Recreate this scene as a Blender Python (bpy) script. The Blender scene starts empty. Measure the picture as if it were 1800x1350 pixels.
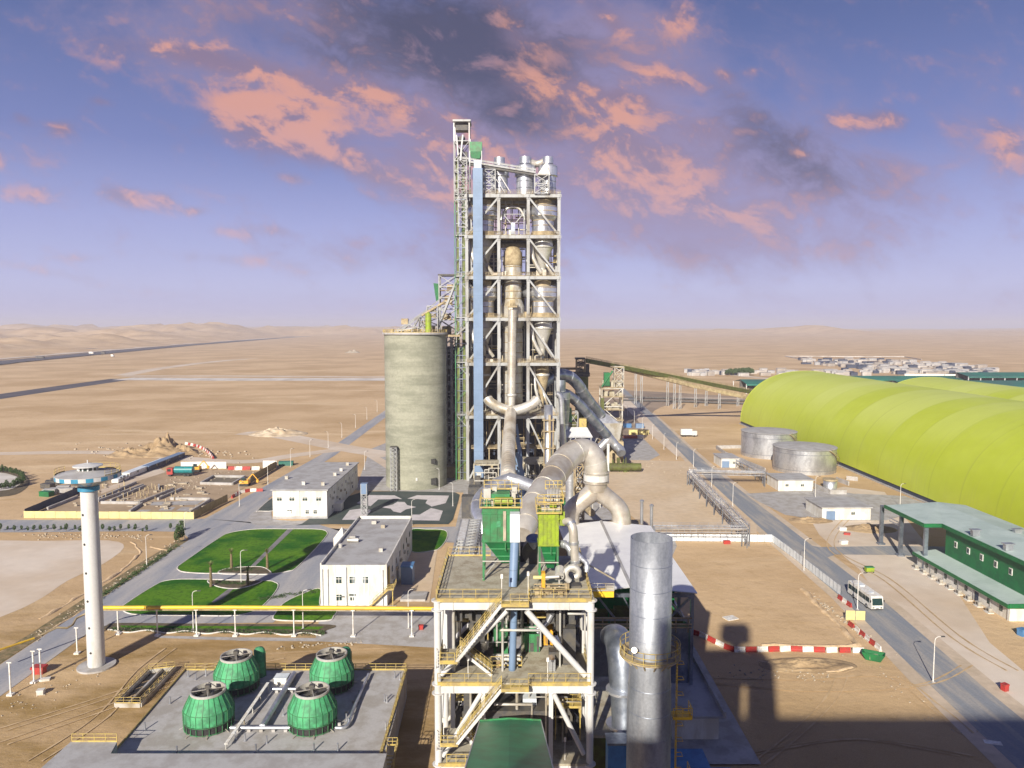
import bpy, math, random
from mathutils import Vector, Matrix
random.seed(7)
D = bpy.data
S = bpy.context.scene
COL = S.collection
R = math.radians

# ------------------------------------------------------------------ camera, world, sun, exposure
F = 1300.0; H = 60.0; TILT = math.atan(100 / F)
cam = D.objects.new('camera', D.cameras.new('camera')); COL.objects.link(cam)
cam.location = (0, 0, H); cam.rotation_euler = (math.pi / 2 - TILT, 0, 0)
cam.data.sensor_width = 36; cam.data.lens = 36 * F / 1800
cam.data.clip_start = 0.5; cam.data.clip_end = 60000
S.camera = cam
S.render.resolution_x = 1024; S.render.resolution_y = 768
S.view_settings.view_transform = 'Standard'; S.view_settings.look = 'None'
S.view_settings.exposure = 0.6; S.view_settings.gamma = 1
S.cycles.volume_bounces = 0; S.cycles.max_bounces = 6

SUN_EL = R(25); SUN_AZ = R(18)          # light travels toward +Y, 18 degrees to +X
sun = D.objects.new('sun', D.lights.new('sun', 'SUN')); COL.objects.link(sun)
sun.data.energy = 5.0; sun.data.angle = R(0.5); sun.data.color = (1, 0.92, 0.78)
sd = Vector((math.sin(SUN_AZ) * math.cos(SUN_EL), math.cos(SUN_AZ) * math.cos(SUN_EL), -math.sin(SUN_EL)))
sun.rotation_euler = sd.to_track_quat('-Z', 'Y').to_euler()
sun.location = (-60, -150, 150)

W = D.worlds.new('World'); S.world = W; W.use_nodes = True
def N(nt, t, **k):
    n = nt.nodes.new(t)
    for a, b in k.items():
        if a == 'i':
            for q, v in b.items(): n.inputs[q].default_value = v
        else: setattr(n, a, b)
    return n
def wmath(nt, op, a, b=None, c=None, clamp=False):
    n = nt.nodes.new('ShaderNodeMath'); n.operation = op; n.use_clamp = clamp
    for i, v in enumerate((a, b, c)):
        if v is None: continue
        if isinstance(v, (int, float)): n.inputs[i].default_value = v
        else: nt.links.new(v, n.inputs[i])
    return n.outputs[0]
def wmix(nt, f, a, b):
    n = nt.nodes.new('ShaderNodeMix'); n.data_type = 'RGBA'
    for s, v in ((0, f), (6, a), (7, b)):
        if isinstance(v, (int, float)): n.inputs[s].default_value = v
        elif isinstance(v, tuple): n.inputs[s].default_value = (*v, 1)
        else: nt.links.new(v, n.inputs[s])
    return n.outputs[2]
def smooth(nt, v, a, b):
    n = nt.nodes.new('ShaderNodeMapRange'); n.interpolation_type = 'SMOOTHSTEP'
    nt.links.new(v, n.inputs[0]); n.inputs[1].default_value = a; n.inputs[2].default_value = b
    return n.outputs[0]
def build_world():
    nt = W.node_tree; nt.nodes.clear(); L = nt.links.new
    out = N(nt, 'ShaderNodeOutputWorld'); bg = N(nt, 'ShaderNodeBackground'); L(bg.outputs[0], out.inputs[0])
    sky = N(nt, 'ShaderNodeTexSky', sky_type='NISHITA', sun_disc=False, sun_elevation=SUN_EL,
            sun_rotation=math.pi + SUN_AZ, altitude=50, air_density=1.2, dust_density=1.0, ozone_density=3.0)
    tc = N(nt, 'ShaderNodeTexCoord'); sp = N(nt, 'ShaderNodeSeparateXYZ'); L(tc.outputs['Generated'], sp.inputs[0])
    x, y, z = sp.outputs
    ay = wmath(nt, 'MAXIMUM', wmath(nt, 'ABSOLUTE', y), 0.12)
    U = wmath(nt, 'DIVIDE', x, ay); V = wmath(nt, 'DIVIDE', z, ay)      # compass slope and height slope of the direction
    el = z
    # clear sky: violet haze low, deep blue above
    g = N(nt, 'ShaderNodeValToRGB'); L(el, g.inputs[0]); cr = g.color_ramp
    cr.elements[0].position = 0.0; cr.elements[0].color = (0.62, 0.62, 0.98, 1)
    cr.elements[1].position = 0.6; cr.elements[1].color = (0.045, 0.075, 0.22, 1)
    for p_, c_ in ((0.05, (.66, .69, 1.08)), (0.13, (.49, .53, .94)), (.22, (.255, .31, .66)), (.34, (.145, .20, .46)), (.42, (.10, .145, .355))):
        e = cr.elements.new(p_); e.color = (*c_, 1)
    base = wmix(nt, 0.72, sky.outputs[0], g.outputs[0])
    # scale Nishita first so that both terms sit in the same range
    sc = N(nt, 'ShaderNodeMix', data_type='RGBA', blend_type='MULTIPLY'); sc.inputs[0].default_value = 1
    L(sky.outputs[0], sc.inputs[6]); sc.inputs[7].default_value = (0.06, 0.055, 0.085, 1)
    base = wmix(nt, 0.80, sc.outputs[2], g.outputs[0])
    def vec(u, v):
        c = N(nt, 'ShaderNodeCombineXYZ')
        for i, q in enumerate((u, v)):
            if isinstance(q, (int, float)): c.inputs[i].default_value = q
            else: L(q, c.inputs[i])
        return c.outputs[0]
    # streak axes: down to the right by ~20 degrees
    a = R(-20)
    u2 = wmath(nt, 'ADD', wmath(nt, 'MULTIPLY', U, math.cos(a)), wmath(nt, 'MULTIPLY', V, math.sin(a)))
    v2 = wmath(nt, 'SUBTRACT', wmath(nt, 'MULTIPLY', V, math.cos(a)), wmath(nt, 'MULTIPLY', U, math.sin(a)))
    def noise(su, sv, det, rough, off, dist=0.0, du=0, dv=0):
        vv = vec(wmath(nt, 'MULTIPLY', wmath(nt, 'ADD', u2, du), su), wmath(nt, 'MULTIPLY', wmath(nt, 'ADD', v2, dv), sv))
        n = N(nt, 'ShaderNodeTexNoise'); n.noise_dimensions = '4D'; n.inputs['W'].default_value = off
        n.inputs['Scale'].default_value = 1; n.inputs['Detail'].default_value = det; n.inputs['Roughness'].default_value = rough
        n.inputs['Distortion'].default_value = dist
        L(vv, n.inputs['Vector']); return n.outputs[0]
    def blob(px, py, rx, ry, ang, amp=1.0):      # soft ellipse in direction space
        cu = (px - 900) / F; cv = (575 - py) / F * 1.0
        an = R(ang); ca, sa = math.cos(an), math.sin(an)
        dx = wmath(nt, 'SUBTRACT', U, cu); dy = wmath(nt, 'SUBTRACT', V, cv)
        p_ = wmath(nt, 'DIVIDE', wmath(nt, 'ADD', wmath(nt, 'MULTIPLY', dx, ca), wmath(nt, 'MULTIPLY', dy, sa)), rx / F)
        q_ = wmath(nt, 'DIVIDE', wmath(nt, 'SUBTRACT', wmath(nt, 'MULTIPLY', dy, ca), wmath(nt, 'MULTIPLY', dx, sa)), ry / F)
        d2 = wmath(nt, 'ADD', wmath(nt, 'MULTIPLY', p_, p_), wmath(nt, 'MULTIPLY', q_, q_))
        return wmath(nt, 'MULTIPLY', wmath(nt, 'EXPONENT', wmath(nt, 'MULTIPLY', d2, -1.0)), amp)
    def add(*b):
        s = b[0]
        for q in b[1:]: s = wmath(nt, 'ADD', s, q)
        return s
    def bank(blobs, n, lo, hi, k=0.9):
        d = wmath(nt, 'ADD', add(*[blob(*q) for q in blobs]), wmath(nt, 'MULTIPLY', wmath(nt, 'SUBTRACT', n, 0.5), k * 2))
        return smooth(nt, d, lo, hi)
    nA = noise(5.0, 8.6, 7, .60, 3.1, .6); nA2 = noise(5.0, 8.6, 7, .60, 3.1, .6, .016, -.026)
    nB = noise(13, 21, 7, .62, 8.7, .5); nB2 = noise(13, 21, 7, .62, 8.7, .5, .007, -.011)
    nC = noise(30, 46, 6, .6, 1.3, .4); nD = noise(2.0, 3.4, 5, .55, 5.5, .2)
    def cl(n, k): return wmath(nt, 'MULTIPLY', wmath(nt, 'SUBTRACT', n, .5), k)
    mul = lambda v, k: wmath(nt, 'MULTIPLY', v, k)
    rel = wmath(nt, 'ADD', mul(wmath(nt, 'SUBTRACT', nA, nA2), 2.2), mul(wmath(nt, 'SUBTRACT', nB, nB2), 1.8))
    # grey-violet cloud deck, one wide soft bank with a darker core
    deck = add(*[blob(*q) for q in [(700, 60, 420, 110, -10, .85), (940, 190, 260, 100, -20, .75), (620, 210, 260, 70, -20, .65), (1050, 300, 330, 110, -20, .7), (1380, 290, 320, 100, -18, .7), (760, 340, 200, 70, -25, .6), (1200, 410, 380, 60, -10, .55), (680, 450, 260, 40, -5, .45), (1100, 70, 180, 60, -20, .5), (250, 80, 180, 50, -20, .35), (1760, 280, 90, 90, 10, .5)]])
    dcov = smooth(nt, add(deck, cl(nA, 2.2), cl(nB, 1.1), cl(nC, .4)), -.02, 1.1)
    core = add(*[blob(*q) for q in [(760, 50, 260, 90, -12, 1.0), (880, 150, 200, 70, -25, .95), (900, 225, 90, 30, -10, .5), (600, 120, 160, 40, -15, .5), (1330, 220, 110, 50, -30, .6), (1400, 300, 160, 50, -15, .5), (640, 350, 70, 20, -10, .4)]])
    dcol = wmix(nt, smooth(nt, add(core, cl(nA, 1.2), cl(nB, 1.0), mul(rel, .6)), -.05, 1.25), (.40, .33, .53), (.10, .095, .155))
    dcol = wmix(nt, mul(smooth(nt, add(rel, cl(nB, 1.0)), .0, .5), .45), dcol, (.60, .36, .43))
    # sunlit pink and orange parts riding on it
    warm = add(*[blob(*q) for q in [(455, 205, 90, 40, 0, 1.05), (540, 220, 110, 30, -12, .95), (490, 265, 100, 30, -15, .8), (620, 292, 150, 24, -24, .95), (355, 113, 90, 22, -10, 1.05), (460, 140, 120, 20, -18, .55), (600, 165, 150, 26, -18, .6), (740, 215, 150, 36, -25, .75), (760, 300, 120, 40, -30, .65), (980, 168, 110, 26, -12, .95), (905, 80, 50, 26, -35, .7), (1085, 212, 60, 30, -25, .9), (1070, 262, 110, 32, -25, .9), (1000, 320, 150, 50, -20, .75), (1180, 300, 130, 40, -22, .7), (1220, 235, 60, 20, -10, .75), (1165, 150, 70, 20, -12, 1.0), (1060, 50, 60, 20, -38, .95), (1185, 55, 30, 30, -30, 1.0), (1480, 225, 50, 18, -8, 1.05), (1548, 220, 38, 20, -8, 1.0), (1750, 262, 36, 44, 20, .95), (1110, 185, 40, 16, -10, .7), (1265, 146, 24, 12, -10, .9), (520, 38, 36, 26, 0, .6), (820, 390, 120, 40, -25, .55), (1240, 370, 200, 40, -15, .55), (230, 350, 52, 18, -18, 1.0), (300, 358, 30, 16, -25, .85), (350, 375, 22, 9, 0, .85), (60, 348, 56, 18, -5, .75), (125, 235, 24, 15, 0, .9), (60, 218, 22, 11, -30, .65), (5, 285, 24, 14, -40, .8), (195, 190, 20, 8, -10, .7), (410, 412, 46, 12, -8, .65), (490, 408, 56, 11, -8, .7), (400, 457, 100, 12, -5, .55), (80, 478, 110, 10, -12, .5), (140, 455, 50, 9, 0, .5), (520, 320, 26, 9, -10, .8), (590, 450, 46, 16, -20, .55), (220, 100, 60, 50, -50, .4), (1400, 278, 26, 9, -20, .7), (1310, 140, 14, 9, 0, .7)]])
    dens = add(mul(warm, .95), cl(nA, .9), cl(nB, 1.5), cl(nC, .7))
    wcov = smooth(nt, dens, -.02, 1.12)
    lit = smooth(nt, add(mul(wcov, .45), mul(rel, 1.9), cl(nC, .9), cl(nB, 1.2), cl(nA, .8)), .0, .85)
    wcol = wmix(nt, lit, (.32, .23, .35), (.92, .44, .33))
    elv = smooth(nt, V, .02, .32)                        # low clouds are paler and thinner in the haze
    wcol = wmix(nt, elv, wmix(nt, .5, wcol, (.66, .58, .80)), wcol)
    c = wmix(nt, mul(dcov, .80), base, dcol)
    c = wmix(nt, mul(wcov, .82), c, wcol)
    c = wmix(nt, smooth(nt, V, .055, -.01), c, (.60, .60, .95))
    L(c, bg.inputs[0]); bg.inputs[1].default_value = 0.56
build_world()

# ------------------------------------------------------------------ picture <-> place (the camera above is fixed; these give world points)
def ray(px, py):
    d = (py - 675) / F
    return (px - 900) / F, math.cos(TILT) - d * math.sin(TILT), -(math.sin(TILT) + d * math.cos(TILT))
def G(px, py, z=0.0):
    x, y, w = ray(px, py); t = (z - H) / w
    return Vector((x * t, y * t, z))
def P(px, py, Y):
    x, y, w = ray(px, py); t = Y / y
    return Vector((x * t, Y, H + w * t))

# ------------------------------------------------------------------ materials
MATS = {}
def mat(name, c1, c2=None, scale=1.0, rough=.7, metal=0.0, bump=0.0, stretch=(1, 1, 1), lo=.4, hi=.62, det=5, fine=0.0, spec=None, band=None):
    if name in MATS: return MATS[name]
    m = D.materials.new(name); m.use_nodes = True; nt = m.node_tree; L = nt.links.new
    b = nt.nodes['Principled BSDF']; b.inputs['Roughness'].default_value = rough; b.inputs['Metallic'].default_value = metal
    if spec is not None: b.inputs['Specular IOR Level'].default_value = spec
    if c2 is None: c2 = tuple(v * .8 for v in c1)
    tc = N(nt, 'ShaderNodeTexCoord'); mp = N(nt, 'ShaderNodeMapping'); L(tc.outputs['Object'], mp.inputs[0]); mp.inputs['Scale'].default_value = stretch
    n = N(nt, 'ShaderNodeTexNoise'); L(mp.outputs[0], n.inputs['Vector'])
    n.inputs['Scale'].default_value = scale; n.inputs['Detail'].default_value = det; n.inputs['Roughness'].default_value = .65
    c = wmix(nt, smooth(nt, n.outputs[0], lo, hi), c1, c2)
    if fine:
        n2 = N(nt, 'ShaderNodeTexNoise'); L(tc.outputs['Object'], n2.inputs['Vector']); n2.inputs['Scale'].default_value = scale * 9; n2.inputs['Detail'].default_value = 3
        v = wmath(nt, 'MULTIPLY_ADD', n2.outputs[0], fine * 2, 1 - fine)
        mm = N(nt, 'ShaderNodeMix', data_type='RGBA', blend_type='MULTIPLY'); mm.inputs[0].default_value = 1; L(c, mm.inputs[6]); L(v, mm.inputs[7]); c = mm.outputs[2]
    if band:       # rings or seams: (axis, spacing, darkness, width)
        ax, spc, dk, wd = band
        sx = N(nt, 'ShaderNodeSeparateXYZ'); L(tc.outputs['Object'], sx.inputs[0])
        f = wmath(nt, 'FRACT', wmath(nt, 'DIVIDE', sx.outputs[ax], spc))
        k = wmath(nt, 'LESS_THAN', f, wd)
        c = wmix(nt, wmath(nt, 'MULTIPLY', k, dk), c, tuple(q * .35 for q in c1))
    L(c, b.inputs['Base Color'])
    if bump:
        bp = N(nt, 'ShaderNodeBump'); bp.inputs['Strength'].default_value = bump; bp.inputs['Distance'].default_value = .3
        L(n.outputs[0], bp.inputs['Height']); L(bp.outputs[0], b.inputs['Normal'])
    MATS[name] = m
    return m
M = {}
M['white'] = mat('white_paint', (.57, .57, .57), (.44, .41, .36), .35, .45, stretch=(1, 1, .25), lo=.5, hi=.75, fine=.12)
M['wall'] = mat('white_cladding', (.70, .69, .66), (.56, .53, .47), .5, .6, stretch=(1, 1, .3), fine=.08)
M['steel'] = mat('grey_white_steel', (.35, .36, .37), (.20, .18, .15), .3, .5, stretch=(1, 1, .3), lo=.45, hi=.72, fine=.2)
M['casing'] = mat('olive_green_casing', (.13, .17, .035), (.09, .10, .03), .4, .6, fine=.2)
M['silver'] = mat('aluminium_cladding', (.62, .64, .68), (.42, .43, .47), .25, .38, .75, fine=.2, stretch=(1, 1, .6))
M['silverdark'] = mat('weathered_aluminium', (.36, .40, .47), (.20, .23, .29), .3, .36, .8, fine=.2)
M['stack'] = mat('brushed_stack_steel', (.40, .42, .46), (.26, .28, .32), .45, .5, .6, fine=.25, stretch=(1, 1, .25))
M['dusty'] = mat('dusty_duct', (.60, .57, .52), (.40, .34, .27), .12, .42, .45, fine=.2, lo=.38, hi=.66)
M['vessel'] = mat('vessel_cladding', (.60, .59, .56), (.38, .32, .22), .16, .42, .4, fine=.2, lo=.42, hi=.66, stretch=(1, 1, .7))
M['beige'] = mat('dust_coated_steel', (.42, .34, .21), (.26, .20, .12), .4, .8, fine=.3)  # also carries the shade of the yellow pipe's shaded run
M['deck'] = mat('dusty_deck_plate', (.42, .39, .31), (.30, .26, .19), .5, .85, fine=.3)
M['yellow'] = mat('yellow_handrail_paint', (.50, .38, .11), (.34, .26, .12), 1.2, .5)
M['pipeyellow'] = mat('gas_pipe_yellow', (.80, .52, .03), (.62, .40, .05), .3, .45)
M['green'] = mat('green_paint', (.04, .22, .085), (.05, .14, .06), .6, .5, fine=.2)
M['dgreen'] = mat('dark_green_paint', (.010, .15, .045), (.012, .11, .04), .5, .5, fine=.2)
M['lime'] = mat('lime_paint', (.27, .37, .02), (.20, .25, .04), .8, .5, fine=.15)
M['olive'] = mat('olive_paint', (.10, .12, .025), (.07, .07, .02), .6, .7, fine=.2)
M['blue'] = mat('pale_blue_duct', (.17, .25, .39), (.14, .21, .33), .12, .5, fine=.06, band=(2, 6.0, .35, .02))
M['bluebox'] = mat('blue_sheet', (.08, .22, .45), (.06, .16, .34), .5, .5)
M['concrete'] = mat('silo_concrete', (.31, .31, .245), (.21, .215, .165), .16, .85, stretch=(.45, .45, 1.9), bump=.0, fine=.22, lo=.36, hi=.66, band=(2, 6.5, .22, .03))
M['slab'] = mat('concrete_slab', (.42, .41, .41), (.33, .31, .29), .35, .8, fine=.14)
M['roofgrey'] = mat('grey_roof', (.40, .40, .41), (.32, .31, .31), .3, .75, fine=.1)
M['asphalt'] = mat('road_asphalt', (.27, .285, .33), (.42, .40, .39), .2, .85, fine=.2, det=9, lo=.35, hi=.68, stretch=(1, .12, 1))
M['asphaltR'] = mat('worn_asphalt', (.22, .24, .275), (.42, .38, .33), .3, .85, fine=.2, det=9, lo=.42, hi=.72, stretch=(1, .10, 1))
M['darkasphalt'] = mat('dark_green_asphalt', (.045, .065, .062), (.07, .085, .08), .1, .85, fine=.15)
M['paint'] = mat('road_paint', (.62, .58, .60), (.52, .49, .50), .3, .7, fine=.08)
M['kerb'] = mat('kerb_stone', (.62, .60, .57), (.5, .47, .42), 1, .8)
M['glass'] = mat('dark_glass', (.02, .045, .045), (.03, .05, .05), 1, .08, spec=.8)
M['black'] = mat('black_rubber', (.02, .02, .022), (.035, .035, .035), 3, .7)
M['dark'] = mat('dark_machine', (.06, .06, .065), (.10, .09, .075), 1, .6)
M['red'] = mat('red_plastic', (.42, .035, .03), (.30, .05, .04), 1.5, .5, fine=.1)
M['plastic'] = mat('white_plastic', (.76, .76, .74), (.6, .56, .5), 1.5, .5)
M['orange'] = mat('orange_paint', (.75, .38, .03), (.5, .27, .04), 1, .5)
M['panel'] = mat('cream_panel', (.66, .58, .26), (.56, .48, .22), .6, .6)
M['panelshade'] = mat('cream_panel_shade', (.30, .24, .11), (.24, .19, .09), .6, .7)  # darker copy of the cream panel, with its shade put into the colour
M['whitepanel'] = mat('white_fence_panel', (.70, .75, .80), (.58, .63, .68), .6, .5)
M['bigroof'] = mat('white_sheet_roof', (.82, .83, .84), (.74, .75, .77), .15, .4, fine=.05)
M['teal'] = mat('pale_teal_roof', (.44, .53, .51), (.36, .45, .43), .12, .55, fine=.06, band=(1, 1.2, .10, .12))
M['tealroof'] = mat('gallery_green_roof', (.012, .27, .12), (.02, .20, .09), .4, .4, fine=.1)
M['farteal'] = mat('far_teal_roof', (.02, .16, .12), (.03, .12, .10), .05, .6)
def dome_material():
    m = mat('yellow_green_cover', (.42, .50, .014), (.48, .56, .06), .03, .55, stretch=(1, .5, 1), lo=.3, hi=.7, fine=.06, det=4); nt = m.node_tree; L = nt.links.new
    b = nt.nodes['Principled BSDF']; src = b.inputs['Base Color'].links[0].from_socket
    tc = N(nt, 'ShaderNodeTexCoord'); sx = N(nt, 'ShaderNodeSeparateXYZ'); L(tc.outputs['Object'], sx.inputs[0])
    q = wmath(nt, 'DIVIDE', sx.outputs[1], 17.5); fl = wmath(nt, 'FLOOR', q); fr = wmath(nt, 'FRACT', q)
    wn = N(nt, 'ShaderNodeTexWhiteNoise', noise_dimensions='1D'); L(fl, wn.inputs['W'])
    hi = smooth(nt, sx.outputs[2], 14.0, 27.0)          # cover gets paler towards the top, by a random amount per panel
    c = wmix(nt, wmath(nt, 'MULTIPLY', wmath(nt, 'MULTIPLY', wn.outputs[0], hi), .6), src, (.58, .64, .20))
    c = wmix(nt, wmath(nt, 'MULTIPLY', wmath(nt, 'LESS_THAN', fr, .03), .22), c, (.22, .27, .02))
    st = N(nt, 'ShaderNodeTexNoise'); mp = N(nt, 'ShaderNodeMapping'); L(tc.outputs['Object'], mp.inputs[0]); mp.inputs['Scale'].default_value = (.04, 1.2, .03); L(mp.outputs[0], st.inputs['Vector']); st.inputs['Scale'].default_value = 1; st.inputs['Detail'].default_value = 4
    c = wmix(nt, wmath(nt, 'MULTIPLY', smooth(nt, st.outputs[0], .52, .72), .22), c, (.34, .36, .10))
    L(c, b.inputs['Base Color']); return m
M['dome'] = dome_material()
M['rubble'] = mat('rubble', (.42, .36, .28), (.28, .24, .19), 1.2, .95, bump=.5)
M['sandpile'] = mat('piled_sand', (.40, .29, .17), (.30, .21, .12), .25, .95, bump=.6, fine=.25)
M['palepile'] = mat('pale_sand', (.60, .50, .37), (.44, .34, .23), .2, .95, bump=.4)
M['trunk'] = mat('palm_trunk', (.20, .15, .08), (.12, .09, .05), 3, .9)
M['leaf'] = mat('foliage', (.035, .075, .015), (.06, .10, .03), 2, .75)
M['soil'] = mat('planted_soil', (.13, .10, .06), (.08, .065, .04), .8, .95, fine=.4)
M['ct'] = mat('cooling_tower_green', (.07, .36, .16), (.05, .20, .10), .8, .68, fine=.15)
M['wtblue'] = mat('water_tower_blue', (.04, .26, .42), (.04, .2, .35), 1, .5)
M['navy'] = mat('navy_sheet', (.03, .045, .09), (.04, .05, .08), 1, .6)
M['camp'] = mat('dusty_camp_wall', (.50, .48, .46), (.34, .31, .29), .05, .8)
M['cream'] = mat('settlement_wall', (.40, .36, .32), (.26, .23, .21), .05, .8)

def sand_material():
    m = D.materials.new('desert_sand'); m.use_nodes = True; nt = m.node_tree; L = nt.links.new
    b = nt.nodes['Principled BSDF']; b.inputs['Roughness'].default_value = .95; b.inputs['Specular IOR Level'].default_value = .15
    tc = N(nt, 'ShaderNodeTexCoord')
    def n(s, det=6, r=.6, st=(1, 1, 1), dist=0):
        mp = N(nt, 'ShaderNodeMapping'); L(tc.outputs['Object'], mp.inputs[0]); mp.inputs['Scale'].default_value = st
        q = N(nt, 'ShaderNodeTexNoise'); L(mp.outputs[0], q.inputs['Vector']); q.inputs['Scale'].default_value = s
        q.inputs['Detail'].default_value = det; q.inputs['Roughness'].default_value = r; q.inputs['Distortion'].default_value = dist
        return q.outputs[0]
    c = wmix(nt, smooth(nt, n(.012, 8, .62), .38, .62), (.60, .435, .265), (.47, .325, .18))
    c = wmix(nt, wmath(nt, 'MULTIPLY', smooth(nt, n(.02, 8, .65, (.35, 1.6, 1), .4), .54, .70), .7), c, (.76, .60, .40))
    c = wmix(nt, wmath(nt, 'MULTIPLY', smooth(nt, n(.05, 7, .7, (.6, 1.2, 1), .3), .56, .72), .55), c, (.38, .245, .10))
    c = wmix(nt, wmath(nt, 'MULTIPLY', smooth(nt, n(.35, 6, .7), .52, .72), .35), c, (.32, .21, .09))
    c = wmix(nt, wmath(nt, 'MULTIPLY', smooth(nt, n(1.8, 4, .7), .5, .75), .30), c, (.76, .58, .35))
    sx = N(nt, 'ShaderNodeSeparateXYZ'); L(tc.outputs['Object'], sx.inputs[0])      # corner shade and brown soil put into the sand colour, west of the filter tower
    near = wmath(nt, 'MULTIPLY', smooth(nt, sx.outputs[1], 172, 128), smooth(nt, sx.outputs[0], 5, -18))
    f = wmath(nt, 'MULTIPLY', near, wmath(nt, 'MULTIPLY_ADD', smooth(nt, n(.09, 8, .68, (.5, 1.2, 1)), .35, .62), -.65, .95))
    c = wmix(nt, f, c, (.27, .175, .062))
    f2 = wmath(nt, 'MULTIPLY', smooth(nt, sx.outputs[1], 150, 95), smooth(nt, sx.outputs[0], 15, 40))  # same near-ground darkening, milder, on the east side
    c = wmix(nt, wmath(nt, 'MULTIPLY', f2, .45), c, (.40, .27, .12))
    sp = wmath(nt, 'MULTIPLY_ADD', n(5.5, 4, .75), .9, .55)
    mm = N(nt, 'ShaderNodeMix', data_type='RGBA', blend_type='MULTIPLY'); mm.inputs[0].default_value = 1; L(c, mm.inputs[6]); L(sp, mm.inputs[7]); c = mm.outputs[2]
    L(c, b.inputs['Base Color'])
    bp = N(nt, 'ShaderNodeBump'); bp.inputs['Strength'].default_value = .5; bp.inputs['Distance'].default_value = .28
    h = wmath(nt, 'ADD', n(.5, 8, .7), wmath(nt, 'MULTIPLY', n(.06, 6, .6, (1, 1.5, 1)), 3.0))
    L(h, bp.inputs['Height']); L(bp.outputs[0], b.inputs['Normal'])
    return m
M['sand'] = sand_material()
def grass_material():
    m = D.materials.new('mown_grass'); m.use_nodes = True; nt = m.node_tree; L = nt.links.new
    b = nt.nodes['Principled BSDF']; b.inputs['Roughness'].default_value = .9; b.inputs['Specular IOR Level'].default_value = .1
    tc = N(nt, 'ShaderNodeTexCoord')
    def n(s, det=5, r=.65):
        q = N(nt, 'ShaderNodeTexNoise'); L(tc.outputs['Object'], q.inputs['Vector']); q.inputs['Scale'].default_value = s; q.inputs['Detail'].default_value = det; q.inputs['Roughness'].default_value = r
        return q.outputs[0]
    c = wmix(nt, smooth(nt, n(.09), .36, .60), (.018, .115, .009), (.10, .225, .014))
    c = wmix(nt, wmath(nt, 'MULTIPLY', smooth(nt, n(.3, 7, .75), .56, .74), .5), c, (.17, .17, .05))
    c = wmix(nt, wmath(nt, 'MULTIPLY', smooth(nt, n(1.1, 6, .7), .42, .7), .6), c, (.012, .060, .008))
    L(c, b.inputs['Base Color'])
    bp = N(nt, 'ShaderNodeBump'); bp.inputs['Strength'].default_value = .7; bp.inputs['Distance'].default_value = .15; L(n(4, 4), bp.inputs['Height']); L(bp.outputs[0], b.inputs['Normal'])
    return m
M['grass'] = grass_material()

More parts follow.
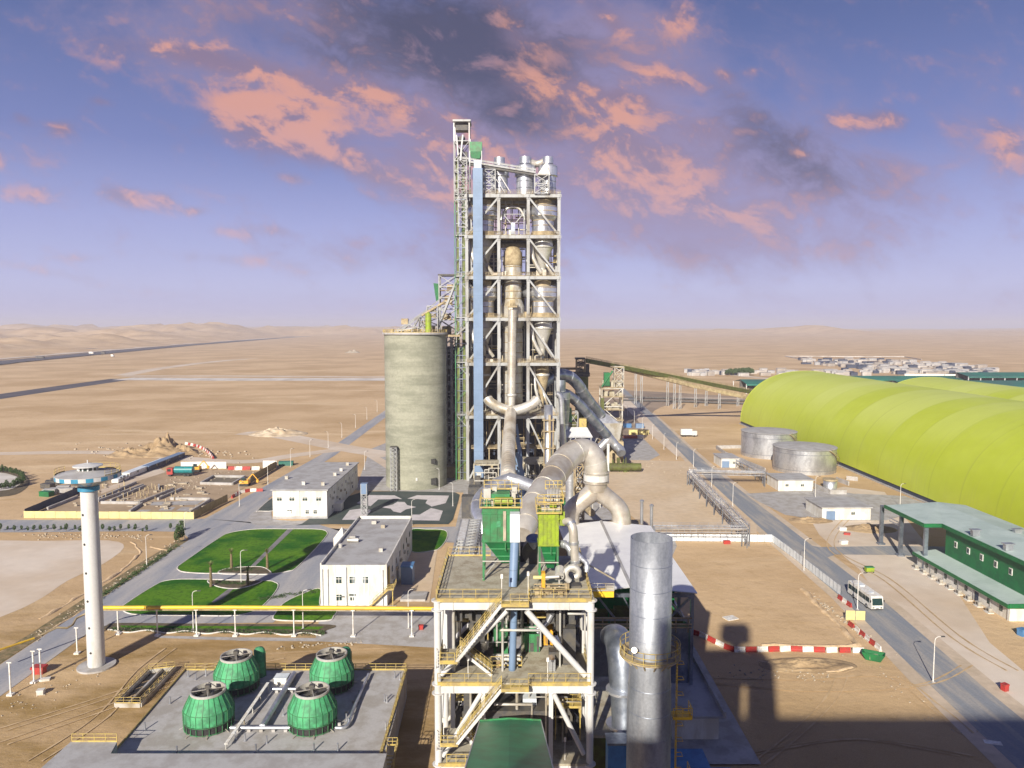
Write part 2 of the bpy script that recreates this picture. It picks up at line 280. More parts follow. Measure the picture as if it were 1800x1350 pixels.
# ------------------------------------------------------------------ mesh helpers
ORG = {}
def J(): return random.uniform(-.004, .004)
class MB:
    def __init__(s): s.v = []; s.f = []; s.sm = []
    def add(s, vs, fs, sm=False):
        o = len(s.v); s.v += [tuple(v) for v in vs]; s.f += [tuple(o + i for i in f) for f in fs]; s.sm += [sm] * len(fs); return s
    def box(s, x0, x1, y0, y1, z0, z1):
        x0 += J(); x1 += J(); y0 += J(); y1 += J(); z1 += J()
        vs = [(x, y, z) for z in (z0, z1) for x, y in ((x0, y0), (x1, y0), (x1, y1), (x0, y1))]
        return s.add(vs, [(3, 2, 1, 0), (4, 5, 6, 7), (0, 1, 5, 4), (1, 2, 6, 5), (2, 3, 7, 6), (3, 0, 4, 7)])
    def beam(s, p, q, w, h=None, ext=0.0):
        p = Vector(p); q = Vector(q); h = h or w; w += J(); h += J(); d = q - p
        if d.length < 1e-5: return s
        d.normalize(); p = p - d * ext; q = q + d * ext
        up = Vector((0, 0, 1)) if abs(d.z) < .98 else Vector((0, 1, 0))
        a = d.cross(up).normalized() * (w / 2); b = a.normalized().cross(d).normalized() * (h / 2)
        vs = [c + i * a + j * b for c in (p, q) for i, j in ((-1, -1), (1, -1), (1, 1), (-1, 1))]
        return s.add(vs, [(0, 1, 2, 3), (7, 6, 5, 4), (0, 4, 5, 1), (1, 5, 6, 2), (2, 6, 7, 3), (3, 7, 4, 0)])
    def tube(s, pts, r, n=16, cap=True, smooth_pts=0):
        pts = [Vector(p) for p in pts]
        rs = list(r) if isinstance(r, (list, tuple)) else [r] * len(pts)
        if smooth_pts:
            np_, nr = [], []
            m = len(pts)
            for i in range(m - 1):
                p0, p1, p2, p3 = pts[max(i - 1, 0)], pts[i], pts[i + 1], pts[min(i + 2, m - 1)]
                for k in range(smooth_pts):
                    t = k / smooth_pts
                    np_.append(.5 * ((2 * p1) + (p2 - p0) * t + (2 * p0 - 5 * p1 + 4 * p2 - p3) * t * t + (3 * p1 - p0 - 3 * p2 + p3) * t ** 3)); nr.append(rs[i] * (1 - t) + rs[i + 1] * t)
            pts = np_ + [pts[-1]]; rs = nr + [rs[-1]]
        m = len(pts); ring = []; nrm = None
        for i, p in enumerate(pts):
            t = (pts[min(i + 1, m - 1)] - pts[max(i - 1, 0)]).normalized()
            if nrm is None:
                nrm = t.cross(Vector((0, 0, 1)) if abs(t.z) < .9 else Vector((0, 1, 0))).normalized()
            else:
                nrm = (nrm - t * nrm.dot(t)).normalized()
            b = t.cross(nrm)
            ring.append([p + (nrm * math.cos(2 * math.pi * k / n) + b * math.sin(2 * math.pi * k / n)) * rs[i] for k in range(n)])
        vs = [v for r_ in ring for v in r_]
        s.add(vs, [(i * n + k, i * n + (k + 1) % n, (i + 1) * n + (k + 1) % n, (i + 1) * n + k) for i in range(m - 1) for k in range(n)], True)
        if cap:
            s.add(ring[0], [tuple(range(n - 1, -1, -1))]); s.add(ring[-1], [tuple(range(n))])
        return s
    def cyl(s, x, y, z0, z1, r, r2=None, n=24, cap=True):
        return s.tube([(x, y, z0), (x, y, z1)], [r, r if r2 is None else r2], n, cap)
    def lathe(s, x, y, prof, n=32, sm=False, a0=0, a1=2 * math.pi):
        full = abs(a1 - a0 - 2 * math.pi) < 1e-6; k_ = n if full else n + 1
        vs = [(x + r * math.cos(a0 + (a1 - a0) * k / n), y + r * math.sin(a0 + (a1 - a0) * k / n), z) for r, z in prof for k in range(k_)]
        fs = []
        for i in range(len(prof) - 1):
            for k in range(n):
                k2 = (k + 1) % n if full else k + 1
                fs.append((i * k_ + k, i * k_ + k2, (i + 1) * k_ + k2, (i + 1) * k_ + k))
        return s.add(vs, fs, sm)
    def poly(s, pts):
        return s.add(pts, [tuple(range(len(pts)))])
    def prism(s, pts, z0, z1):
        n = len(pts); z1 += J()
        vs = [(p[0], p[1], z0) for p in pts] + [(p[0], p[1], z1) for p in pts]
        return s.add(vs, [tuple(range(n - 1, -1, -1)), tuple(range(n, 2 * n))] + [(i, (i + 1) % n, n + (i + 1) % n, n + i) for i in range(n)])
    def fb(s, x0, y0, x1, y1, Y, d):     # box whose near face spans a picture rectangle at depth Y
        a = P(x0, y1, Y); b = P(x1, y0, Y)
        return s.box(a.x, b.x, Y, Y + d, a.z, b.z)
    def rail(s, pts, h=1.1, sp=1.6, w=.07):
        for i in range(len(pts) - 1):
            a, b = Vector(pts[i]), Vector(pts[i + 1]); L_ = (b - a).length; n = max(1, int(round(L_ / sp)))
            for k in range(n + 1):
                c = a.lerp(b, k / n); s.beam(c, c + Vector((0, 0, h)), w)
            for hh in (h, h * .55): s.beam(a + Vector((0, 0, hh)), b + Vector((0, 0, hh)), w)
            s.beam(a + Vector((0, 0, .1)), b + Vector((0, 0, .1)), w * .5, .2)
        return s
    def lattice(s, x0, x1, y0, y1, z0, z1, bays, w=.3, wd=None, xb=True):
        wd = wd or w * .65
        c = [(x0, y0), (x1, y0), (x1, y1), (x0, y1)]
        for x, y in c: s.beam((x, y, z0), (x, y, z1), w)
        for k in range(bays + 1):
            z = z0 + (z1 - z0) * k / bays
            for i in range(4):
                a, b = c[i], c[(i + 1) % 4]; s.beam((*a, z), (*b, z), w * .8)
                if k < bays:
                    z2 = z0 + (z1 - z0) * (k + 1) / bays
                    if xb or k % 2: s.beam((*a, z), (*b, z2), wd)
                    if xb or not k % 2: s.beam((*b, z), (*a, z2), wd * .95)
        return s
    def split(s, most=14):       # pieces that stand well apart become objects of their own
        n = len(s.v)
        if n > 6000: return [s]
        par = list(range(n))
        def fi(a):
            while par[a] != a: par[a] = par[par[a]]; a = par[a]
            return a
        for f in s.f:
            r0 = fi(f[0])
            for v in f[1:]: par[fi(v)] = r0
        isl = {}
        for i in range(n): isl.setdefault(fi(i), []).append(i)
        keys = list(isl)
        if len(keys) > 160 or len(keys) < 2: return [s]
        bb = []
        for k in keys:
            p = [s.v[i] for i in isl[k]]; bb.append((tuple(min(q[j] for q in p) for j in range(3)), tuple(max(q[j] for q in p) for j in range(3))))
        sz = [max(b[1][j] - b[0][j] for j in range(3)) for b in bb]; cp = list(range(len(keys)))
        def fc(a):
            while cp[a] != a: cp[a] = cp[cp[a]]; a = cp[a]
            return a
        for a in range(len(keys)):
            for b in range(a + 1, len(keys)):
                g = math.sqrt(sum(max(0, bb[a][0][j] - bb[b][1][j], bb[b][0][j] - bb[a][1][j]) ** 2 for j in range(3)))
                if g <= max(.02, .5 * max(sz[a], sz[b])): cp[fc(a)] = fc(b)
        cl = {}
        for a in range(len(keys)): cl.setdefault(fc(a), []).append(keys[a])
        if not 2 <= len(cl) <= most: return [s]
        out = []
        where = {v: c for c, ks in cl.items() for k in ks for v in isl[k]}
        for c in cl:
            m = MB(); idx = {}
            for f, sm in zip(s.f, s.sm):
                if where[f[0]] != c: continue
                for v in f:
                    if v not in idx: idx[v] = len(m.v); m.v.append(s.v[v])
                m.f.append(tuple(idx[v] for v in f)); m.sm.append(sm)
            out.append(m)
        return out
    def build(s, name, m, parent=None, kind=None):
        if parent and parent.type == 'EMPTY':
            ps = s.split(60 if name in ('fence_post', 'pipe_frame') else 14)
            if len(ps) > 1: return [q.build1(name, m, parent, kind) for q in ps][0]
        return s.build1(name, m, parent, kind)
    def build1(s, name, m, parent=None, kind=None):
        o_ = ORG[parent.name] if parent else Vector((0, 0, 0))
        me = D.meshes.new(name); me.from_pydata([(v[0] - o_[0], v[1] - o_[1], v[2] - o_[2]) for v in s.v], [], s.f); me.materials.append(M[m] if isinstance(m, str) else m)
        me.polygons.foreach_set('use_smooth', s.sm); me.update()
        ob = D.objects.new(name, me); COL.objects.link(ob)
        if parent: ob.parent = parent; ORG[ob.name] = o_
        else: ORG[ob.name] = Vector((0, 0, 0))
        if kind: ob['kind'] = kind
        return ob
def thing(name, label, cat, loc, group=None):
    o = D.objects.new(name, None); COL.objects.link(o); o.location = loc; o.empty_display_size = .5
    o['label'] = label; o['category'] = cat
    if group: o['group'] = group
    ORG[o.name] = Vector(loc); return o
def single(mb, name, m, label, cat, group=None):     # a thing that is one mesh: its origin moves to its base
    n = len(mb.v); c = Vector((sum(v[0] for v in mb.v) / n, sum(v[1] for v in mb.v) / n, min(v[2] for v in mb.v)))
    mb.v = [(v[0] - c.x, v[1] - c.y, v[2] - c.z) for v in mb.v]
    o = mb.build(name, m); o.location = c; o['label'] = label; o['category'] = cat
    if group: o['group'] = group
    return o
def dup(root, loc, rz=0.0, label=None, group=None, scale=None):
    r = root.copy(); COL.objects.link(r); r.location = loc; r.rotation_euler = (0, 0, rz)
    if scale: r.scale = scale
    if label: r['label'] = label
    if group: r['group'] = group
    for ch in list(root.children):
        c = ch.copy(); COL.objects.link(c); c.parent = r
        for g in ch.children:
            d = g.copy(); COL.objects.link(d); d.parent = c
    return r
def catmull(pts, n=6, closed=True):
    m = len(pts); out = []
    for i in range(m if closed else m - 1):
        g = (lambda k: pts[k % m]) if closed else (lambda k: pts[min(max(k, 0), m - 1)])
        p0, p1, p2, p3 = g(i - 1), g(i), g(i + 1), g(i + 2)
        for k in range(n):
            t = k / n
            out.append(tuple(.5 * (2 * p1[j] + (p2[j] - p0[j]) * t + (2 * p0[j] - 5 * p1[j] + 4 * p2[j] - p3[j]) * t * t + (3 * p1[j] - p0[j] - 3 * p2[j] + p3[j]) * t ** 3) for j in range(2)))
    if not closed: out.append(tuple(pts[-1][:2]))
    return out
ZN = [0]
def zoff():
    ZN[0] += 1; return ZN[0] * .0007
def sheet(name, m, pix, z, kind='structure', curve=0, world=False, thick=0):
    z += zoff()
    pts = [tuple(q) for q in pix] if world else [tuple(G(*q)[:2]) for q in pix]
    if curve: pts = catmull(pts, curve)
    mb = MB()
    if thick: mb.prism(pts, -.05, z)
    else: mb.poly([(x, y, z) for x, y in pts])
    o = mb.build(name, m, kind=kind)
    # keep facing up
    if o.data.polygons and not thick and o.data.polygons[0].normal.z < 0: o.data.flip_normals()
    return o, pts
def strip(name, m, center, width, z, kind='structure'):
    z += zoff(); mb = MB(); c = [Vector((p[0], p[1], 0)) for p in center]; vs = []
    for i, p in enumerate(c):
        t = (c[min(i + 1, len(c) - 1)] - c[max(i - 1, 0)]).normalized(); n = Vector((t.y, -t.x, 0))
        w = width[i] if isinstance(width, (list, tuple)) else width
        vs += [p - n * w / 2 + Vector((0, 0, z)), p + n * w / 2 + Vector((0, 0, z))]
    mb.add(vs, [(2 * i, 2 * i + 1, 2 * i + 3, 2 * i + 2) for i in range(len(c) - 1)])
    o = mb.build(name, m, kind=kind)
    return o
# ------------------------------------------------------------------ ground and far dunes
from mathutils import noise as MN
def build_ground():
    ys = [-600, -200, 0, 200, 420]
    y = 420
    while y < 15000: y *= 1.022; ys.append(y)
    us = [(-1.25 + 2.5 * i / 190) for i in range(191)]
    mb = MB(); vs = []
    for y in ys:
        w = max(y, 420)
        for u in us:
            x = u * w; h = 0.0
            if y > 700:
                r1 = min(1, max(0, y - 1000) / 1500); xl = -870 - .148 * (y - 1238); hw = min(1, max(0, abs(x - xl) - 60) / 200) if y < 5000 else 1
                n = MN.fractal(Vector((x / 420, y / 300, 2.2)), .9, 2.1, 5)
                n2 = MN.fractal(Vector((x / 1300, y / 900, 7.2)), .9, 2.1, 4)
                # dune field to the left beyond the highway, low swells elsewhere
                dl = min(1, max(0, (xl - 60 - x) / 350)) if y < 5000 else (1 if u < -.05 else .3)
                far = min(1, max(0, (y - 2600) / 2600))
                h = r1 * .8 * n * hw + dl * (4 + 48 * abs(n) + 26 * max(0, n2)) * min(1.3, y / 2600) + hw * far * (16 + 14 * n2 + 5 * n)
                h += 58 * math.exp(-(((x - 2070) / 150) ** 2 + ((y - 4950) / 500) ** 2))
                h += 8 * math.exp(-(((x - 2350) / 500) ** 2 + ((y - 5100) / 500) ** 2))
            vs.append((x, y, h))
    m = len(us); fs = [(i * m + k, i * m + k + 1, (i + 1) * m + k + 1, (i + 1) * m + k) for i in range(len(ys) - 1) for k in range(m - 1)]
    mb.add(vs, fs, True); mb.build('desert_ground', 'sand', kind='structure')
build_ground()
def GG(*q): return [tuple(G(*p)[:2]) for p in q]
# pale worked ground and graded pads
M['pale'] = mat('pale_graded_ground', (.66, .58, .50), (.54, .43, .32), .03, .95, lo=.3, hi=.7, det=8, fine=.12)
M['gravel'] = mat('dark_compacted_ground', (.44, .33, .22), (.33, .24, .15), .06, .95, lo=.3, hi=.7, det=8, fine=.2)
sheet('graded_pad', 'pale', [(-260, 950), (0, 950), (70, 951), (190, 950), (218, 962), (180, 992), (120, 1020), (75, 1050), (0, 1085), (-300, 1190)], .02, curve=3)
sheet('pale_track', 'pale', [(1420, 870), (1555, 865), (1740, 1130), (1830, 1190), (2000, 1500), (1640, 1180), (1510, 1000), (1440, 940)], .02, curve=2)
# left road with its junctions
strip('access_road', 'asphalt', [(-87.3, 60), (-87.3, 121), (-87.3, 180), (-87.6, 215), (-90, 255), (-88.5, 300), (-86.5, 345), (-87, 400), (-88, 520), (-96, 800), (-120, 1300)], [7.8, 7.8, 7.8, 8.6, 9, 7.6, 7, 7, 7, 7, 7], .05)
sheet('side_road', 'asphalt', [(-300, 914), (40, 914), (250, 914), (360, 912), (420, 880), (470, 868), (478, 912), (575, 930), (800, 926), (815, 955), (600, 945), (575, 928), (450, 930), (380, 955), (330, 985), (345, 960), (320, 935), (250, 934), (40, 936), (-300, 936)], .06)
sheet('garden_road', 'asphalt', [(318, 975), (345, 940), (430, 926), (560, 922), (600, 935), (580, 990), (566, 1018), (566, 1045), (520, 1060), (480, 1095), (190, 1098), (150, 1125), (160, 1095), (235, 1035)], .07, curve=0)
sheet('forecourt', 'slab', [(480, 880), (478, 914), (560, 914), (582, 918), (500, 924), (445, 922), (440, 905)], .085, curve=2)
sheet('works_yard', 'slab', [(560, 1066), (780, 1068), (800, 990), (800, 930), (815, 865), (800, 850), (850, 800), (980, 790), (1000, 850), (1120, 930), (1180, 935), (1190, 960), (1100, 1150), (900, 1160), (740, 1120), (560, 1100)], .04)
sheet('tower_apron', 'slab', [(625, 862), (650, 790), (700, 770), (1130, 770), (1160, 800), (1060, 850), (820, 866)], .045)
M['yardsand'] = mat('works_sand', (.55, .42, .28), (.62, .50, .37), .05, .95, lo=.35, hi=.7, det=8, fine=.2)
sheet('sandy_yard', 'yardsand', [(1080, 808), (1240, 812), (1330, 925), (1330, 938), (1140, 935), (1060, 860)], .05)
sheet('sand_plot', 'yardsand', [(690, 955), (770, 958), (755, 1060), (690, 1055)], .055)
sheet('service_path', 'slab', [(560, 1098), (760, 1098), (780, 1140), (560, 1128), (430, 1127), (280, 1122), (282, 1118), (430, 1121), (555, 1122)], .07)
# right road
strip('works_road', 'asphaltR', [(71, 40), (73, 90), (74.5, 120), (77.5, 160), (78.2, 199), (80, 260), (81.5, 303), (86, 380), (92, 470), (101, 623), (112, 800)], [9.5, 9, 8.5, 8.5, 8.8, 8, 7, 6.5, 6.5, 6, 6], .05)
M['shoulder'] = mat('road_shoulder', (.56, .46, .36), (.48, .39, .29), .1, .95, det=8, fine=.2)
strip('road_shoulder', 'shoulder', [(71, 40), (73, 90), (74.5, 120), (77.5, 160), (78.2, 199), (80, 260), (81.5, 303), (86, 380), (92, 470), (101, 623)], [15, 14.5, 14, 13, 13, 12, 11, 10, 10, 9], .03)
sheet('branch_road', 'asphaltR', [(1405, 955), (1440, 962), (1570, 960), (1720, 962), (1860, 980), (1890, 1010), (1720, 985), (1580, 976), (1470, 975), (1440, 985)], .06)
sheet('tank_yard', 'slab', [(1345, 866), (1440, 858), (1500, 868), (1590, 872), (1640, 890), (1560, 915), (1440, 915), (1380, 905), (1330, 880), (1310, 868)], .055)
sheet('pale_verge', 'pale', [(1100, 690), (1128, 712), (1178, 762), (1205, 800), (1190, 803), (1140, 760), (1095, 712)], .035)
# highway, dark road and berm across the desert
M['tarmac'] = mat('highway_tarmac', (.055, .055, .075), (.09, .085, .10), .02, .9)
def polyl(*q): return [tuple(G(*p)[:2]) for p in q]
strip('highway', 'tarmac', polyl((-200, 662), (0, 638), (190, 620), (330, 607), (470, 596), (560, 590)), [60, 60, 60, 55, 50, 40], 1.2)
strip('highway', 'tarmac', polyl((-200, 640), (0, 624), (190, 611), (330, 601), (470, 593), (560, 589)), [45, 45, 45, 40, 35, 30], 1.4)
strip('highway_median', 'pale', polyl((-200, 652), (0, 631), (190, 616), (330, 604), (470, 595)), 40, 1.0)
strip('desert_road', 'tarmac', polyl((-260, 735), (0, 697), (110, 681), (218, 666)), 30, .12)
M['berm'] = mat('pale_berm', (.66, .63, .60), (.5, .46, .42), .05, .9)
strip('berm_track', 'berm', polyl((215, 666), (400, 667), (690, 667), (900, 668)), 42, .12)
strip('berm_track', 'pale', polyl((215, 661), (400, 661), (690, 663)), 20, .10)
for q, w in (((( 215, 660), (300, 645), (420, 632), (560, 626)), 22), (((430, 765), (470, 762), (620, 790), (690, 800)), 14), (((-100, 800), (150, 795), (250, 800), (420, 812), (520, 800), (600, 790)), 9), (((1080, 700), (1260, 700), (1400, 705)), 8), (((1250, 655), (1380, 668), (1500, 672)), 16), (((700, 830), (640, 795), (590, 785)), 5)):
    strip('desert_track', 'pale', catmull(polyl(*q), 5, False), w, .04)
# dark scoured flats beside the conveyors
M['scour'] = mat('coal_stained_ground', (.20, .155, .12), (.33, .25, .18), .02, .95, lo=.35, hi=.6, det=8)
sheet('stained_ground', 'scour', [(1060, 690), (1140, 688), (1330, 700), (1340, 706), (1200, 708), (1150, 722), (1140, 745), (1060, 770)], .025, curve=3)

# plaza marked out in white on dark green asphalt
sheet('plaza', 'darkasphalt', [(578, 922), (520, 924), (531, 921), (590, 880), (640, 864), (700, 864), (800, 866), (808, 870), (806, 880), (796, 914), (788, 922)], .10)
def zp(pts): return [(430 + x / 4.09, 780 + y / 4.09) for x, y in pts]
for q in ([(895, 372), (1078, 374), (1132, 400), (960, 404), (905, 452), (805, 430)],
          [(1170, 397), (1240, 373), (1470, 376), (1445, 430), (1345, 455), (1300, 430), (1315, 405)],
          [(1340, 465), (1425, 485), (1400, 556), (1200, 553), (1200, 513), (1258, 513)],
          [(700, 550), (755, 480), (850, 468), (910, 480), (885, 515), (822, 550)],
          [(985, 460), (1065, 440), (1100, 420), (1150, 422), (1170, 445), (1235, 458), (1160, 475), (1120, 500), (1070, 490), (1050, 470)]):
    sheet('plaza_marking', 'paint', zp(q), .13)
# lawns with a pale kerb
def lawn(pix, z=.12, m='grass', kerb=True, nm='lawn'):
    o, pts = sheet(nm, m, pix, z, curve=5)
    if kerb:
        mb = MB(); mb.tube([(x, y, z - .02) for x, y in pts + pts[:1]], .16, 5, False); mb.build('kerb', 'kerb', kind='structure')
def lz(pts): return [(190 + x / 4.186, 900 + y / 4.186) for x, y in pts]
lawn(lz([(512, 410), (560, 370), (800, 205), (900, 155), (1080, 130), (1320, 128), (1540, 130), (1610, 150), (1590, 200), (1400, 400), (1320, 440), (1160, 462), (900, 455), (700, 455), (560, 445), (520, 430)]))
lawn(lz([(105, 715), (130, 680), (340, 545), (440, 507), (620, 498), (1130, 508), (1225, 520), (1252, 550), (1200, 630), (1100, 720), (940, 765), (600, 765), (240, 760), (140, 745)]))
lawn(lz([(1215, 780), (1240, 735), (1300, 670), (1420, 610), (1560, 568), (1562, 690), (1680, 720), (1660, 770), (1620, 802), (1400, 805), (1240, 798)]))
lawn([(722, 933), (750, 931), (782, 933), (786, 945), (775, 962), (760, 969), (722, 969)], .12)
lawn([(452, 899), (470, 882), (482, 876), (482, 897), (455, 899)], .12, 'darkasphalt')
lawn([(190, 1100), (215, 1096), (400, 1098), (580, 1099), (572, 1110), (560, 1116), (400, 1114), (190, 1108)], .12, 'soil', False, 'planting_bed')
sheet('lawn_strip', 'grass', [(210, 1101), (570, 1103), (560, 1108), (215, 1105)], .16)
# diagonal path and planted island in the lawns
M['path'] = mat('garden_path', (.22, .21, .23), (.16, .15, .15), .4, .85)
for q in ([(1320, 131), (1362, 131), (1085, 400), (1050, 402)], [(900, 560), (950, 512), (985, 512), (850, 640), (780, 672), (760, 668)]):
    sheet('garden_path', 'path', lz(q), .15)
lawn(lz([(810, 448), (860, 425), (960, 412), (1120, 408), (1190, 440), (1180, 462), (1000, 462), (850, 460)]), .17, 'soil', True, 'planting_bed')
lawn(lz([(735, 520), (760, 505), (920, 508), (1100, 508), (1130, 515), (1060, 545), (960, 568), (860, 565), (790, 548)]), .17, 'soil', True, 'planting_bed')
# sandy plot and trench edges on the right
M['ridge'] = mat('spoil_ridge', (.66, .49, .31), (.50, .36, .21), .6, .95, bump=.6, fine=.3)
def ridge(pix, r, label):
    mb = MB(); p = [G(*q) for q in pix]; pts = []
    for i in range(len(p) - 1):
        n = max(3, int((p[i + 1] - p[i]).length / 2.0))
        for k in range(n): pts.append(p[i].lerp(p[i + 1], k / n) + Vector((random.uniform(-.3, .3), random.uniform(-.3, .3), -r * .45)))
    mb.tube(pts, [r * random.uniform(.6, 1.25) for _ in pts], 7)
    mb.build('spoil_ridge', 'ridge', kind='structure')
ridge([(1410, 1035), (1440, 1065), (1480, 1105), (1510, 1135), (1440, 1137), (1320, 1135)], .75, '')
ridge([(230, 952), (250, 970), (205, 1010), (120, 1060), (60, 1095)], .6, '')
ridge([(1330, 1160), (1380, 1178), (1470, 1182), (1510, 1170)], .5, '')
ridge([(262, 962), (300, 968), (240, 1010), (150, 1070), (70, 1120)], .35, '')
# tyre tracks
M['verge'] = mat('scrubby_verge', (.26, .19, .10), (.13, .115, .05), .5, .95, bump=.5, fine=.35)
strip('road_verge', 'verge', [(-93.2, 112), (-93.0, 140), (-93.3, 180), (-92.8, 205)], [3.5, 3, 3.4, 3], .03)
M['track'] = mat('tyre_track', (.56, .41, .24), (.44, .31, .17), .5, .95)
for q in (((1180, 1190), (1400, 1195), (1560, 1190), (1640, 1240), (1700, 1290)), ((1240, 1200), (1430, 1215), (1620, 1205), (1700, 1170)), ((1330, 1345), (1400, 1290), (1460, 1230), (1480, 1190)), ((0, 1285), (160, 1235), (330, 1180), (480, 1150), (700, 1140)), ((0, 1310), (180, 1248), (340, 1190), (490, 1158)), ((60, 1340), (180, 1260), (250, 1180), (300, 1140)), ((1300, 1330), (1500, 1300), (1700, 1330)), ((1500, 900), (1460, 960), (1560, 1020), (1680, 1120), (1780, 1180))):
    c = catmull(polyl(*q), 8, False)
    for off in (-1.0, 1.0):
        TZN = globals().get('TZN', .0632) + .0019
        strip('tyre_track', 'track', [(x + off, y) for x, y in c], [random.uniform(.12, .42) for _ in c], TZN)

def mound(label, px, py, rx, ry, h, m='sandpile', seed=0, name='sand_pile', cat='sand pile'):
    g = G(px, py); mb = MB(); n = 26; k = 40; vs = [(g.x, g.y, 0)]
    vs = []
    for i in range(n + 1):
        t = i / n
        for j in range(k):
            a = 2 * math.pi * j / k; x = g.x + rx * t * math.cos(a); y = g.y + ry * t * math.sin(a)
            nn = MN.fractal(Vector((x / (rx * .35), y / (ry * .35), seed)), .8, 2.2, 5)
            vs.append((x, y, max(-.3, h * (1 - t ** 1.4) * (0.8 + .9 * nn)) - .3 * (t > .97)))
    mb.add(vs, [(i * k + j, i * k + (j + 1) % k, (i + 1) * k + (j + 1) % k, (i + 1) * k + j) for i in range(n) for j in range(k)], True)
    return single(mb, name, m, label, cat)
mound('large brown sand heap behind the portacabins', 290, 796, 15, 14, 6.5, seed=1)
mound('low brown sand heap left of the large heap beyond the portacabins', 236, 800, 13, 9, 3.2, seed=3)
mound('small brown spoil heap right of the large heap, by the curved barrier row', 322, 798, 9, 6, 2.8, seed=9)
mound('pale whitish sand heap beside the track on the desert', 489, 763, 17, 12, 3.6, 'palepile', 4)
mound('dark low mound far out on the flat desert left of the silo', 620, 620, 18, 12, 6, 'rubble', 5)
mound('brown spoil patch in front of the red and white barriers', 1420, 1170, 9, 3.4, .8, seed=6)
mound('low sand heap between the pump house and the branch road', 1530, 930, 8, 5, 1.3, seed=8)
mound('low sand heap beside the pale blue-door building', 1425, 915, 7, 4, 1.0, seed=12)

# ------------------------------------------------------------------ street furniture
def make_lamp():
    t = thing('street_lamp', 'white street lamp', 'street lamp', (0, 0, 0))
    MB().tube([(0, 0, 0), (0, 0, 7.2)], [.11, .06], 8).build('pole', 'plastic', t)
    MB().tube([(0, 0, 7.2), (.12, 0, 7.7), (.55, 0, 8.0), (1.1, 0, 8.05)], [.06, .05, .05, .05], 8, smooth_pts=3).build('arm', 'plastic', t)
    MB().box(1.0, 1.65, -.14, .14, 7.98, 8.12).build('lamp_head', 'dark', t)
    MB().box(-.25, .25, -.25, .25, -.1, .25).build('footing', 'slab', t)
    return t
LAMP = make_lamp(); first = True
for px, py, hpx, rz, lab in (
    (1640, 1200, 0, 0, 'tall white street lamp at the right foreground bend of the works road'),
    (1413, 1003, 0, 0, 'white street lamp beside the white panel fence and branch road junction'),
    (1507, 1072, 0, 0, 'white street lamp standing right beside the white bus'),
    (1288, 890, 0, 0, 'white street lamp on the works road left of the pump house'),
    (1219, 822, 0, 0, 'white street lamp where the pipe rack crosses the works road'),
    (1189, 808, 0, 0, 'white street lamp on the works road just beyond the pipe rack crossing'),
    (1167, 790, 0, 0, 'white street lamp on the works road near the white trailer'),
    (1147, 772, 0, 0, 'white street lamp on the works road beside the yellow containers'),
    (1129, 757, 0, 0, 'thin street lamp on the works road behind the yellow containers'),
    (1115, 744, 0, 3.14, 'thin street lamp on the dark stained ground by the works road'),
    (1103, 731, 0, 3.14, 'farthest street lamp of the works road, beside the lattice tower'),
    (1251, 857, 0, 0, 'white street lamp between pipe rack and pump shed'),
    (1433, 877, 0, 0, 'white street lamp behind the blue-door building'),
    (1582, 892, 0, 0, 'thin street lamp rising behind the open hall canopy'),
    (340, 1108, 0, 0, 'white street lamp at the front kerb of the lower lawn'),
    (424, 1026, 0, 0, 'white street lamp between the two big lawns, among the palms'),
    (533, 1106, 0, 0, 'white street lamp by the small lawn in front of the white office'),
    (325, 949, 0, 0, 'white street lamp at the corner of the side road and access road'),
    (258, 995, 0, 0, 'white street lamp on the sandy verge left of the access road'),
    (421, 890, 0, 0, 'white street lamp beside the right end of the cream site fence'),
    (471, 852, 0, 0, 'white street lamp beside the shade-toned fence, left of the two-storey building'),
    (511, 821, 0, 0, 'white street lamp just behind the left corner of the two-storey building'),
    (545, 803, 0, 0, 'white street lamp behind the roof of the two-storey building'),
    (577, 787, 0, 3.14, 'street lamp on the access road, nearest one beyond the two-storey building'),
    (601, 769, 0, 3.14, 'street lamp at the desert track junction on the far access road'),
    (625, 752, 0, 3.14, 'third street lamp up the far access road before the silo'),
    (645, 737, 0, 3.14, 'fourth street lamp up the far access road before the silo'),
    (663, 724, 0, 3.14, 'last street lamp on the access road just left of the silo'),
    (641, 826, 0, 0, 'thin street lamp on the pale sand left of the silo'),
    (724, 924, 0, 0, 'white street lamp at the near edge of the marked plaza'),
    (796, 890, 0, 3.14, 'white street lamp at the right side of the marked plaza'),
    (772, 861, 0, 3.14, 'white street lamp standing at the foot of the silo'),
    (718, 1105, 0, 0, 'white street lamp on the sand right of the white office'),
    ):
    g = G(px, py)
    if first: o = LAMP; o.location = g; o.rotation_euler.z = rz; o['label'] = lab; o['group'] = 'white street lamps'; first = False
    else: o = dup(LAMP, g, rz, lab)
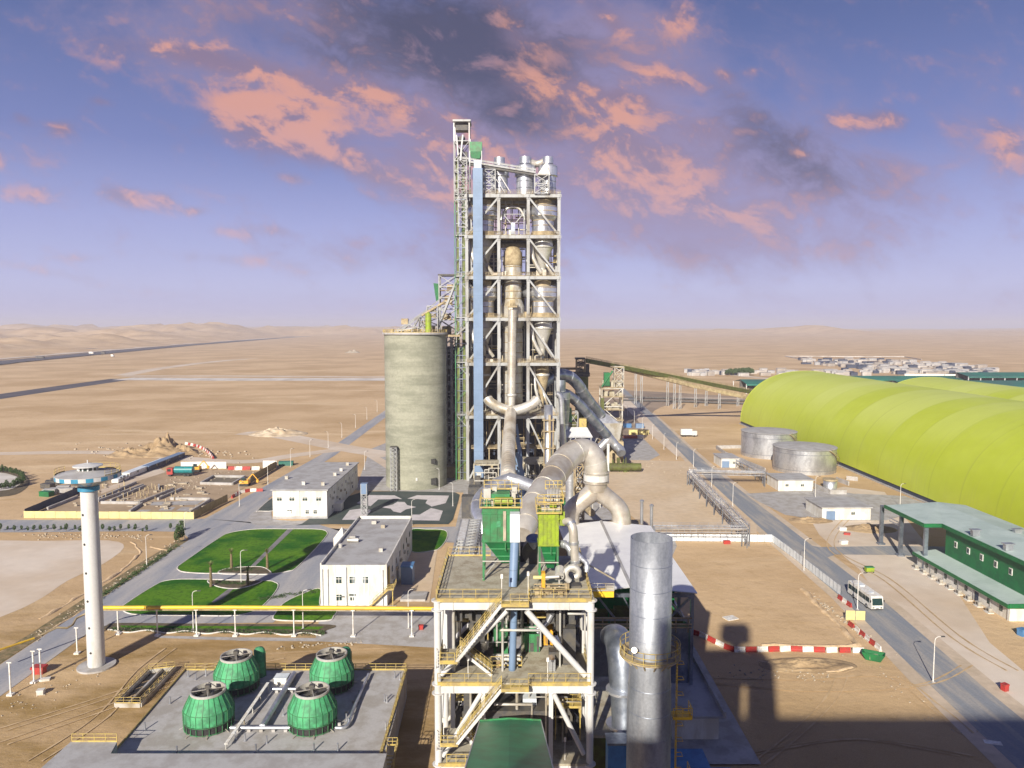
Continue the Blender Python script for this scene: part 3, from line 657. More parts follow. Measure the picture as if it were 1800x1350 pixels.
# thin bare posts around the site
# ------------------------------------------------------------------ preheater tower (steel frame)
TX = [-17.3, -5.05, 6.2, 17.9]; TY = [286.0, 300.0, 314.0]; TZ = [0, 25.8, 46.4, 63.7, 79.6, 95.1, 110.5]
def preheater():
    t = thing('preheater_tower', 'tall white steel frame tower with open floors in the middle of the works', 'tower', (0, 300, 0))
    for y in TY:
        for x in TX:
            mb = MB(); mb.box(x - .58, x + .58, y - .5, y + .5, 0, 110.6)
            for z in TZ[1:]:
                mb.box(x - .72, x + .72, y - .7, y + .7, z - 2.0, z - 1.7); mb.box(x - .72, x + .72, y - .7, y + .7, z + .35, z + .6)
            mb.build('column', 'steel', t)
    for i, z in enumerate(TZ[1:]):
        MB().box(TX[0] + .7, TX[3] - .7, TY[0] + .6, TY[2] - .6, z - .1, z + .12).build('floor_deck', 'deck', t)
        mb = MB()
        for y in TY: mb.box(TX[0] - .9, TX[3] + .9, y - .35, y + .35, z - 1.3, z - .15)
        for x in TX: mb.box(x - .3, x + .3, TY[0] - .9, TY[2] + .9, z - 1.46, z - .2)
        mb.build('floor_beam', 'steel', t)
        mb = MB()
        for y in (290.5, 295.3, 304.7, 309.5): mb.box(TX[0], TX[3], y - .2, y + .2, z - .9, z - .16)
        mb.build('joist', 'beige', t)
        mb = MB(); mb.rail([(TX[0], 285.3, z + .13), (TX[3], 285.3, z + .13)], 1.2, 1.7, .11); mb.rail([(TX[0] - .6, 286, z + .13), (TX[0] - .6, 314, z + .13)], 1.2, 2.5, .1); mb.rail([(TX[3] + .6, 286, z + .13), (TX[3] + .6, 314, z + .13)], 1.2, 2.5, .1)
        if i < 5: mb.build('handrail', 'beige', t)
        else: mb.build('handrail', 'beige', t)
    for i in range(6):
        z0, z1 = TZ[i] + .6, TZ[i + 1] - 1.6
        for y in (286.0, 314.0):
            mb = MB()
            mb.beam((TX[1] - .4, y - .1, z1), (TX[0] + .6, y - .1, z0), .66); mb.beam((TX[2] + .4, y - .1, z1), (TX[3] - .6, y - .1, z0), .66)
            mb.build('brace', 'steel', t)
        for x in (TX[0], TX[3]):
            mb = MB(); mb.beam((x, 286.6, z0), (x, 299.5, z1), .6); mb.beam((x, 313.4, z0), (x, 300.5, z1), .6); mb.build('brace', 'steel', t)
    # stair flights zig-zagging up the back left bay and small kiosks, pipes and ladders
    for i in range(6):
        z0, z1 = TZ[i], TZ[i + 1]; zm = (z0 + z1) / 2
        mb = MB()
        for dy in (0, 1.1):
            mb.beam((-16, 288 + dy, z0 + .3), (-11, 288 + dy, zm), .18, .3); mb.beam((-11, 289.6 + dy, zm), (-16, 289.6 + dy, z1), .18, .3)
            mb.beam((-16, 288 + dy, z0 + 1.3), (-11, 288 + dy, zm + 1), .09); mb.beam((-11, 289.6 + dy, zm + 1), (-16, 289.6 + dy, z1 + 1), .09)
        for k in range(14):
            f = k / 14; mb.box(-16 + 5 * f, -15.75 + 5 * f, 288, 289.1, z0 + .3 + (zm - z0 - .3) * f, z0 + .36 + (zm - z0 - .3) * f)
        mb.build('staircase', 'yellow', t)
        rng = random.Random(i + 3)
        for b0, b1 in ((TX[0], TX[1]), (TX[1], TX[2]), (TX[2], TX[3])):
            mb = MB()
            for k in range(9):
                x = rng.uniform(b0 + 1, b1 - 1); yy = rng.uniform(287, 312); w = rng.uniform(.3, 1.1); h = rng.uniform(.6, 2.4)
                mb.box(x - w, x + w, yy - w * .7, yy + w * .7, z0 + .12, z0 + .12 + h)
            for k in range(5):
                yy = rng.uniform(299, 306); zz = rng.uniform(z0 + 2, z1 - 2); r = rng.uniform(.12, .35)
                mb.tube([(b0 + .9, yy, zz), (b1 - .9, yy, zz)], r, 8)
            for k in range(5):
                x = rng.uniform(b0 + 1, b1 - 1); yy = rng.uniform(298, 306); r = rng.uniform(.12, .3); mb.cyl(x, yy, z0 + .1, z1 - .2, r, n=8)
            mb.build('piping', ('beige', 'dusty', 'vessel')[i % 3], t)
            mb = MB()
            for k in range(2):
                x = rng.uniform(b0 + 1.5, b1 - 3); zz = rng.uniform(z0 + 3, z1 - 5); yy = rng.uniform(296, 299)
                mb.box(x, x + 3, yy, yy + 2, zz, zz + .15); mb.rail([(x, yy, zz + .1), (x + 3, yy, zz + .1)], 1.0, 1, .08)
            mb.build('platform', 'beige' if i % 2 else 'yellow', t)
    mb = MB()       # small landings standing out from the left side
    for z in TZ[1:]:
        mb.box(-22.0, -18.0, 287, 291, z - .2, z); mb.beam((-21.8, 288, z - .2), (-18, 288, z - 4.5), .25); mb.rail([(-22, 287, z), (-18, 287, z)], 1.1, 1.3, .1)
    mb.build('side_landing', 'steel', t)
    # lower storeys: hopper feet, dark machinery
    mb = MB()
    for x, y, w, d, h in ((-12, 289, 5, 5, 5), (-1, 291, 6, 6, 7), (10, 290, 5, 5, 6), (2, 300, 9, 6, 10), (13, 303, 5, 5, 8)): mb.box(x - w / 2, x + w / 2, y, y + d, 0, h)
    mb.build('plinth', 'dark', t)
    mb = MB()
    for x in (-14.5, -9, -3, 3.5, 9, 15):
        mb.beam((x, 287.5, 12.5), (x, 287.5, 0), .35); mb.beam((x, 294, 12.5), (x, 294, 0), .35)
    mb.box(-16, 17, 287.2, 298, 12.4, 12.7); mb.rail([(-16, 287.2, 12.7), (17, 287.2, 12.7)], 1.1, 1.8, .1)
    mb.build('mezzanine', 'beige', t)
    # dark sheets added at the back to give the storeys their deep shade
    mb = MB(); mb.box(TX[0] + .7, TX[3] - .7, 312.6, 313.0, 0, 62); mb.build('shade_backing', 'navy', t)
    mb = MB(); mb.box(TX[0] + .7, TX[1] - .7, 312.6, 313.0, 64, 94); mb.box(TX[2] + .7, TX[3] - 2.5, 312.6, 313.0, 64, 94); mb.box(TX[1] + .7, TX[2] - .7, 312.6, 313, 64, 79); mb.build('shade_backing', 'navy', t)
    mb = MB()
    for z in TZ[1:6]: mb.box(TX[0] + .7, TX[3] - .7, 296, 312, z - 2.2, z - 1.5)
    mb.build('ceiling_duct', 'dark', t)
preheater()

def cyclone(label, x, y, z0, z1, r, cone=False, m='vessel'):
    h = z1 - z0; t = thing('cyclone_vessel', label, 'cyclone', (x, y, z0), 'cyclones of the preheater tower')
    MB().lathe(x, y, [(r * .5, z0 + h * .84), (r * .97, z0 + h * .83), (r * 1.0, z0 + h * .81), (r * 1.0, z0 + h * .53), (r * .78, z0 + h * .43), (r * .78, z0 + h * .12)], 40).build('shell', m, t)
    MB().lathe(x, y, [(.01, z1), (r * .62, z1 - h * .01), (r * .62, z0 + h * .83)], 30).build('neck', 'beige', t)
    MB().lathe(x, y, [(r * .80, z0 + h * .12), (r * .84, z0 + h * .10), (r * .84, z0), (.01, z0)], 30).build('skirt', 'beige', t)
    mb = MB()
    for f in (.80, .67, .54): mb.lathe(x, y, [(r, z0 + h * f - .15), (r * 1.03, z0 + h * f - .12), (r * 1.03, z0 + h * f + .12), (r, z0 + h * f + .15)], 36)
    for f in (.42, .28): mb.lathe(x, y, [(r * .78, z0 + h * f - .15), (r * .81, z0 + h * f - .12), (r * .81, z0 + h * f + .12), (r * .78, z0 + h * f + .15)], 36)
    mb.build('band', 'beige', t)
    mb = MB(); mb.tube([(x - r * .3, y - r * .9, z0 + h * .66), (x - r * .9, y + r * .2, z0 + h * .66), (x - r * 1.25, y + r * .9, z0 + h * .70)], r * .42, 12, smooth_pts=4); mb.build('inlet_duct', m, t)
    mb = MB(); mb.lathe(x, y, [(r * .78, z0), (r * .78, z0 + .5), (r * .9, z0 + .5), (r * .9, z0)], 24)
    for k in range(12):
        a = k * math.pi / 6; mb.beam((x + r * .86 * math.cos(a), y + r * .86 * math.sin(a), z0), (x + r * .86 * math.cos(a), y + r * .86 * math.sin(a), z0 + 1.4), .1)
    mb.build('base_ring', 'beige', t)
    return t
def cone_vessel(label, x, y, z0, z1, r, m='beige'):
    h = z1 - z0; t = thing('hopper_cone', label, 'cone', (x, y, z0), 'cones under the cyclones')
    MB().lathe(x, y, [(r * .72, z1), (r * .8, z1 - h * .25), (r * .22, z0 + h * .2), (r * .2, z0), (.01, z0)], 28).build('shell', m, t)
    mb = MB(); mb.tube([(x, y - r * .3, z0 + h * .5), (x + r * .3, y - r * .9, z0 + h * .25), (x + r * .8, y - r * .8, z0)], r * .14, 10, smooth_pts=3)
    mb.tube([(x - r * .9, y - r * .4, z1 - .5), (x - r * .75, y - r * .9, z0 + h * .45), (x - r * .1, y - r * .8, z0 + h * .05)], r * .16, 10, smooth_pts=3)
    mb.build('feed_pipe', 'vessel', t)
    mb = MB(); mb.lathe(x, y, [(r * .82, z1 - h * .27), (r * .86, z1 - h * .25), (r * .82, z1 - h * .22)], 28); mb.build('band', 'vessel', t)
fl = ('lowest', 'second', 'third', 'fourth', 'fifth', 'topmost')
for side, x in (('left', -11.3), ('right', 12.0)):
    cyclone('big beige and silver cyclone in the top open floor, %s bay of the tower' % side, x, 292.4, 95.3, 109.2, 5.45, False, 'silver')
    cone_vessel('dusty cone with crossing feed pipes in the fifth floor, %s bay of the tower' % side, x, 294, 80.2, 94.8, 5.2, 'vessel')
    cyclone('silver cyclone in the middle floor, %s bay of the tower' % side, x, 292.4, 63.9, 78.3, 5.45, False, 'silver')
    cone_vessel('dusty cone below the middle cyclone, %s bay of the tower' % side, x, 294, 48.5, 63.2, 5.0, 'vessel')
    cone_vessel('brown chute cone in the second floor, %s bay of the tower' % side, x, 295, 27.5, 45.5, 3.6, 'beige')
def tube_thing(name, label, cat, pts, r, m, n=20, bands=0, group=None, sp=0, bm='silver', bw=.35, parts=None):
    t = thing(name, label, cat, Vector(pts[0])*.5 + Vector(pts[-1])*.5 if False else pts[-1], group)
    MB().tube(pts, r, n, smooth_pts=sp).build('pipe', m, t)
    if bands:
        mb = MB(); r0 = r[0] if isinstance(r, (list, tuple)) else r; q = MB(); q.tube(pts, r, n, False, smooth_pts=sp)
        rings = [q.v[i * n:(i + 1) * n] for i in range(len(q.v) // n)]
        cs = [sum((Vector(v) for v in rg), Vector()) / n for rg in rings]; rr = [(Vector(rings[i][0]) - cs[i]).length for i in range(len(cs))]
        acc = 0; nxt = bands * .5
        for i in range(len(cs) - 1):
            seg = (cs[i + 1] - cs[i]).length
            while nxt < acc + seg:
                f = (nxt - acc) / seg; c = cs[i].lerp(cs[i + 1], f); d = (cs[i + 1] - cs[i]).normalized(); R_ = rr[i] * (1 - f) + rr[i + 1] * f
                mb.tube([c - d * bw * .5, c + d * bw * .5], R_ + .08 * max(1, R_ * .4), n); nxt += bands
            acc += seg
        mb.build('flange_ring', bm, t)
    return t
# calciner in the centre bay
t = thing('riser_vessel', 'banded silver vessel with beige domed top rising through the centre bay', 'vessel', (0.3, 293, 27))
MB().lathe(.3, 293, [(3.9, 27), (3.9, 58), (3.5, 60)], 36).build('lower_shell', 'vessel', t)
MB().lathe(.3, 293, [(3.6, 59.5), (4.6, 62), (4.6, 68), (3.4, 71), (3.4, 84)], 36).build('upper_shell', 'vessel', t)
MB().lathe(.3, 293, [(3.5, 84), (3.7, 84.2), (3.7, 86.5), (3.4, 89.3), (2.4, 91.2), (.01, 91.8)], 36, True).build('dome_cap', 'beige', t)
mb = MB()
for z in (30, 34, 38, 42, 46, 50, 54, 58, 71.2, 74, 77, 80, 83.5): mb.lathe(.3, 293, [(3.4, z - .2), (4.02 if z < 59 else 3.6, z - .15), (4.02 if z < 59 else 3.6, z + .15), (3.4, z + .2)], 32)
mb.build('band', 'beige', t)
t = thing('feed_hopper', 'white V-shaped hopper hanging in the open centre bay near the top', 'hopper', (0.4, 290, 95.6))
mb = MB(); mb.beam((-3.4, 290, 103.5), (-.6, 290, 100.2), .35); mb.beam((4.2, 290, 103.5), (1.4, 290, 100.2), .35); mb.beam((-3.4, 290, 103.5), (4.2, 290, 103.5), .25); mb.box(-3.8, -3.5, 289.8, 290.2, 95.6, 105.5); mb.box(4.5, 4.8, 289.8, 290.2, 95.6, 105.5)
mb.build('frame', 'steel', t)
MB().box(-.4, 1.2, 289.2, 290.8, 95.6, 100.2).build('chute', 'silverdark', t)
MB().tube([(-4.3, 292, 101.5), (-2.5, 292, 105.5), (.4, 292, 106.6), (3.3, 292, 105.5), (5.1, 292, 101.5)], .5, 8, smooth_pts=4).build('arch_pipe', 'vessel', t)
# four cyclones on the roof
for x, y, r, lab in ((-4.9, 293, 3.8, 'silver roof cyclone left of the gap, behind the sloping gallery'), (5.1, 292, 4.0, 'silver roof cyclone right of the gap under the gallery end'), (13.9, 292, 3.7, 'silver roof cyclone at the right end of the tower top'), (-12.6, 298, 3.1, 'silver roof cyclone hidden behind the lattice at the tower left')):
    t = thing('roof_cyclone', lab, 'cyclone', (x, y, 110.6), 'cyclones on the tower roof')
    MB().lathe(x, y, [(r * .86, 110.6), (r * .86, 117.8), (r * 1.0, 118.3), (r * 1.0, 121.8), (r * .9, 122.2), (.01, 122.2)], 32).build('shell', 'silver', t)
    MB().lathe(x, y, [(r * .42, 122.2), (r * .42, 122.9), (r * .56, 123.0), (r * .56, 125.5), (.01, 125.6)], 28).build('cap', 'silver', t)
    mb = MB()
    for z in (113.5, 116, 118.2, 121.6): mb.lathe(x, y, [(r * .86, z - .12), (r * (.9 if z < 118 else 1.03), z), (r * .86, z + .12)], 28)
    mb.build('band', 'silverdark', t)
single(MB().tube([(6.5, 293, 124.3), (9.6, 294, 123.4), (12.6, 293, 124.3)], [1.2, 1.3, 1.2], 14, smooth_pts=3), 'roof_duct', 'dusty', 'dusty duct joining the two right-hand roof cyclones', 'duct')
# elevator tower on the left with head house
t = thing('elevator_tower', 'slim white lattice elevator tower rising above the main tower at its left edge', 'elevator tower', (-19, 291, 0))
MB().lattice(-22.0, -16.2, 286.5, 292, 108, 123, 4, .36, .2, False).build('lattice_frame', 'steel', t)
MB().lattice(-22.0, -16.2, 286.5, 292, 123, 130.4, 1, .36, .2).build('lattice_frame', 'steel', t)
mb = MB()
for x in (-22, -16.2):
    for y in (286.5, 292): mb.beam((x, y, 130.4), (x, y, 137.4), .4)
mb.build('head_post', 'white', t)
MB().lattice(-20.4, -17.1, 284.0, 286, 98, 123.5, 7, .24, .15, False).build('lattice_frame', 'steel', t)
MB().box(-22.4, -15.6, 285.6, 293, 137.4, 138.1).build('roof', 'steel', t)
mb = MB(); mb.box(-21.6, -16.6, 287, 291.6, 124.2, 124.5); mb.box(-21.6, -16.6, 287, 291.6, 130.1, 130.3); mb.box(-20.8, -18.6, 288, 290.6, 124.5, 128.2); mb.box(-18.2, -17.0, 288, 290, 124.5, 126.7); mb.box(-21.5, -16.8, 287.4, 291.4, 134.6, 137.2); mb.box(-20.6, -18, 288, 290.6, 130.3, 132.4); mb.build('head_machinery', 'dark', t)
mb = MB(); mb.tube([(-18.6, 286.6, 132.6), (-19.2, 286.2, 127), (-19.4, 286, 123)], .35, 8); mb.tube([(-21, 286.6, 132.6), (-20.4, 286.2, 125)], .3, 8); mb.build('chute', 'white', t)
mb = MB()
for x in (-20.9, -18.7): mb.box(x - .55, x + .55, 288, 289.4, 0, 124)
mb.build('casing', 'casing', t)
mb = MB()
for k in range(0, 118): mb.beam((-20.3, 287.6, 1 + k), (-19.3, 287.6, 1 + k), .1)
for x in (-20.3, -19.3): mb.beam((x, 287.6, 0), (x, 287.6, 120), .14)
for k in range(0, 24): mb.beam((-22, 287.7, 3 + k * 4.6), (-17.6, 287.7, 3 + k * 4.6), .22)
mb.build('ladder', 'silverdark', t)
mb = MB()
for k in range(12): mb.beam((-21.8, 286.8, 4 + k * 9), (-17.6, 286.8, 8.5 + k * 9), .16)
for x in (-21.9,): mb.beam((x, 286.8, 0), (x, 286.8, 110), .3)
mb.build('guide_frame', 'green', t)
t = thing('dust_filter', 'green box filter hung beside the elevator head above the gallery', 'filter', (-13.7, 288, 126))
mb = MB(); mb.box(-16.0, -11.4, 286.2, 289.8, 126.4, 130.0); mb.build('body', 'green', t)
MB().add([(-15.4, 286.4, 123.8), (-12.3, 286.4, 123.8), (-12.3, 289.4, 123.8), (-15.4, 289.4, 123.8), (-16, 286.2, 126.4), (-11.4, 286.2, 126.4), (-11.4, 289.8, 126.4), (-16, 289.8, 126.4)], [(0, 1, 5, 4), (1, 2, 6, 5), (2, 3, 7, 6), (3, 0, 4, 7), (3, 2, 1, 0)]).build('hopper', 'dgreen', t)
mb = MB()
for x in (-16, -11.5): mb.beam((x, 286.3, 120.5), (x, 286.3, 126.6), .25); mb.beam((x, 289.6, 120.5), (x, 289.6, 126.6), .25)
mb.build('leg', 'white', t)
# sloping gallery over the tower top on two trestles
t = thing('sloping_gallery', 'white sloping conveyor gallery crossing the top of the tower', 'conveyor', (-4, 288, 110.6))
a, b = Vector((-20, 287.5, 123.2)), Vector((9.0, 287.5, 118.6))
mb = MB(); mb.beam(a, b, 2.2, .5); mb.beam(a + Vector((0, -1, 1.1)), b + Vector((0, -1, 1.1)), .2, .3); mb.beam(a + Vector((0, 0, -1)), b + Vector((0, 0, -1)), .6, .4); mb.rail([a + Vector((0, -1.1, .2)), b + Vector((0, -1.1, .2))], 1.2, 1.8, .11); mb.build('deck', 'steel', t)
MB().beam(a + Vector((0, .2, -.6)), b + Vector((0, .2, -.6)), 1.6, 1.0).build('underside', 'dark', t)
MB().lattice(-11.2, -6.4, 286.4, 289, 110.6, 119.8, 3, .34, .24).build('trestle', 'steel', t)
MB().lattice(8.6, 14.0, 284.6, 288.4, 110.6, 117.6, 2, .34, .24).build('trestle', 'steel', t)
mb = MB(); mb.add([(9.5, 286, 117.6), (14.6, 286, 117.6), (13.0, 286, 122.5), (9.4, 290, 117.6), (14.6, 290, 117.6), (13.0, 290, 122.5)], [(0, 1, 2), (5, 4, 3), (0, 2, 5, 3), (1, 4, 5, 2)]); mb.build('head_cover', 'dusty', t)
mb = MB(); mb.beam((-5.6, 286, 119), (-.4, 286, 110.8), .3); mb.beam((-6, 286, 116), (-2.5, 286, 110.7), .22); mb.build('stay', 'white', t)
# flat pale blue duct up the front left
t = thing('blue_duct', 'flat pale blue vertical duct up the left front of the tower', 'duct', (-12.9, 283.5, 0))
MB().box(-14.7, -11.1, 282.6, 284.6, .3, 119.5).build('casing', 'blue', t)
MB().box(-14.3, -11.5, 282.7, 284.5, 119.5, 122.4).build('head', 'silverdark', t)
MB().box(-13.6, -11.9, 282.3, 282.6, .9, 3.6).build('hatch', 'white', t)
# ------------------------------------------------------------------ concrete silo and what stands on it
SX, SY, SR, SH = -36.6, 280.0, 11.55, 58.0
t = thing('concrete_silo', 'tall round grey concrete silo left of the tower', 'silo', (SX, SY, 0))
MB().lathe(SX, SY, [(SR, 0), (SR, SH - .8)], 96, True).build('wall', 'concrete', t)
MB().lathe(SX, SY, [(SR, SH - .8), (SR + .7, SH - .7), (SR + .7, SH), (.01, SH + .1)], 72).build('roof_slab', 'slab', t)
def silo_box(px0, py0, px1, py1, m, nm):
    a0 = (P((px0 + px1) / 2, 700, SY).x - SX) / SR * 1.03; a0 = max(-.98, min(.98, a0)); y = SY - SR * math.sqrt(1 - a0 * a0)
    p, q = P(px0, py1, y), P(px1, py0, y); MB().box(p.x, q.x, y - .25, y + 1.5, p.z, q.z).build(nm, m, t)
silo_box(757, 841, 767, 852, 'black', 'door'); silo_box(758, 807, 765, 815, 'black', 'opening'); silo_box(731, 840, 734, 845, 'white', 'hatch')
mb = MB(); mb.rail([(SX + (SR + .4) * math.cos(k * math.pi / 16), SY + (SR + .4) * math.sin(k * math.pi / 16), SH) for k in range(33)], 1.1, 1.5, .1); mb.build('handrail', 'yellow', t)
MB().box(SX + SR - 1, SX + SR + 5.5, 279, 284, SH - 1.6, SH - .9).build('roof_landing', 'beige', t)
t = thing('slide_conveyor', 'white truss with inclined conveyor on the silo roof', 'conveyor', (SX, 280, SH))
mb = MB()
mb.beam((SX - 5.6, 276, SH + .3), (SX + 2.6, 279, SH + 6.6), .5, .7); mb.beam((SX - 4.2, 276, SH + .2), (SX - 1.2, 279, SH + 4), .3); mb.beam((SX + 4.8, 276, SH + .2), (SX + 1.4, 279, SH + 5.6), .4); mb.beam((SX - .6, 275, SH + .2), (SX + 1.8, 279, SH + 5.8), .4)
for k in range(5): mb.beam((SX - 4 + k * 1.8, 277, SH + .2), (SX - 3.4 + k * 1.8, 278, SH + 1.5 + k * 1.1), .25)
mb.beam((SX - 6, 275, SH + .6), (SX + 1, 274.5, SH + 1.8), .3, .5); mb.beam((SX - 2, 276, SH + 3), (SX + 6, 277, SH + .4), .3)
mb.build('truss', 'steel', t)
mb = MB(); mb.box(SX - 4.9, SX - 2.4, 278, 280, SH + 3.0, SH + 5.2); mb.tube([(SX + 2.6, 279, SH + 6.2), (SX + 11, 282, SH + 11.5)], .5, 8); mb.box(SX - .8, SX + .8, 277, 279, SH, SH + 2); mb.box(SX - 3.4, SX - 1.4, 277, 279, SH + .1, SH + 1.5); mb.build('drive', 'beige', t)
single(MB().cyl(SX + 5.6, 275, SH, SH + 7, 1.15, n=14).cyl(SX + 5.6, 275, SH + 7, SH + 7.6, .8, .2, n=14), 'small_filter', 'lime', 'small yellow-green upright filter on the silo roof', 'filter')
t = thing('roof_frame', 'stepped grey steel frame with brown boxes between silo roof and its elevator', 'frame', (SX + 5, 282, SH))
mb = MB(); mb.lattice(SX + 1.5, SX + 8.5, 280, 285, SH, SH + 5.5, 2, .3, .2); mb.lattice(SX + 4.5, SX + 8.5, 280.5, 284.5, SH + 5.5, SH + 10, 2, .26, .18)
mb.beam((SX - 7.5, 277, SH + .3), (SX + 3, 280, SH + 7.5), .35); mb.beam((SX + 3, 280, SH + 7.4), (SX + 9, 283, SH + 12.5), .35); mb.build('frame', 'steel', t)
mb = MB()
for x_, z_, w_, h_ in ((2.2, .1, 2.2, 1.8), (5.4, .1, 1.8, 2.4), (2.5, 2.9, 2.4, 1.6), (5.5, 5.6, 2.2, 1.5), (6.0, 7.9, 1.6, 1.4), (-6.5, .1, 1.5, 1.1), (-9.5, .1, .9, 1.2)): mb.box(SX + x_, SX + x_ + w_, 281, 284, SH + z_, SH + z_ + h_)
mb.build('machinery', 'beige', t)
t = thing('silo_elevator', 'white lattice elevator tower between the silo and the main tower', 'elevator tower', (-25, 300, 0))
MB().lattice(-29.0, -22.0, 296, 302, 54, 80.5, 6, .4, .28).build('lattice_frame', 'steel', t)
MB().lattice(-28.6, -22.4, 297, 301, 0, 54, 8, .4, .25).build('lower_frame', 'silverdark', t)
mb = MB()
for z in (57, 63, 69, 74.5): mb.box(-28.8, -22.2, 296.3, 301.8, z, z + .25)
mb.box(-27, -24, 297, 300, 69.3, 72.6); mb.box(-26, -23, 297, 299.6, 75, 77); mb.box(-28, -24.5, 297, 300, 63.2, 65.4); mb.box(-28, -24.5, 297, 300, 57.2, 60.4); mb.build('machinery', 'beige', t)
MB().box(-29.4, -21.6, 295.6, 302.4, 80.5, 81).build('roof', 'dark', t)
mb = MB(); mb.cyl(-26.8, 298.5, 2, 56, .8, n=10); mb.cyl(-24.4, 298.5, 2, 56, .6, n=10); mb.build('casing', 'silver', t)
MB().add([(-31.3, 297, 77.5), (-28.8, 297, 77.2), (-28.8, 300, 77.2), (-31.3, 300, 77.5), (-30.4, 297.4, 70.5), (-29, 297.4, 70.5), (-29, 299.6, 70.5), (-30.4, 299.6, 70.5)], [(0, 1, 2, 3), (4, 5, 1, 0), (5, 6, 2, 1), (6, 7, 3, 2), (7, 4, 0, 3), (7, 6, 5, 4)]).build('side_hopper', 'dgreen', t)
MB().beam((-19.2, 290, 84), (-30.2, 294, 57.5), .8).build('prop', 'steel', t)
MB().beam((-18, 287, 60), (-29.5, 284, 50), .5).build('prop', 'steel', t)
# dark wall of plant behind, between silo and tower
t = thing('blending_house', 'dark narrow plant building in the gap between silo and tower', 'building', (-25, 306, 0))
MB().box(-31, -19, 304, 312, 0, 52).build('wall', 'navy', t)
mb = MB()
for x in (-29.6, -27.4, -22.5): mb.cyl(x, 303.2, 0, 50, .55, n=10)
for k in range(9): mb.beam((-30.6, 303, 4 + k * 5.6), (-19.4, 303, 4 + k * 5.6), .3)
mb.build('riser_pipe', 'silver', t)
MB().box(-30, -20, 291, 303, 0, 4.5).build('plinth', 'beige', t)
# lattice masts in front
for px, lab in ((692, 'slim white lattice mast standing in front of the silo'), (640, 'white lattice mast with pale blue box behind the white office')):
    g = G(px, 864) if px == 692 else G(640, 906); top = P(px, 787 if px == 692 else 851, g.y).z
    t = thing('lattice_mast', lab, 'mast', g); w = 1.1 if px == 692 else .9
    MB().lattice(g.x - w, g.x + w, g.y, g.y + 2 * w, 0, top, int(top / 1.6), .2, .14).build('lattice_frame', 'steel', t)
    if px == 692: mb = MB(); mb.box(g.x - 1.2, g.x + 1.2, g.y - .1, g.y + 2.3, top, top + .3); mb.box(g.x - .5, g.x + .5, g.y + .3, g.y + 1.5, top - 1.6, top - .3); mb.build('head', 'dark', t)
    else: MB().box(g.x - 1.05, g.x + 1.05, g.y - .1, g.y + 2.0, top - 3.2, top + .1).build('head_box', 'blue', t)

# ------------------------------------------------------------------ ducts
t = tube_thing('downpipe', 'thin dusty vertical pipe down the centre of the tower front', 'pipe', [P(901, 545, 284.5), P(900, 600, 284), P(899, 680, 284), P(898, 728, 283.5)], 1.65, 'dusty', 18, 5.0, bm='vessel')
mb = MB(); mb.box(-1.6, 2.0, 282.6, 286, 67.5, 68.1); mb.box(-.9, 1.3, 283, 285, 68.1, 70.5); mb.rail([(-1.6, 282.6, 68), (2.0, 282.6, 68)], 1, 1, .1); mb.build('head_valve', 'beige', t)
MB().lathe(-.3, 283.7, [(2.0, 33.5), (2.15, 34), (2.0, 34.5)], 18).build('collar', 'vessel', t)
t = tube_thing('tertiary_duct', 'long dusty ribbed duct running from the tower towards the filters', 'duct', [P(898, 722, 282), P(897, 740, 268), P(894, 785, 236), P(893, 836, 208)], [2.15, 2.1, 2.1, 2.1], 'dusty', 28, 2.2, bm='dusty', bw=.28)
MB().tube([P(857, 700, 281), P(862, 707, 280.5), P(878, 716, 280.5), P(900, 722, 280.3), P(922, 717, 280.5), P(938, 709, 280.5), P(945, 701, 281)], 1.9, 22, smooth_pts=4).build('cross_arm', 'vessel', t)
for yy, lab in ((270, 0), (252, 0), (234, 0), (216, 0)):
    mb = MB(); f = (yy - 208) / 74; zc = 18.5 + 9 * f
    for sgn in (-1, 1): mb.beam((sgn * 5.2, yy, 0), (sgn * 1.6, yy, zc - 1.6), .9, .7); mb.beam((sgn * 5.0, yy, 1), (sgn * .6, yy, 14), .5)
    mb.beam((-4, yy, 9), (4, yy, 9), .6); mb.build('support_leg', 'blue', t)
t = tube_thing('filter_duct', 'pale curved duct elbow swinging down to the left of the green filter', 'duct', [P(897, 843, 206), P(878, 850, 205), P(858, 862, 203), P(843, 880, 200), P(840, 900, 196), P(846, 915, 192), P(850, 940, 190)], [2.0, 1.95, 1.95, 2.0, 2.0, 1.9, 1.9], 'silver', 28, 9, sp=5, bm='vessel', bw=.12)
MB().tube([P(893, 842, 206), P(915, 848, 205), P(938, 856, 203), P(965, 868, 201)], [2.0, 1.85, 1.75, 1.75], 28, smooth_pts=5).build('cross_arm', 'silver', t)
t = tube_thing('main_gas_duct', 'huge dusty duct arching over into an inverted Y beside the white roof', 'duct', [P(919, 940, 122), P(925, 922, 124), P(935, 894, 128), P(951, 867, 133), P(971, 841, 140), P(984, 821, 145), P(997, 805, 148), P(1011, 795, 150), P(1026, 792, 151), P(1039, 799, 151), P(1046, 813, 151), P(1048, 832, 151), P(1048, 862, 151)], [1.7, 1.95, 2.2, 2.35, 2.5, 2.6, 2.6, 2.55, 2.5, 2.45, 2.4, 2.4, 2.2], 'dusty', 36, 5.8, sp=7, bm='vessel', bw=.14)
for pts in ([P(1048, 850, 151), P(1042, 864, 151), P(1026, 878, 151), P(1009, 892, 151), P(1002, 908, 151), P(1002, 940, 151)], [P(1048, 850, 151), P(1054, 864, 151), P(1070, 877, 151), P(1086, 892, 151), P(1092, 908, 151), P(1092, 940, 151)]):
    MB().tube(pts, [2.2, 1.95, 1.8, 1.85, 1.95, 2.1], 30, smooth_pts=6).build('branch_pipe', 'dusty', t)
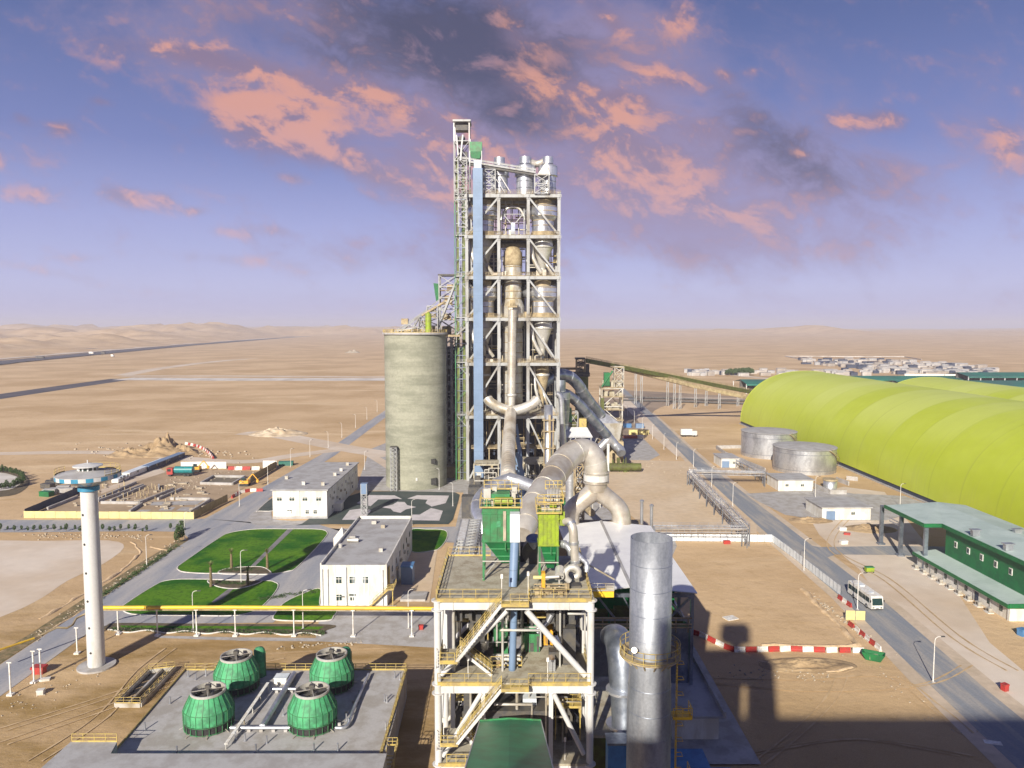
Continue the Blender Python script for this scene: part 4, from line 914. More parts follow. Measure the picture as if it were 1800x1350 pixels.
c = P(1048, 839, 151); MB().tube([c + Vector((0, 0, -.6)), c + Vector((0, 0, .6))], 2.62, 36).build('expansion_joint', 'white', t)
mb = MB()
for dz in (-1.0, 1.1): mb.tube([c + Vector((0, 0, dz - .1)), c + Vector((0, 0, dz + .1))], 2.68, 36)
for q in (P(1018, 888, 151), P(1078, 888, 151)): pass
mb.build('flange_ring', 'dusty', t)
mb = MB()
for x0, px in ((11.8, 1000), (22.0, 1091)):
    b = P(px, 945, 151); mb.lathe(b.x, 151, [(2.0, b.z + 2.5), (3.3, b.z + .4), (3.3, b.z - 1)], 20)
    mb.box(b.x - 4.2, b.x + 4.2, 147.4, 155, b.z - 3.5, b.z - 1)
mb.build('base_box', 'beige', t)
t = thing('kiln_filter_house', 'low dusty plant block under the inverted Y duct behind the white roof', 'building', (17, 158, 0))
MB().box(5, 29, 153.5, 168, 0, 15).build('wall', 'wall', t)
mb = MB(); mb.box(4.4, 29.6, 153.2, 168.5, 15, 15.5); mb.build('roof', 'beige', t)
mb = MB(); mb.rail([(4.6, 153.4, 15.5), (29.4, 153.4, 15.5)], 1.1, 1.6, .08); mb.build('handrail', 'yellow', t)
for px, py, h in ((1128, 882, 26), (1145, 890, 30)):
    g = P(px, py + h, 165); single(MB().cyl(g.x, 165, 0, P(px, py, 165).z, .35, n=10).lathe(g.x, 165, [(.5, P(px, py, 165).z), (.5, P(px, py, 165).z + .3), (.01, P(px, py, 165).z + .6)], 10), 'vent_pipe', 'silver', 'thin %s vent pipe behind the white sheet roof' % ('pale blue left-hand' if h == 26 else 'right-hand'), 'pipe')
# silver ducts on the right of the tower
t = tube_thing('cooler_duct', 'upper of the two blue-silver ducts sloping down right of the tower', 'duct', [P(955, 672, 300), P(975, 660, 303), P(998, 661, 306), P(1015, 675, 310), P(1028, 695, 314), P(1043, 715, 318), P(1060, 735, 322)], [2.6, 2.6, 2.5, 2.45, 2.4, 2.4, 2.4], 'silverdark', 24, 9, sp=4, bm='silver')
tube_thing('cooler_duct', 'lower of the two blue-silver ducts, ending in a small inverted Y', 'duct', [P(985, 668, 300), P(986, 690, 300), P(998, 694, 302), P(1018, 710, 305), P(1038, 732, 308), P(1060, 757, 311), P(1068, 766, 312)], [2.2, 2.2, 2.1, 2.1, 2.1, 2.1, 2.1], 'silverdark', 24, 9, sp=4, bm='silver')
t = thing('branch_duct', 'small inverted Y of silver pipe at the foot of the lower sloping duct', 'duct', G(1070, 812))
for pts in ([P(1064, 762, 312), P(1070, 770, 312), P(1060, 782, 312), P(1050, 792, 312)], [P(1066, 762, 312), P(1073, 772, 312), P(1082, 783, 312), P(1090, 790, 310), P(1092, 797, 308)]):
    MB().tube(pts, 1.9, 18, smooth_pts=4).build('pipe', 'silver', t)
mb = MB(); q = P(1069, 780, 305); mb.beam((q.x, 305, 0), (q.x, 305, q.z), 1.0); mb.build('support_leg', 'white', t)
t = thing('clinker_hopper', 'grey faceted hopper at the foot of the upper sloping duct', 'hopper', G(1072, 800))
c = P(1074, 750, 322); MB().add([(c.x - 6, 318, c.z + 2), (c.x + 4.5, 318, c.z + 2), (c.x + 4.5, 327, c.z + 2), (c.x - 6, 327, c.z + 2), (c.x - 3, 320, c.z - 6), (c.x + 3.5, 320, c.z - 6), (c.x + 3.5, 326, c.z - 6), (c.x - 3, 326, c.z - 6)], [(0, 1, 2, 3), (4, 5, 1, 0), (5, 6, 2, 1), (6, 7, 3, 2), (7, 4, 0, 3), (7, 6, 5, 4)]).build('body', 'vessel', t)
MB().add([(c.x - 5.5, 318, c.z + 2), (c.x + 3, 318, c.z + 2), (c.x + 3, 326, c.z + 2), (c.x - 5.5, 326, c.z + 2), (c.x - 4.5, 320, c.z + 7), (c.x - .5, 320, c.z + 5), (c.x - .5, 325, c.z + 5), (c.x - 4.5, 325, c.z + 7)], [(0, 1, 5, 4), (1, 2, 6, 5), (2, 3, 7, 6), (3, 0, 4, 7), (4, 5, 6, 7)]).build('hood', 'silver', t)
MB().box(c.x - 6, c.x + 5, 318, 328, 0, c.z - 6).build('pedestal', 'beige', t)
mb = MB(); rng = random.Random(5)
for k in range(26): x = rng.uniform(c.x - 12, c.x + 9); y = rng.uniform(302, 312); w = rng.uniform(.4, 1.4); mb.box(x, x + w, y, y + w, 0, rng.uniform(1, 5))
mb.tube([(c.x - 3, 303, 2.2), (c.x + 10, 303, 2.2)], 1.6, 14); mb.build('ground_machinery', 'olive', t)
t = thing('cooler_tower', 'dusty white lattice tower with platforms right of the sloping ducts', 'tower', G(1077, 800))
Yc = 330
def fx(px, Y): return P(px, 700, Y).x
MB().lattice(fx(1058, Yc), fx(1094, Yc), Yc, Yc + 8, 0, P(0, 683, Yc).z, 4, .55, .35, False).build('lattice_frame', 'vessel', t)
MB().lattice(fx(1080, Yc), fx(1096, Yc), Yc, Yc + 5, P(0, 683, Yc).z, P(0, 645, Yc).z, 3, .35, .25).build('upper_frame', 'vessel', t)
mb = MB()
for py in (645, 680, 697, 720, 738, 765): z = P(0, py, Yc).z; a0 = 1076 if py < 660 else 1056; mb.box(fx(a0, Yc), fx(1097, Yc), Yc - .4, Yc + 8, z - .3, z)
mb.build('platform', 'beige', t)
mb = MB(); rng = random.Random(8)
for k in range(40):
    x = rng.uniform(fx(1060, Yc), fx(1092, Yc)); z = rng.choice([P(0, q, Yc).z for q in (680, 697, 720, 738, 765)]); w = rng.uniform(.3, 1.3); y = rng.uniform(Yc, Yc + 5); mb.box(x - w, x + w, y, y + 2 * w, z, z + rng.uniform(.8, 3))
mb.build('machinery', 'deck', t)
mb = MB(); mb.fb(1062, 655, 1072, 678, Yc - 1, 3); mb.tube([P(1058, 680, Yc - 1), P(1077, 652, Yc - 1)], .4, 8); mb.build('hopper', 'dgreen', t)
MB().fb(1056, 700, 1062, 730, Yc - 1, 2).build('side_casing', 'olive', t)
t = thing('olive_bin', 'dark olive bin with a brown lattice head house behind the sloping ducts', 'silo', G(1021, 770))
Yo = 372
x0, x1 = fx(1011, Yo), fx(1034, Yo); cx = (x0 + x1) / 2
MB().lathe(cx, Yo, [((x1 - x0) / 2, 0), ((x1 - x0) / 2, P(0, 662, Yo).z), (.01, P(0, 662, Yo).z)], 24).build('shell', 'olive', t)
MB().lattice(fx(1013, Yo), fx(1028, Yo), Yo - 2, Yo + 3, P(0, 662, Yo).z, P(0, 631, Yo).z, 3, .45, .3).build('head_frame', 'beige', t)
mb = MB(); mb.fb(1012, 629, 1029, 632, Yo - 2.4, 6); mb.fb(1015, 636, 1027, 644, Yo - 1.5, 4); mb.fb(1016, 648, 1026, 660, Yo - 1.5, 4); mb.fb(1005, 655, 1037, 662, Yo - 4, 8); mb.fb(1029, 640, 1036, 656, Yo - 1, 3); mb.build('head_machinery', 'dark', t)
# long conveyors to the storage dome
t = thing('long_conveyor', 'olive double conveyor gallery on tall trestles running to the yellow-green dome', 'conveyor', (110, 470, 0))
a, b, c2 = P(1030, 634, 400), P(1210, 668, 455), P(1345, 694, 500)
mb = MB(); mb.beam(a, b, 3.0, 2.2); mb.beam(b, c2, 3.0, 2.2); mb.build('gallery', 'olive', t)
mb = MB(); a3, b3, c3 = P(1096, 648, 425), P(1215, 678, 452), P(1345, 706, 470); mb.beam(a3, b3, 3, 2.0); mb.beam(b3, c3, 3, 2.0); mb.build('gallery', 'beige', t)
mb = MB(); up = Vector((0, -1.4, 1.2)); mb.rail([a + up, b + up, c2 + up], 1.0, 4, .2); mb.rail([a3 + up, b3 + up, c3 + up], 1.0, 4, .2); mb.build('handrail', 'beige', t)
mb = MB(); mb.beam(P(960, 648, 385), P(1020, 648, 380), 2, 1.2); mb.build('gallery', 'beige', t)
for px, py, top in ((1117, 710, 654), (1127, 719, 660), (1173, 714, 668), (1185, 719, 671), (1195, 719, 673), (1241, 714, 684), (1264, 719, 688), (1297, 714, 692), (1222, 716, 680)):
    g = G(px, py); mb = MB(); z = P(px, top, g.y).z - .5
    for s_ in (-.6, .6): mb.beam((g.x + s_ * 1.3, g.y, 0), (g.x + s_, g.y, z), .4)
    n = max(3, int(z / 5))
    for k in range(n): mb.beam((g.x - .6, g.y, z * k / n), (g.x + .6, g.y, z * (k + 1) / n), .2)
    mb.build('trestle', 'steel', t)
t = thing('desert_pipeline', 'two thin dark pipelines low over the ground under the conveyor', 'pipeline', G(1200, 712))
for pyy in (703, 708):
    mb = MB(); mb.tube([G(1095, pyy - 5, 1), G(1180, pyy - 3, 1), G(1260, pyy, 1), G(1345, pyy + 2, 1)], .7, 6); mb.build('pipe', 'dark', t)
# slim silver stack in front of the tower's right bay
t = thing('slim_stack', 'slim silver stack with beige lower casing in front of the tower right bay', 'stack', (P(964, 712, 262).x, 262, 0))
q = P(964, 712, 262); MB().lathe(q.x, 262, [(1.5, 8), (1.5, q.z), (1.25, q.z), (1.25, q.z - 3)], 24, True).build('shell', 'silver', t)
mb = MB()
for z in (4, 11, 17, 23, 27): mb.box(q.x - 2.2, q.x + 2.2, 259.6, 263, z, z + .3)
for s_ in (-1.6, 1.6): mb.beam((q.x + s_, 260.2, 0), (q.x + s_, 260.2, 28), .35)
mb.cyl(q.x + .4, 260, 0, 29, .5, n=10); mb.build('casing', 'beige', t)
t = thing('white_canopy', 'small white sheet canopy with one ridge right of the slim stack', 'canopy', G(1022, 800))
Yk = 285
mb = MB(); z = P(0, 768, Yk).z; z2 = P(0, 752, Yk + 8).z
mb.add([P(990, 768, Yk), P(1042, 768, Yk), P(1032, 751, Yk + 9), P(988, 751, Yk + 9)], [(0, 1, 2, 3)]); mb.add([v + Vector((0, 0, -.3)) for v in (P(990, 768, Yk), P(1042, 768, Yk), P(1032, 751, Yk + 9), P(988, 751, Yk + 9))], [(3, 2, 1, 0)]); mb.build('roof', 'bigroof', t)
mb = MB()
for px in (993, 1012, 1039): q = P(px, 768, Yk); mb.beam((q.x, Yk + .3, 0), (q.x, Yk + .3, q.z - .2), .35); mb.beam((q.x, Yk + .3, q.z - 5), (q.x + 2.5, Yk + .3, q.z - .4), .22)
mb.build('frame', 'steel', t)
t = thing('process_tower', 'small green and white process frame behind the white canopy', 'tower', G(1015, 790))
Yk = 296
mb = MB(); mb.lattice(fx(1000, Yk), fx(1016, Yk), Yk, Yk + 4, 0, P(0, 724, Yk).z, 5, .35, .25); mb.build('frame', 'steel', t)
mb = MB(); mb.fb(996, 718, 1005, 742, Yk - 1, 4); mb.build('filter', 'green', t)
mb = MB(); mb.fb(1002, 730, 1014, 736, Yk, 3); mb.fb(1003, 742, 1013, 750, Yk, 3); mb.build('machinery', 'olive', t)
MB().fb(1018, 736, 1031, 752, Yk, 3).build('platform', 'yellow', t)
tube_thing('vertical_duct', 'blue-silver vertical duct at the right foot of the tower', 'duct', [P(991, 690, 292), P(991, 730, 292), P(985, 790, 292)], [2.6, 2.2, 2.0], 'silverdark', 20, 5, sp=2)
tube_thing('vertical_duct', 'white bent pipe down the right column of the tower', 'pipe', [P(978, 692, 284), P(986, 700, 284), P(988, 740, 284), P(993, 800, 284)], 1.1, 'silver', 14, 7, sp=3)
tube_thing('vertical_duct', 'silver vertical duct between the huge arched duct and its Y branch', 'duct', [P(1003, 830, 172), P(1003, 870, 172), P(1003, 905, 172)], 1.2, 'silver', 16, 4)
t = thing('scaffold_tower', 'rusty lattice frame seen through the loop of the huge arched duct', 'tower', G(1020, 900))
MB().lattice(fx(1012, 168), fx(1028, 168), 168, 171, 0, P(0, 820, 168).z, 9, .25, .18).build('lattice_frame', 'beige', t)
# low plant below the tower and between the ducts
t = thing('kiln_building', 'dark jumble of kiln machinery at the foot of the tower', 'machinery', (0, 262, 0))
mb = MB(); rng = random.Random(21)
for k in range(90):
    x = rng.uniform(-15, 24); y = rng.uniform(225, 283); w = rng.uniform(.6, 2.4); h = rng.uniform(1, 7)
    if abs(x) < 3: continue
    mb.box(x - w, x + w, y - w, y + w, 0, h)
mb.build('housing', 'dark', t)
mb = MB()
for k in range(40):
    x = rng.uniform(-15, 24); y = rng.uniform(220, 280); h = rng.uniform(3, 9); L_ = rng.uniform(3, 9)
    mb.beam((x, y, h), (x + L_, y, h), .35); mb.beam((x, y, 0), (x, y, h), .3); mb.beam((x + L_, y, 0), (x + L_, y, h), .3)
mb.build('pipe_frame', 'vessel', t)
mb = MB(); mb.tube([(5, 240, 5.5), (24, 248, 5)], 2.2, 20); mb.tube([(-12, 236, 3), (-4, 262, 6)], 1.1, 14); mb.tube([(12, 230, 6), (18, 222, 9), (22, 200, 9)], 1.0, 12, smooth_pts=3); mb.build('pipe', 'beige', t)
mb = MB(); mb.box(6, 12, 214, 222, 0, 9); mb.box(14, 19, 226, 232, 0, 6); mb.build('casing', 'dgreen', t)
mb = MB(); mb.box(-14, -5, 270, 280, 9, 9.4); mb.box(4, 17, 268, 281, 10, 10.4); mb.rail([(4, 268, 10.4), (17, 268, 10.4)], 1.1, 1.6, .1); mb.rail([(-14, 270, 9.4), (-5, 270, 9.4)], 1.1, 1.6, .1)
for x in (-14, -5, 4, 10, 17): mb.beam((x, 268.5, 0), (x, 268.5, 10), .4)
mb.build('platform', 'deck', t)

t = thing('truss_conveyor', 'white panelled lattice truss leading away behind the left rear corner of the top deck', 'conveyor', (-8, 115, 0))
n0, n1, f0, f1 = P(795, 975, 101), P(832, 975, 101), P(811, 914, 128), P(845, 914, 128)
mb = MB()
for a, b in ((n0, f0), (n1, f1)): mb.beam(a, b, .28, .3); mb.beam(a - Vector((0, 0, 1.8)), b - Vector((0, 0, 1.8)), .25)
m1_, m2_ = n0.lerp(n1, .45), f0.lerp(f1, .38); mb.beam(m1_, m2_, .22)
for k in range(13):
    f = k / 12; a, b = n0.lerp(f0, f), n1.lerp(f1, f); mb.beam(a, b, .2); mb.beam(a, a - Vector((0, 0, 1.8)), .16); mb.beam(b, b - Vector((0, 0, 1.8)), .16)
    if k < 12:
        g_ = (k + 1) / 12; mb.beam(m1_.lerp(m2_, f), n1.lerp(f1, g_), .15); mb.beam(b, m1_.lerp(m2_, g_), .14)
mb.build('truss', 'steel', t)
up = Vector((0, 0, .12)); MB().add([n0.lerp(f0, .35) + up, m1_.lerp(m2_, .35) + up, m2_ + up, f0 + up], [(0, 1, 2, 3)]).build('cover_sheet', 'plastic', t)
mb = MB()
for f in (.45, .95): a, b = n0.lerp(f0, f), n1.lerp(f1, f); mb.beam((a.x, a.y, 0), a - Vector((0, 0, 1.8)), .35); mb.beam((b.x, b.y, 0), b - Vector((0, 0, 1.8)), .35)
mb.build('leg', 'silver', t)
# ------------------------------------------------------------------ near filter tower (white tubular frame)
NX0, NX1, NY0, NY1 = -8.7, 9.2, 84.0, 100.0
NZ = [8.6, 18.45, 28.5]
t = thing('filter_tower', 'near white tubular steel tower with yellow-railed decks and zigzag stairs', 'tower', (0, 92, 0)); FT = t
for y in (NY0, NY0 + 8, NY1):
    for x in ((NX0, NX1) if y == NY0 else (NX0 + .1, NX1 - .1)):
        mb = MB(); mb.cyl(x, y, 0, 28.2, .42, n=20)
        for z in NZ:
            for dz in (-1.35, -.22): mb.cyl(x, y, z + dz - .06, z + dz + .06, .72, n=24)
        mb.build('column', 'white', t)
for x, z0, z1 in ((4.6, 8.6, 17.2), (-3.4, 8.6, 17.2), (-7.4, 18.6, 27), (-7.9, 18.6, 27), (-7.3, 8.6, 17.2)):
    MB().beam((x, NY0 + .3 if abs(x) < 6 else NY0 + 4, z0), (x, NY0 + .3 if abs(x) < 6 else NY0 + 4, z1), .5).build('post', 'white', t)
for i, z in enumerate(NZ):
    mb = MB(); mb.box(NX0 + .3, NX1 - .3, NY0 - .25, NY0 + .25, z - 1.3, z - .3); mb.box(NX0 + .3, NX1 - .3, NY1 - .25, NY1 + .25, z - 1.3, z - .3)
    for y in (NY0 + 8,): mb.box(NX0 + .3, NX1 - .3, y - .2, y + .2, z - 1.2, z - .35)
    for x in (NX0, NX1, -3, 3.2): mb.box(x - .2, x + .2, NY0 + .3, NY1 - .3, z - 1.25, z - .3)
    for x in (-6.9, -2.7, 4.1, 6.6): mb.box(x - .06, x + .06, NY0 - .35, NY0 - .25, z - 1.3, z - .3)
    mb.build('floor_beam', 'white', t)
    mb = MB()
    if i == 2: mb.box(NX0 - .3, NX1 + .4, NY0 - .5, NY1, z - .28, z)
    elif i == 1: mb.box(NX0, -2.6, NY0 - .4, NY1, z - .28, z); mb.box(-2.6, 1.2, NY0 - .4, 87.5, z - .29, z - .004); mb.box(1.2, NX1, NY0 - .4, NY1, z - .28, z)
    else: mb.box(NX0, -3.9, NY0 - .4, NY1, z - .28, z); mb.box(4.4, NX1, NY0 - .4, NY1, z - .28, z)
    mb.build('floor_deck', 'deck', t)
    mb = MB()
    for a, b in (((NX0, NX1),) if i else ((NX0, -4.2),)): mb.box(a, -1.2 if i else b, NY0 - .62, NY0 - .46, z - .25, z + .16); i and mb.box(1.9, NX1, NY0 - .62, NY0 - .46, z - .25, z + .16)
    mb.build('toe_plate', 'yellow', t)
    mb = MB()
    if i == 2:
        mb.rail([(NX0, NY0 - .45, z), (-1.2, NY0 - .45, z)], 1.25, 1.5, .055); mb.rail([(1.9, NY0 - .45, z), (NX1, NY0 - .45, z), (NX1 + .1, NY1, z)], 1.25, 1.5, .055)
        mb.rail([(NX0 - .1, NY0 - .4, z), (NX0 - .1, NY1, z), (-3, NY1, z)], 1.25, 1.5, .055)
        mb.rail([(2.0, 86.6, z), (2.0, NY0 - .4, z)], 1.25, 1.2, .055)
    elif i == 1:
        mb.rail([(NX0, NY0 - .45, z), (-2.4, NY0 - .45, z)], 1.2, 1.5, .052); mb.rail([(1.9, NY0 - .45, z), (NX1, NY0 - .45, z)], 1.2, 1.5, .052); mb.rail([(NX1, NY0, z), (NX1, NY1, z)], 1.2, 1.6, .052); mb.rail([(NX0, NY0, z), (NX0, NY1, z)], 1.2, 1.6, .052)
        mb.rail([(-2.6, 88, z), (1.2, 88, z)], 1.2, 1.4, .07)
    else: mb.rail([(NX0 + 1, NY0 - .45, z), (-4.4, NY0 - .45, z)], 1.2, 1.3, .07)
    mb.build('handrail', 'yellow', t)
    if i: mb = MB(); mb.box(-1.2, 1.9, NY0 - 1.6, NY0 - .45, z - .3, z - .12); mb.box(-1.25, 1.95, NY0 - 1.75, NY0 - 1.6, z - .4, z - .02); mb.rail([(-.2, NY0 - 1.6, z - .1), (1.9, NY0 - 1.6, z - .1), (1.9, NY0 - .5, z - .1)], 1.2, 1.1, .055); mb.build('stair_head', 'yellow', t)
# round braces
def pb(p, q, r=.3): MB().tube([p, q], r, 14).build('brace', 'white', FT)
pb((NX0 + .4, NY0, 19.3), (-.6, NY0, 27.0)); pb((1.7, NY0, 27.0), (NX1 - .6, NY0, 19.2), .36)
pb((4.9, NY0, 17.0), (NX1 - .7, NY0, 9.6), .3); pb((-3.6, NY0 + .2, 17.0), (NX0 + .5, NY0 + .2, 9.2), .27)
for y in (NY0 + 8, NY1):
    pb((NX0 + .4, y, 19.3), (-.6, y, 27.0), .26); pb((1.7, y, 27.0), (NX1 - .6, y, 19.2), .26)
    pb((-.6, y, 17), (NX0 + .4, y, 9.4), .26); pb((1.7, y, 17), (NX1 - .6, y, 9.4), .26)
for x in (NX0, NX1):
    pb((x, NY0 + .5, 19.2), (x, NY0 + 7.6, 26.8), .24); pb((x, NY1 - .5, 19.2), (x, NY0 + 8.4, 26.8), .24); pb((x, NY0 + .5, 9.2), (x, NY0 + 7.6, 16.8), .24)
# stairs on the face
def flight(p, q, w=1.0, n=18, name='staircase'):     # p lower, q upper, stairs extend w in +Y
    mb = MB(); p = Vector(p); q = Vector(q)
    for dy in (0, w): mb.beam(p + Vector((0, dy, 0)), q + Vector((0, dy, 0)), .1, .34)
    a = mb.build(name, 'white', FT)
    mb = MB()
    for k in range(n):
        c = p.lerp(q, (k + .5) / n); mb.box(c.x - .13, c.x + .13, c.y + .05, c.y + w - .05, c.z + .05, c.z + .09)
    mb.build('tread', 'deck', a)
    mb = MB()
    for dy in (0, w):
        a0, b0 = p + Vector((0, dy, .15)), q + Vector((0, dy, .15)); m = 8
        for k in range(m + 1): c = a0.lerp(b0, k / m); mb.beam(c, c + Vector((0, 0, 1.05)), .05)
        for h in (1.05, .72, .4): mb.beam(a0 + Vector((0, 0, h)), b0 + Vector((0, 0, h)), .05)
    mb.build('handrail', 'yellow', a)
def landing(x0, x1, y0, y1, z):
    mb = MB(); mb.box(x0, x1, y0, y1, z - .18, z); mb.build('landing', 'deck', FT)
    mb = MB(); mb.rail([(x1 - .3, y0, z), (x0, y0, z), (x0, y1, z)], 1.1, .9, .07); mb.box(x0 - .03, x1 + .03, y0 - .08, y0 - .03, z - .22, z + .05); mb.build('landing_rail', 'yellow', FT)
for top, low in ((28.35, 21.6), (18.3, 11.7)):
    flight((-6.4, NY0 - 1.65, low), (-1.2, NY0 - 1.65, top)); landing(-8.3, -6.3, NY0 - 1.7, NY0 + 1.9, low)
flight((-2.4, NY0 + 1.4, 18.5), (-6.2, NY0 + 1.4, 21.6), 1.0, 10); flight((-3.4, NY0 + 1.4, 8.7), (-6.2, NY0 + 1.4, 11.6), 1.0, 10)
mb = MB()
for x in (-7.9, -6.6): mb.beam((x, NY0 - 1.4, 11.5), (NX0 + .3, NY0 + .2, 9.6), .14); mb.beam((x, NY0 - 1.4, 21.4), (NX0 + .3, NY0 + .2, 19.4), .14)
mb.build('bracket', 'silver', FT)
# ladders & cages at the corner columns
mb = MB()
for z in (20.5, 10.6):
    for k in range(7): mb.beam((NX0 - .1, NY0 - .9, z + k * .35), (NX0 + .3, NY0 - .9, z + k * .35), .05)
    mb.tube([(NX0 - .1, NY0 - .5, z + 2.2), (NX0 - .1, NY0 - 1.0, z + 2.2), (NX0 - .1, NY0 - 1.0, z), (NX0 - .1, NY0 - .5, z)], .05, 6)
mb.build('ladder', 'plastic', FT)
# bag filters
def bagfilter(label, fx0, fx1, Y, d, zt, zb, zh, m, name='bag_filter'):
    t = thing(name, label, 'filter', ((fx0 + fx1) / 2, Y, 28.5)); w = fx1 - fx0; cx = (fx0 + fx1) / 2
    mb = MB(); mb.box(fx0, fx1, Y, Y + d, zb, zt)
    mb.build('body', m, t)
    mb = MB()
    for k in range(1, 5): mb.box(fx0 + w * k / 5 - .04, fx0 + w * k / 5 + .04, Y - .09, Y, zb + .1, zt - .1)
    for z in (zb, zb + (zt - zb) * .82, zt): mb.box(fx0 - .1, fx1 + .1, Y - .12, Y + d + .12, z - .08, z + .08)
    mb.build('stiffener', m, t)
    hx = cx + w * .12; a = .45
    mb = MB(); mb.add([(fx0 + .2, Y + .1, zb), (fx1 - .2, Y + .1, zb), (fx1 - .2, Y + d - .1, zb), (fx0 + .2, Y + d - .1, zb), (hx - a, Y + d * .4, zh), (hx + a, Y + d * .4, zh), (hx + a, Y + d * .6, zh), (hx - a, Y + d * .6, zh)], [(4, 5, 1, 0), (5, 6, 2, 1), (6, 7, 3, 2), (7, 4, 0, 3), (7, 6, 5, 4)])
    mb.build('hopper', 'dgreen', t)
    mb = MB()
    for f in (.33, .66):
        for k, (q0, q1) in enumerate((((fx0 + .2) * (1 - f) + (hx - a) * f, (fx1 - .2) * (1 - f) + (hx + a) * f),)): mb.box(q0, q1, Y + .1 + d * .38 * f - .1, Y + .1 + d * .38 * f, zb - (zb - zh) * f - .08, zb - (zb - zh) * f + .08)
    mb.box(hx - .06, hx + .06, Y + .02, Y + .12, zb - 1.2, zb)
    mb.build('hopper_rib', 'green', t)
    for lx in (fx0, fx1 - .25):
        for ly in (Y, Y + d - .25): MB().box(lx, lx + .25, ly, ly + .25, 28.5, zb).build('leg', 'green', t)
    mb = MB(); z = (28.5 + zb) / 2
    mb.beam((fx0, Y, z), (fx1, Y, z), .12); mb.beam((fx0, Y, 28.7), (fx1, Y + d, zb), .1); mb.beam((fx0, Y + d, 28.7), (fx0, Y, zb), .1); mb.build('cross_brace', 'vessel', t)
    mb = MB(); mb.rail([(fx0 - .3, Y - .4, zt), (fx1 + .3, Y - .4, zt), (fx1 + .3, Y + d + .4, zt), (fx0 - .3, Y + d + .4, zt), (fx0 - .3, Y - .4, zt)], 1.2, .9, .07); mb.build('handrail', 'yellow', t)
    return t
zz = lambda py, Y: P(900, py, Y).z
xx = lambda px, Y: P(px, 950, Y).x
Yg = 90.0
gf = bagfilter('tall green bag filter with dark green hopper, left one on the top deck', xx(848, Yg), xx(913, Yg), Yg, 4.2, zz(892, Yg), zz(952, Yg), zz(998, Yg), 'green')
mb = MB(); rng = random.Random(4); zt = zz(892, Yg)
mb.box(xx(862, Yg), xx(896, Yg), Yg + .8, Yg + 3.4, zt, zt + 1.5); mb.box(xx(852, Yg), xx(862, Yg), Yg + .2, Yg + 2, zt, zt + .7)
mb.build('top_housing', 'green', gf)
MB().tube([(xx(870, Yg), Yg + .3, zt + .75), (xx(901, Yg), Yg + .3, zt + .75)], .5, 16).build('air_receiver', 'lime', gf)
mb = MB()
for k in range(16): x = rng.uniform(xx(850, Yg), xx(910, Yg)); y = rng.uniform(Yg + .4, Yg + 3.8); w = rng.uniform(.1, .35); mb.box(x - w, x + w, y - w, y + w, zt, zt + rng.uniform(.5, 2.4))
for k in range(7): x = rng.uniform(xx(850, Yg), xx(905, Yg)); mb.tube([(x, Yg + .4, zt + .3), (x, Yg + 3.6, zt + .3 + rng.uniform(0, 1.4))], .08, 6)
mb.build('valve_gear', 'vessel', gf)
MB().rail([(xx(850, Yg), Yg + 2.5, zt + 1.7), (xx(912, Yg), Yg + 2.5, zt + 1.7)], 1.2, .9, .08).build('upper_handrail', 'yellow', gf)
MB().box(xx(884.5, Yg), xx(889.5, Yg), Yg - .2, Yg - .09, zz(950, Yg), zz(898, Yg)).build('rusty_seam', 'rubble', gf)
MB().box(xx(873, Yg), xx(880, Yg), Yg - .1, Yg - .05, zz(926, Yg), zz(916, Yg)).build('inspection_door', 'ct', gf)
# white-blue chute in front of the filter, running down through the decks
t = thing('pale_chute', 'pale blue-white chute running down in front of the green filter', 'chute', (0, 87.5, 18.5))
a = P(905, 902, 89); b = P(905, 951, 89); MB().box(a.x - .6, a.x + .6, 88.4, 89.8, b.z, a.z).build('upper_box', 'whitepanel', t)
mb = MB(); c = P(900, 1030, 87.3); mb.tube([(b.x, 89.1, b.z), (c.x + .1, 87.6, c.z - .2)], [.56, .5], 16); mb.build('pipe', 'blue', t)
mb = MB(); mb.tube([P(904, 1062, 87.0), P(900, 1178, 87.0)], .42, 16); mb.build('lower_pipe', 'blue', t)
Yl = 90.5
lf = bagfilter('narrower yellow-green bag filter, right one on the top deck', xx(947, Yl), xx(982, Yl), Yl, 3.0, zz(902, Yl), zz(959, Yl), zz(1004, Yl), 'lime')
zt = zz(902, Yl)
MB().box(xx(981, Yl) + .2, xx(993, Yl), Yl + .3, Yl + 2.6, zz(925, Yl), zt + .1).build('side_box', 'lime', lf)
mb = MB()
for k in range(9): x = xx(963 + k * 2.6, Yl); mb.tube([(x, Yl + 1, zt + .5), (x, Yl + 1, zt + 2.2), (x + .05, Yl + 2.6, zt + 2.6)], .06, 6)
mb.box(xx(952, Yl), xx(985, Yl), Yl + .6, Yl + 2.6, zt, zt + .6); mb.box(xx(965, Yl), xx(985, Yl), Yl + 1.4, Yl + 2.4, zt + .6, zt + 2.0)
mb.build('valve_gear', 'vessel', lf)
MB().tube([(xx(966, Yl), Yl + .4, zt + .9), (xx(978, Yl), Yl + .4, zt + .9)], .3, 12).build('air_receiver', 'lime', lf)
mb = MB(); mb.rail([(xx(945, Yl), Yl - .3, zt + 1.3), (xx(990, Yl), Yl - .3, zt + 1.3), (xx(990, Yl), Yl + 3, zt + 1.3)], 1.1, .8, .08); mb.rail([(xx(960, Yl), Yl + 2.8, zt + 2.4), (xx(990, Yl), Yl + 2.8, zt + 2.4)], 1.1, .6, .08); mb.build('upper_handrail', 'yellow', lf)
tube_thing('exhaust_duct', 'stained white bent duct right of the yellow-green filter', 'duct', [P(992, 917, 91), P(1001, 917, 90.5), P(1007, 930, 90), P(1009, 960, 90), P(1012, 998, 90)], [.42, .5, .55, .55, .5], 'dusty', 18, 2.4, sp=5)
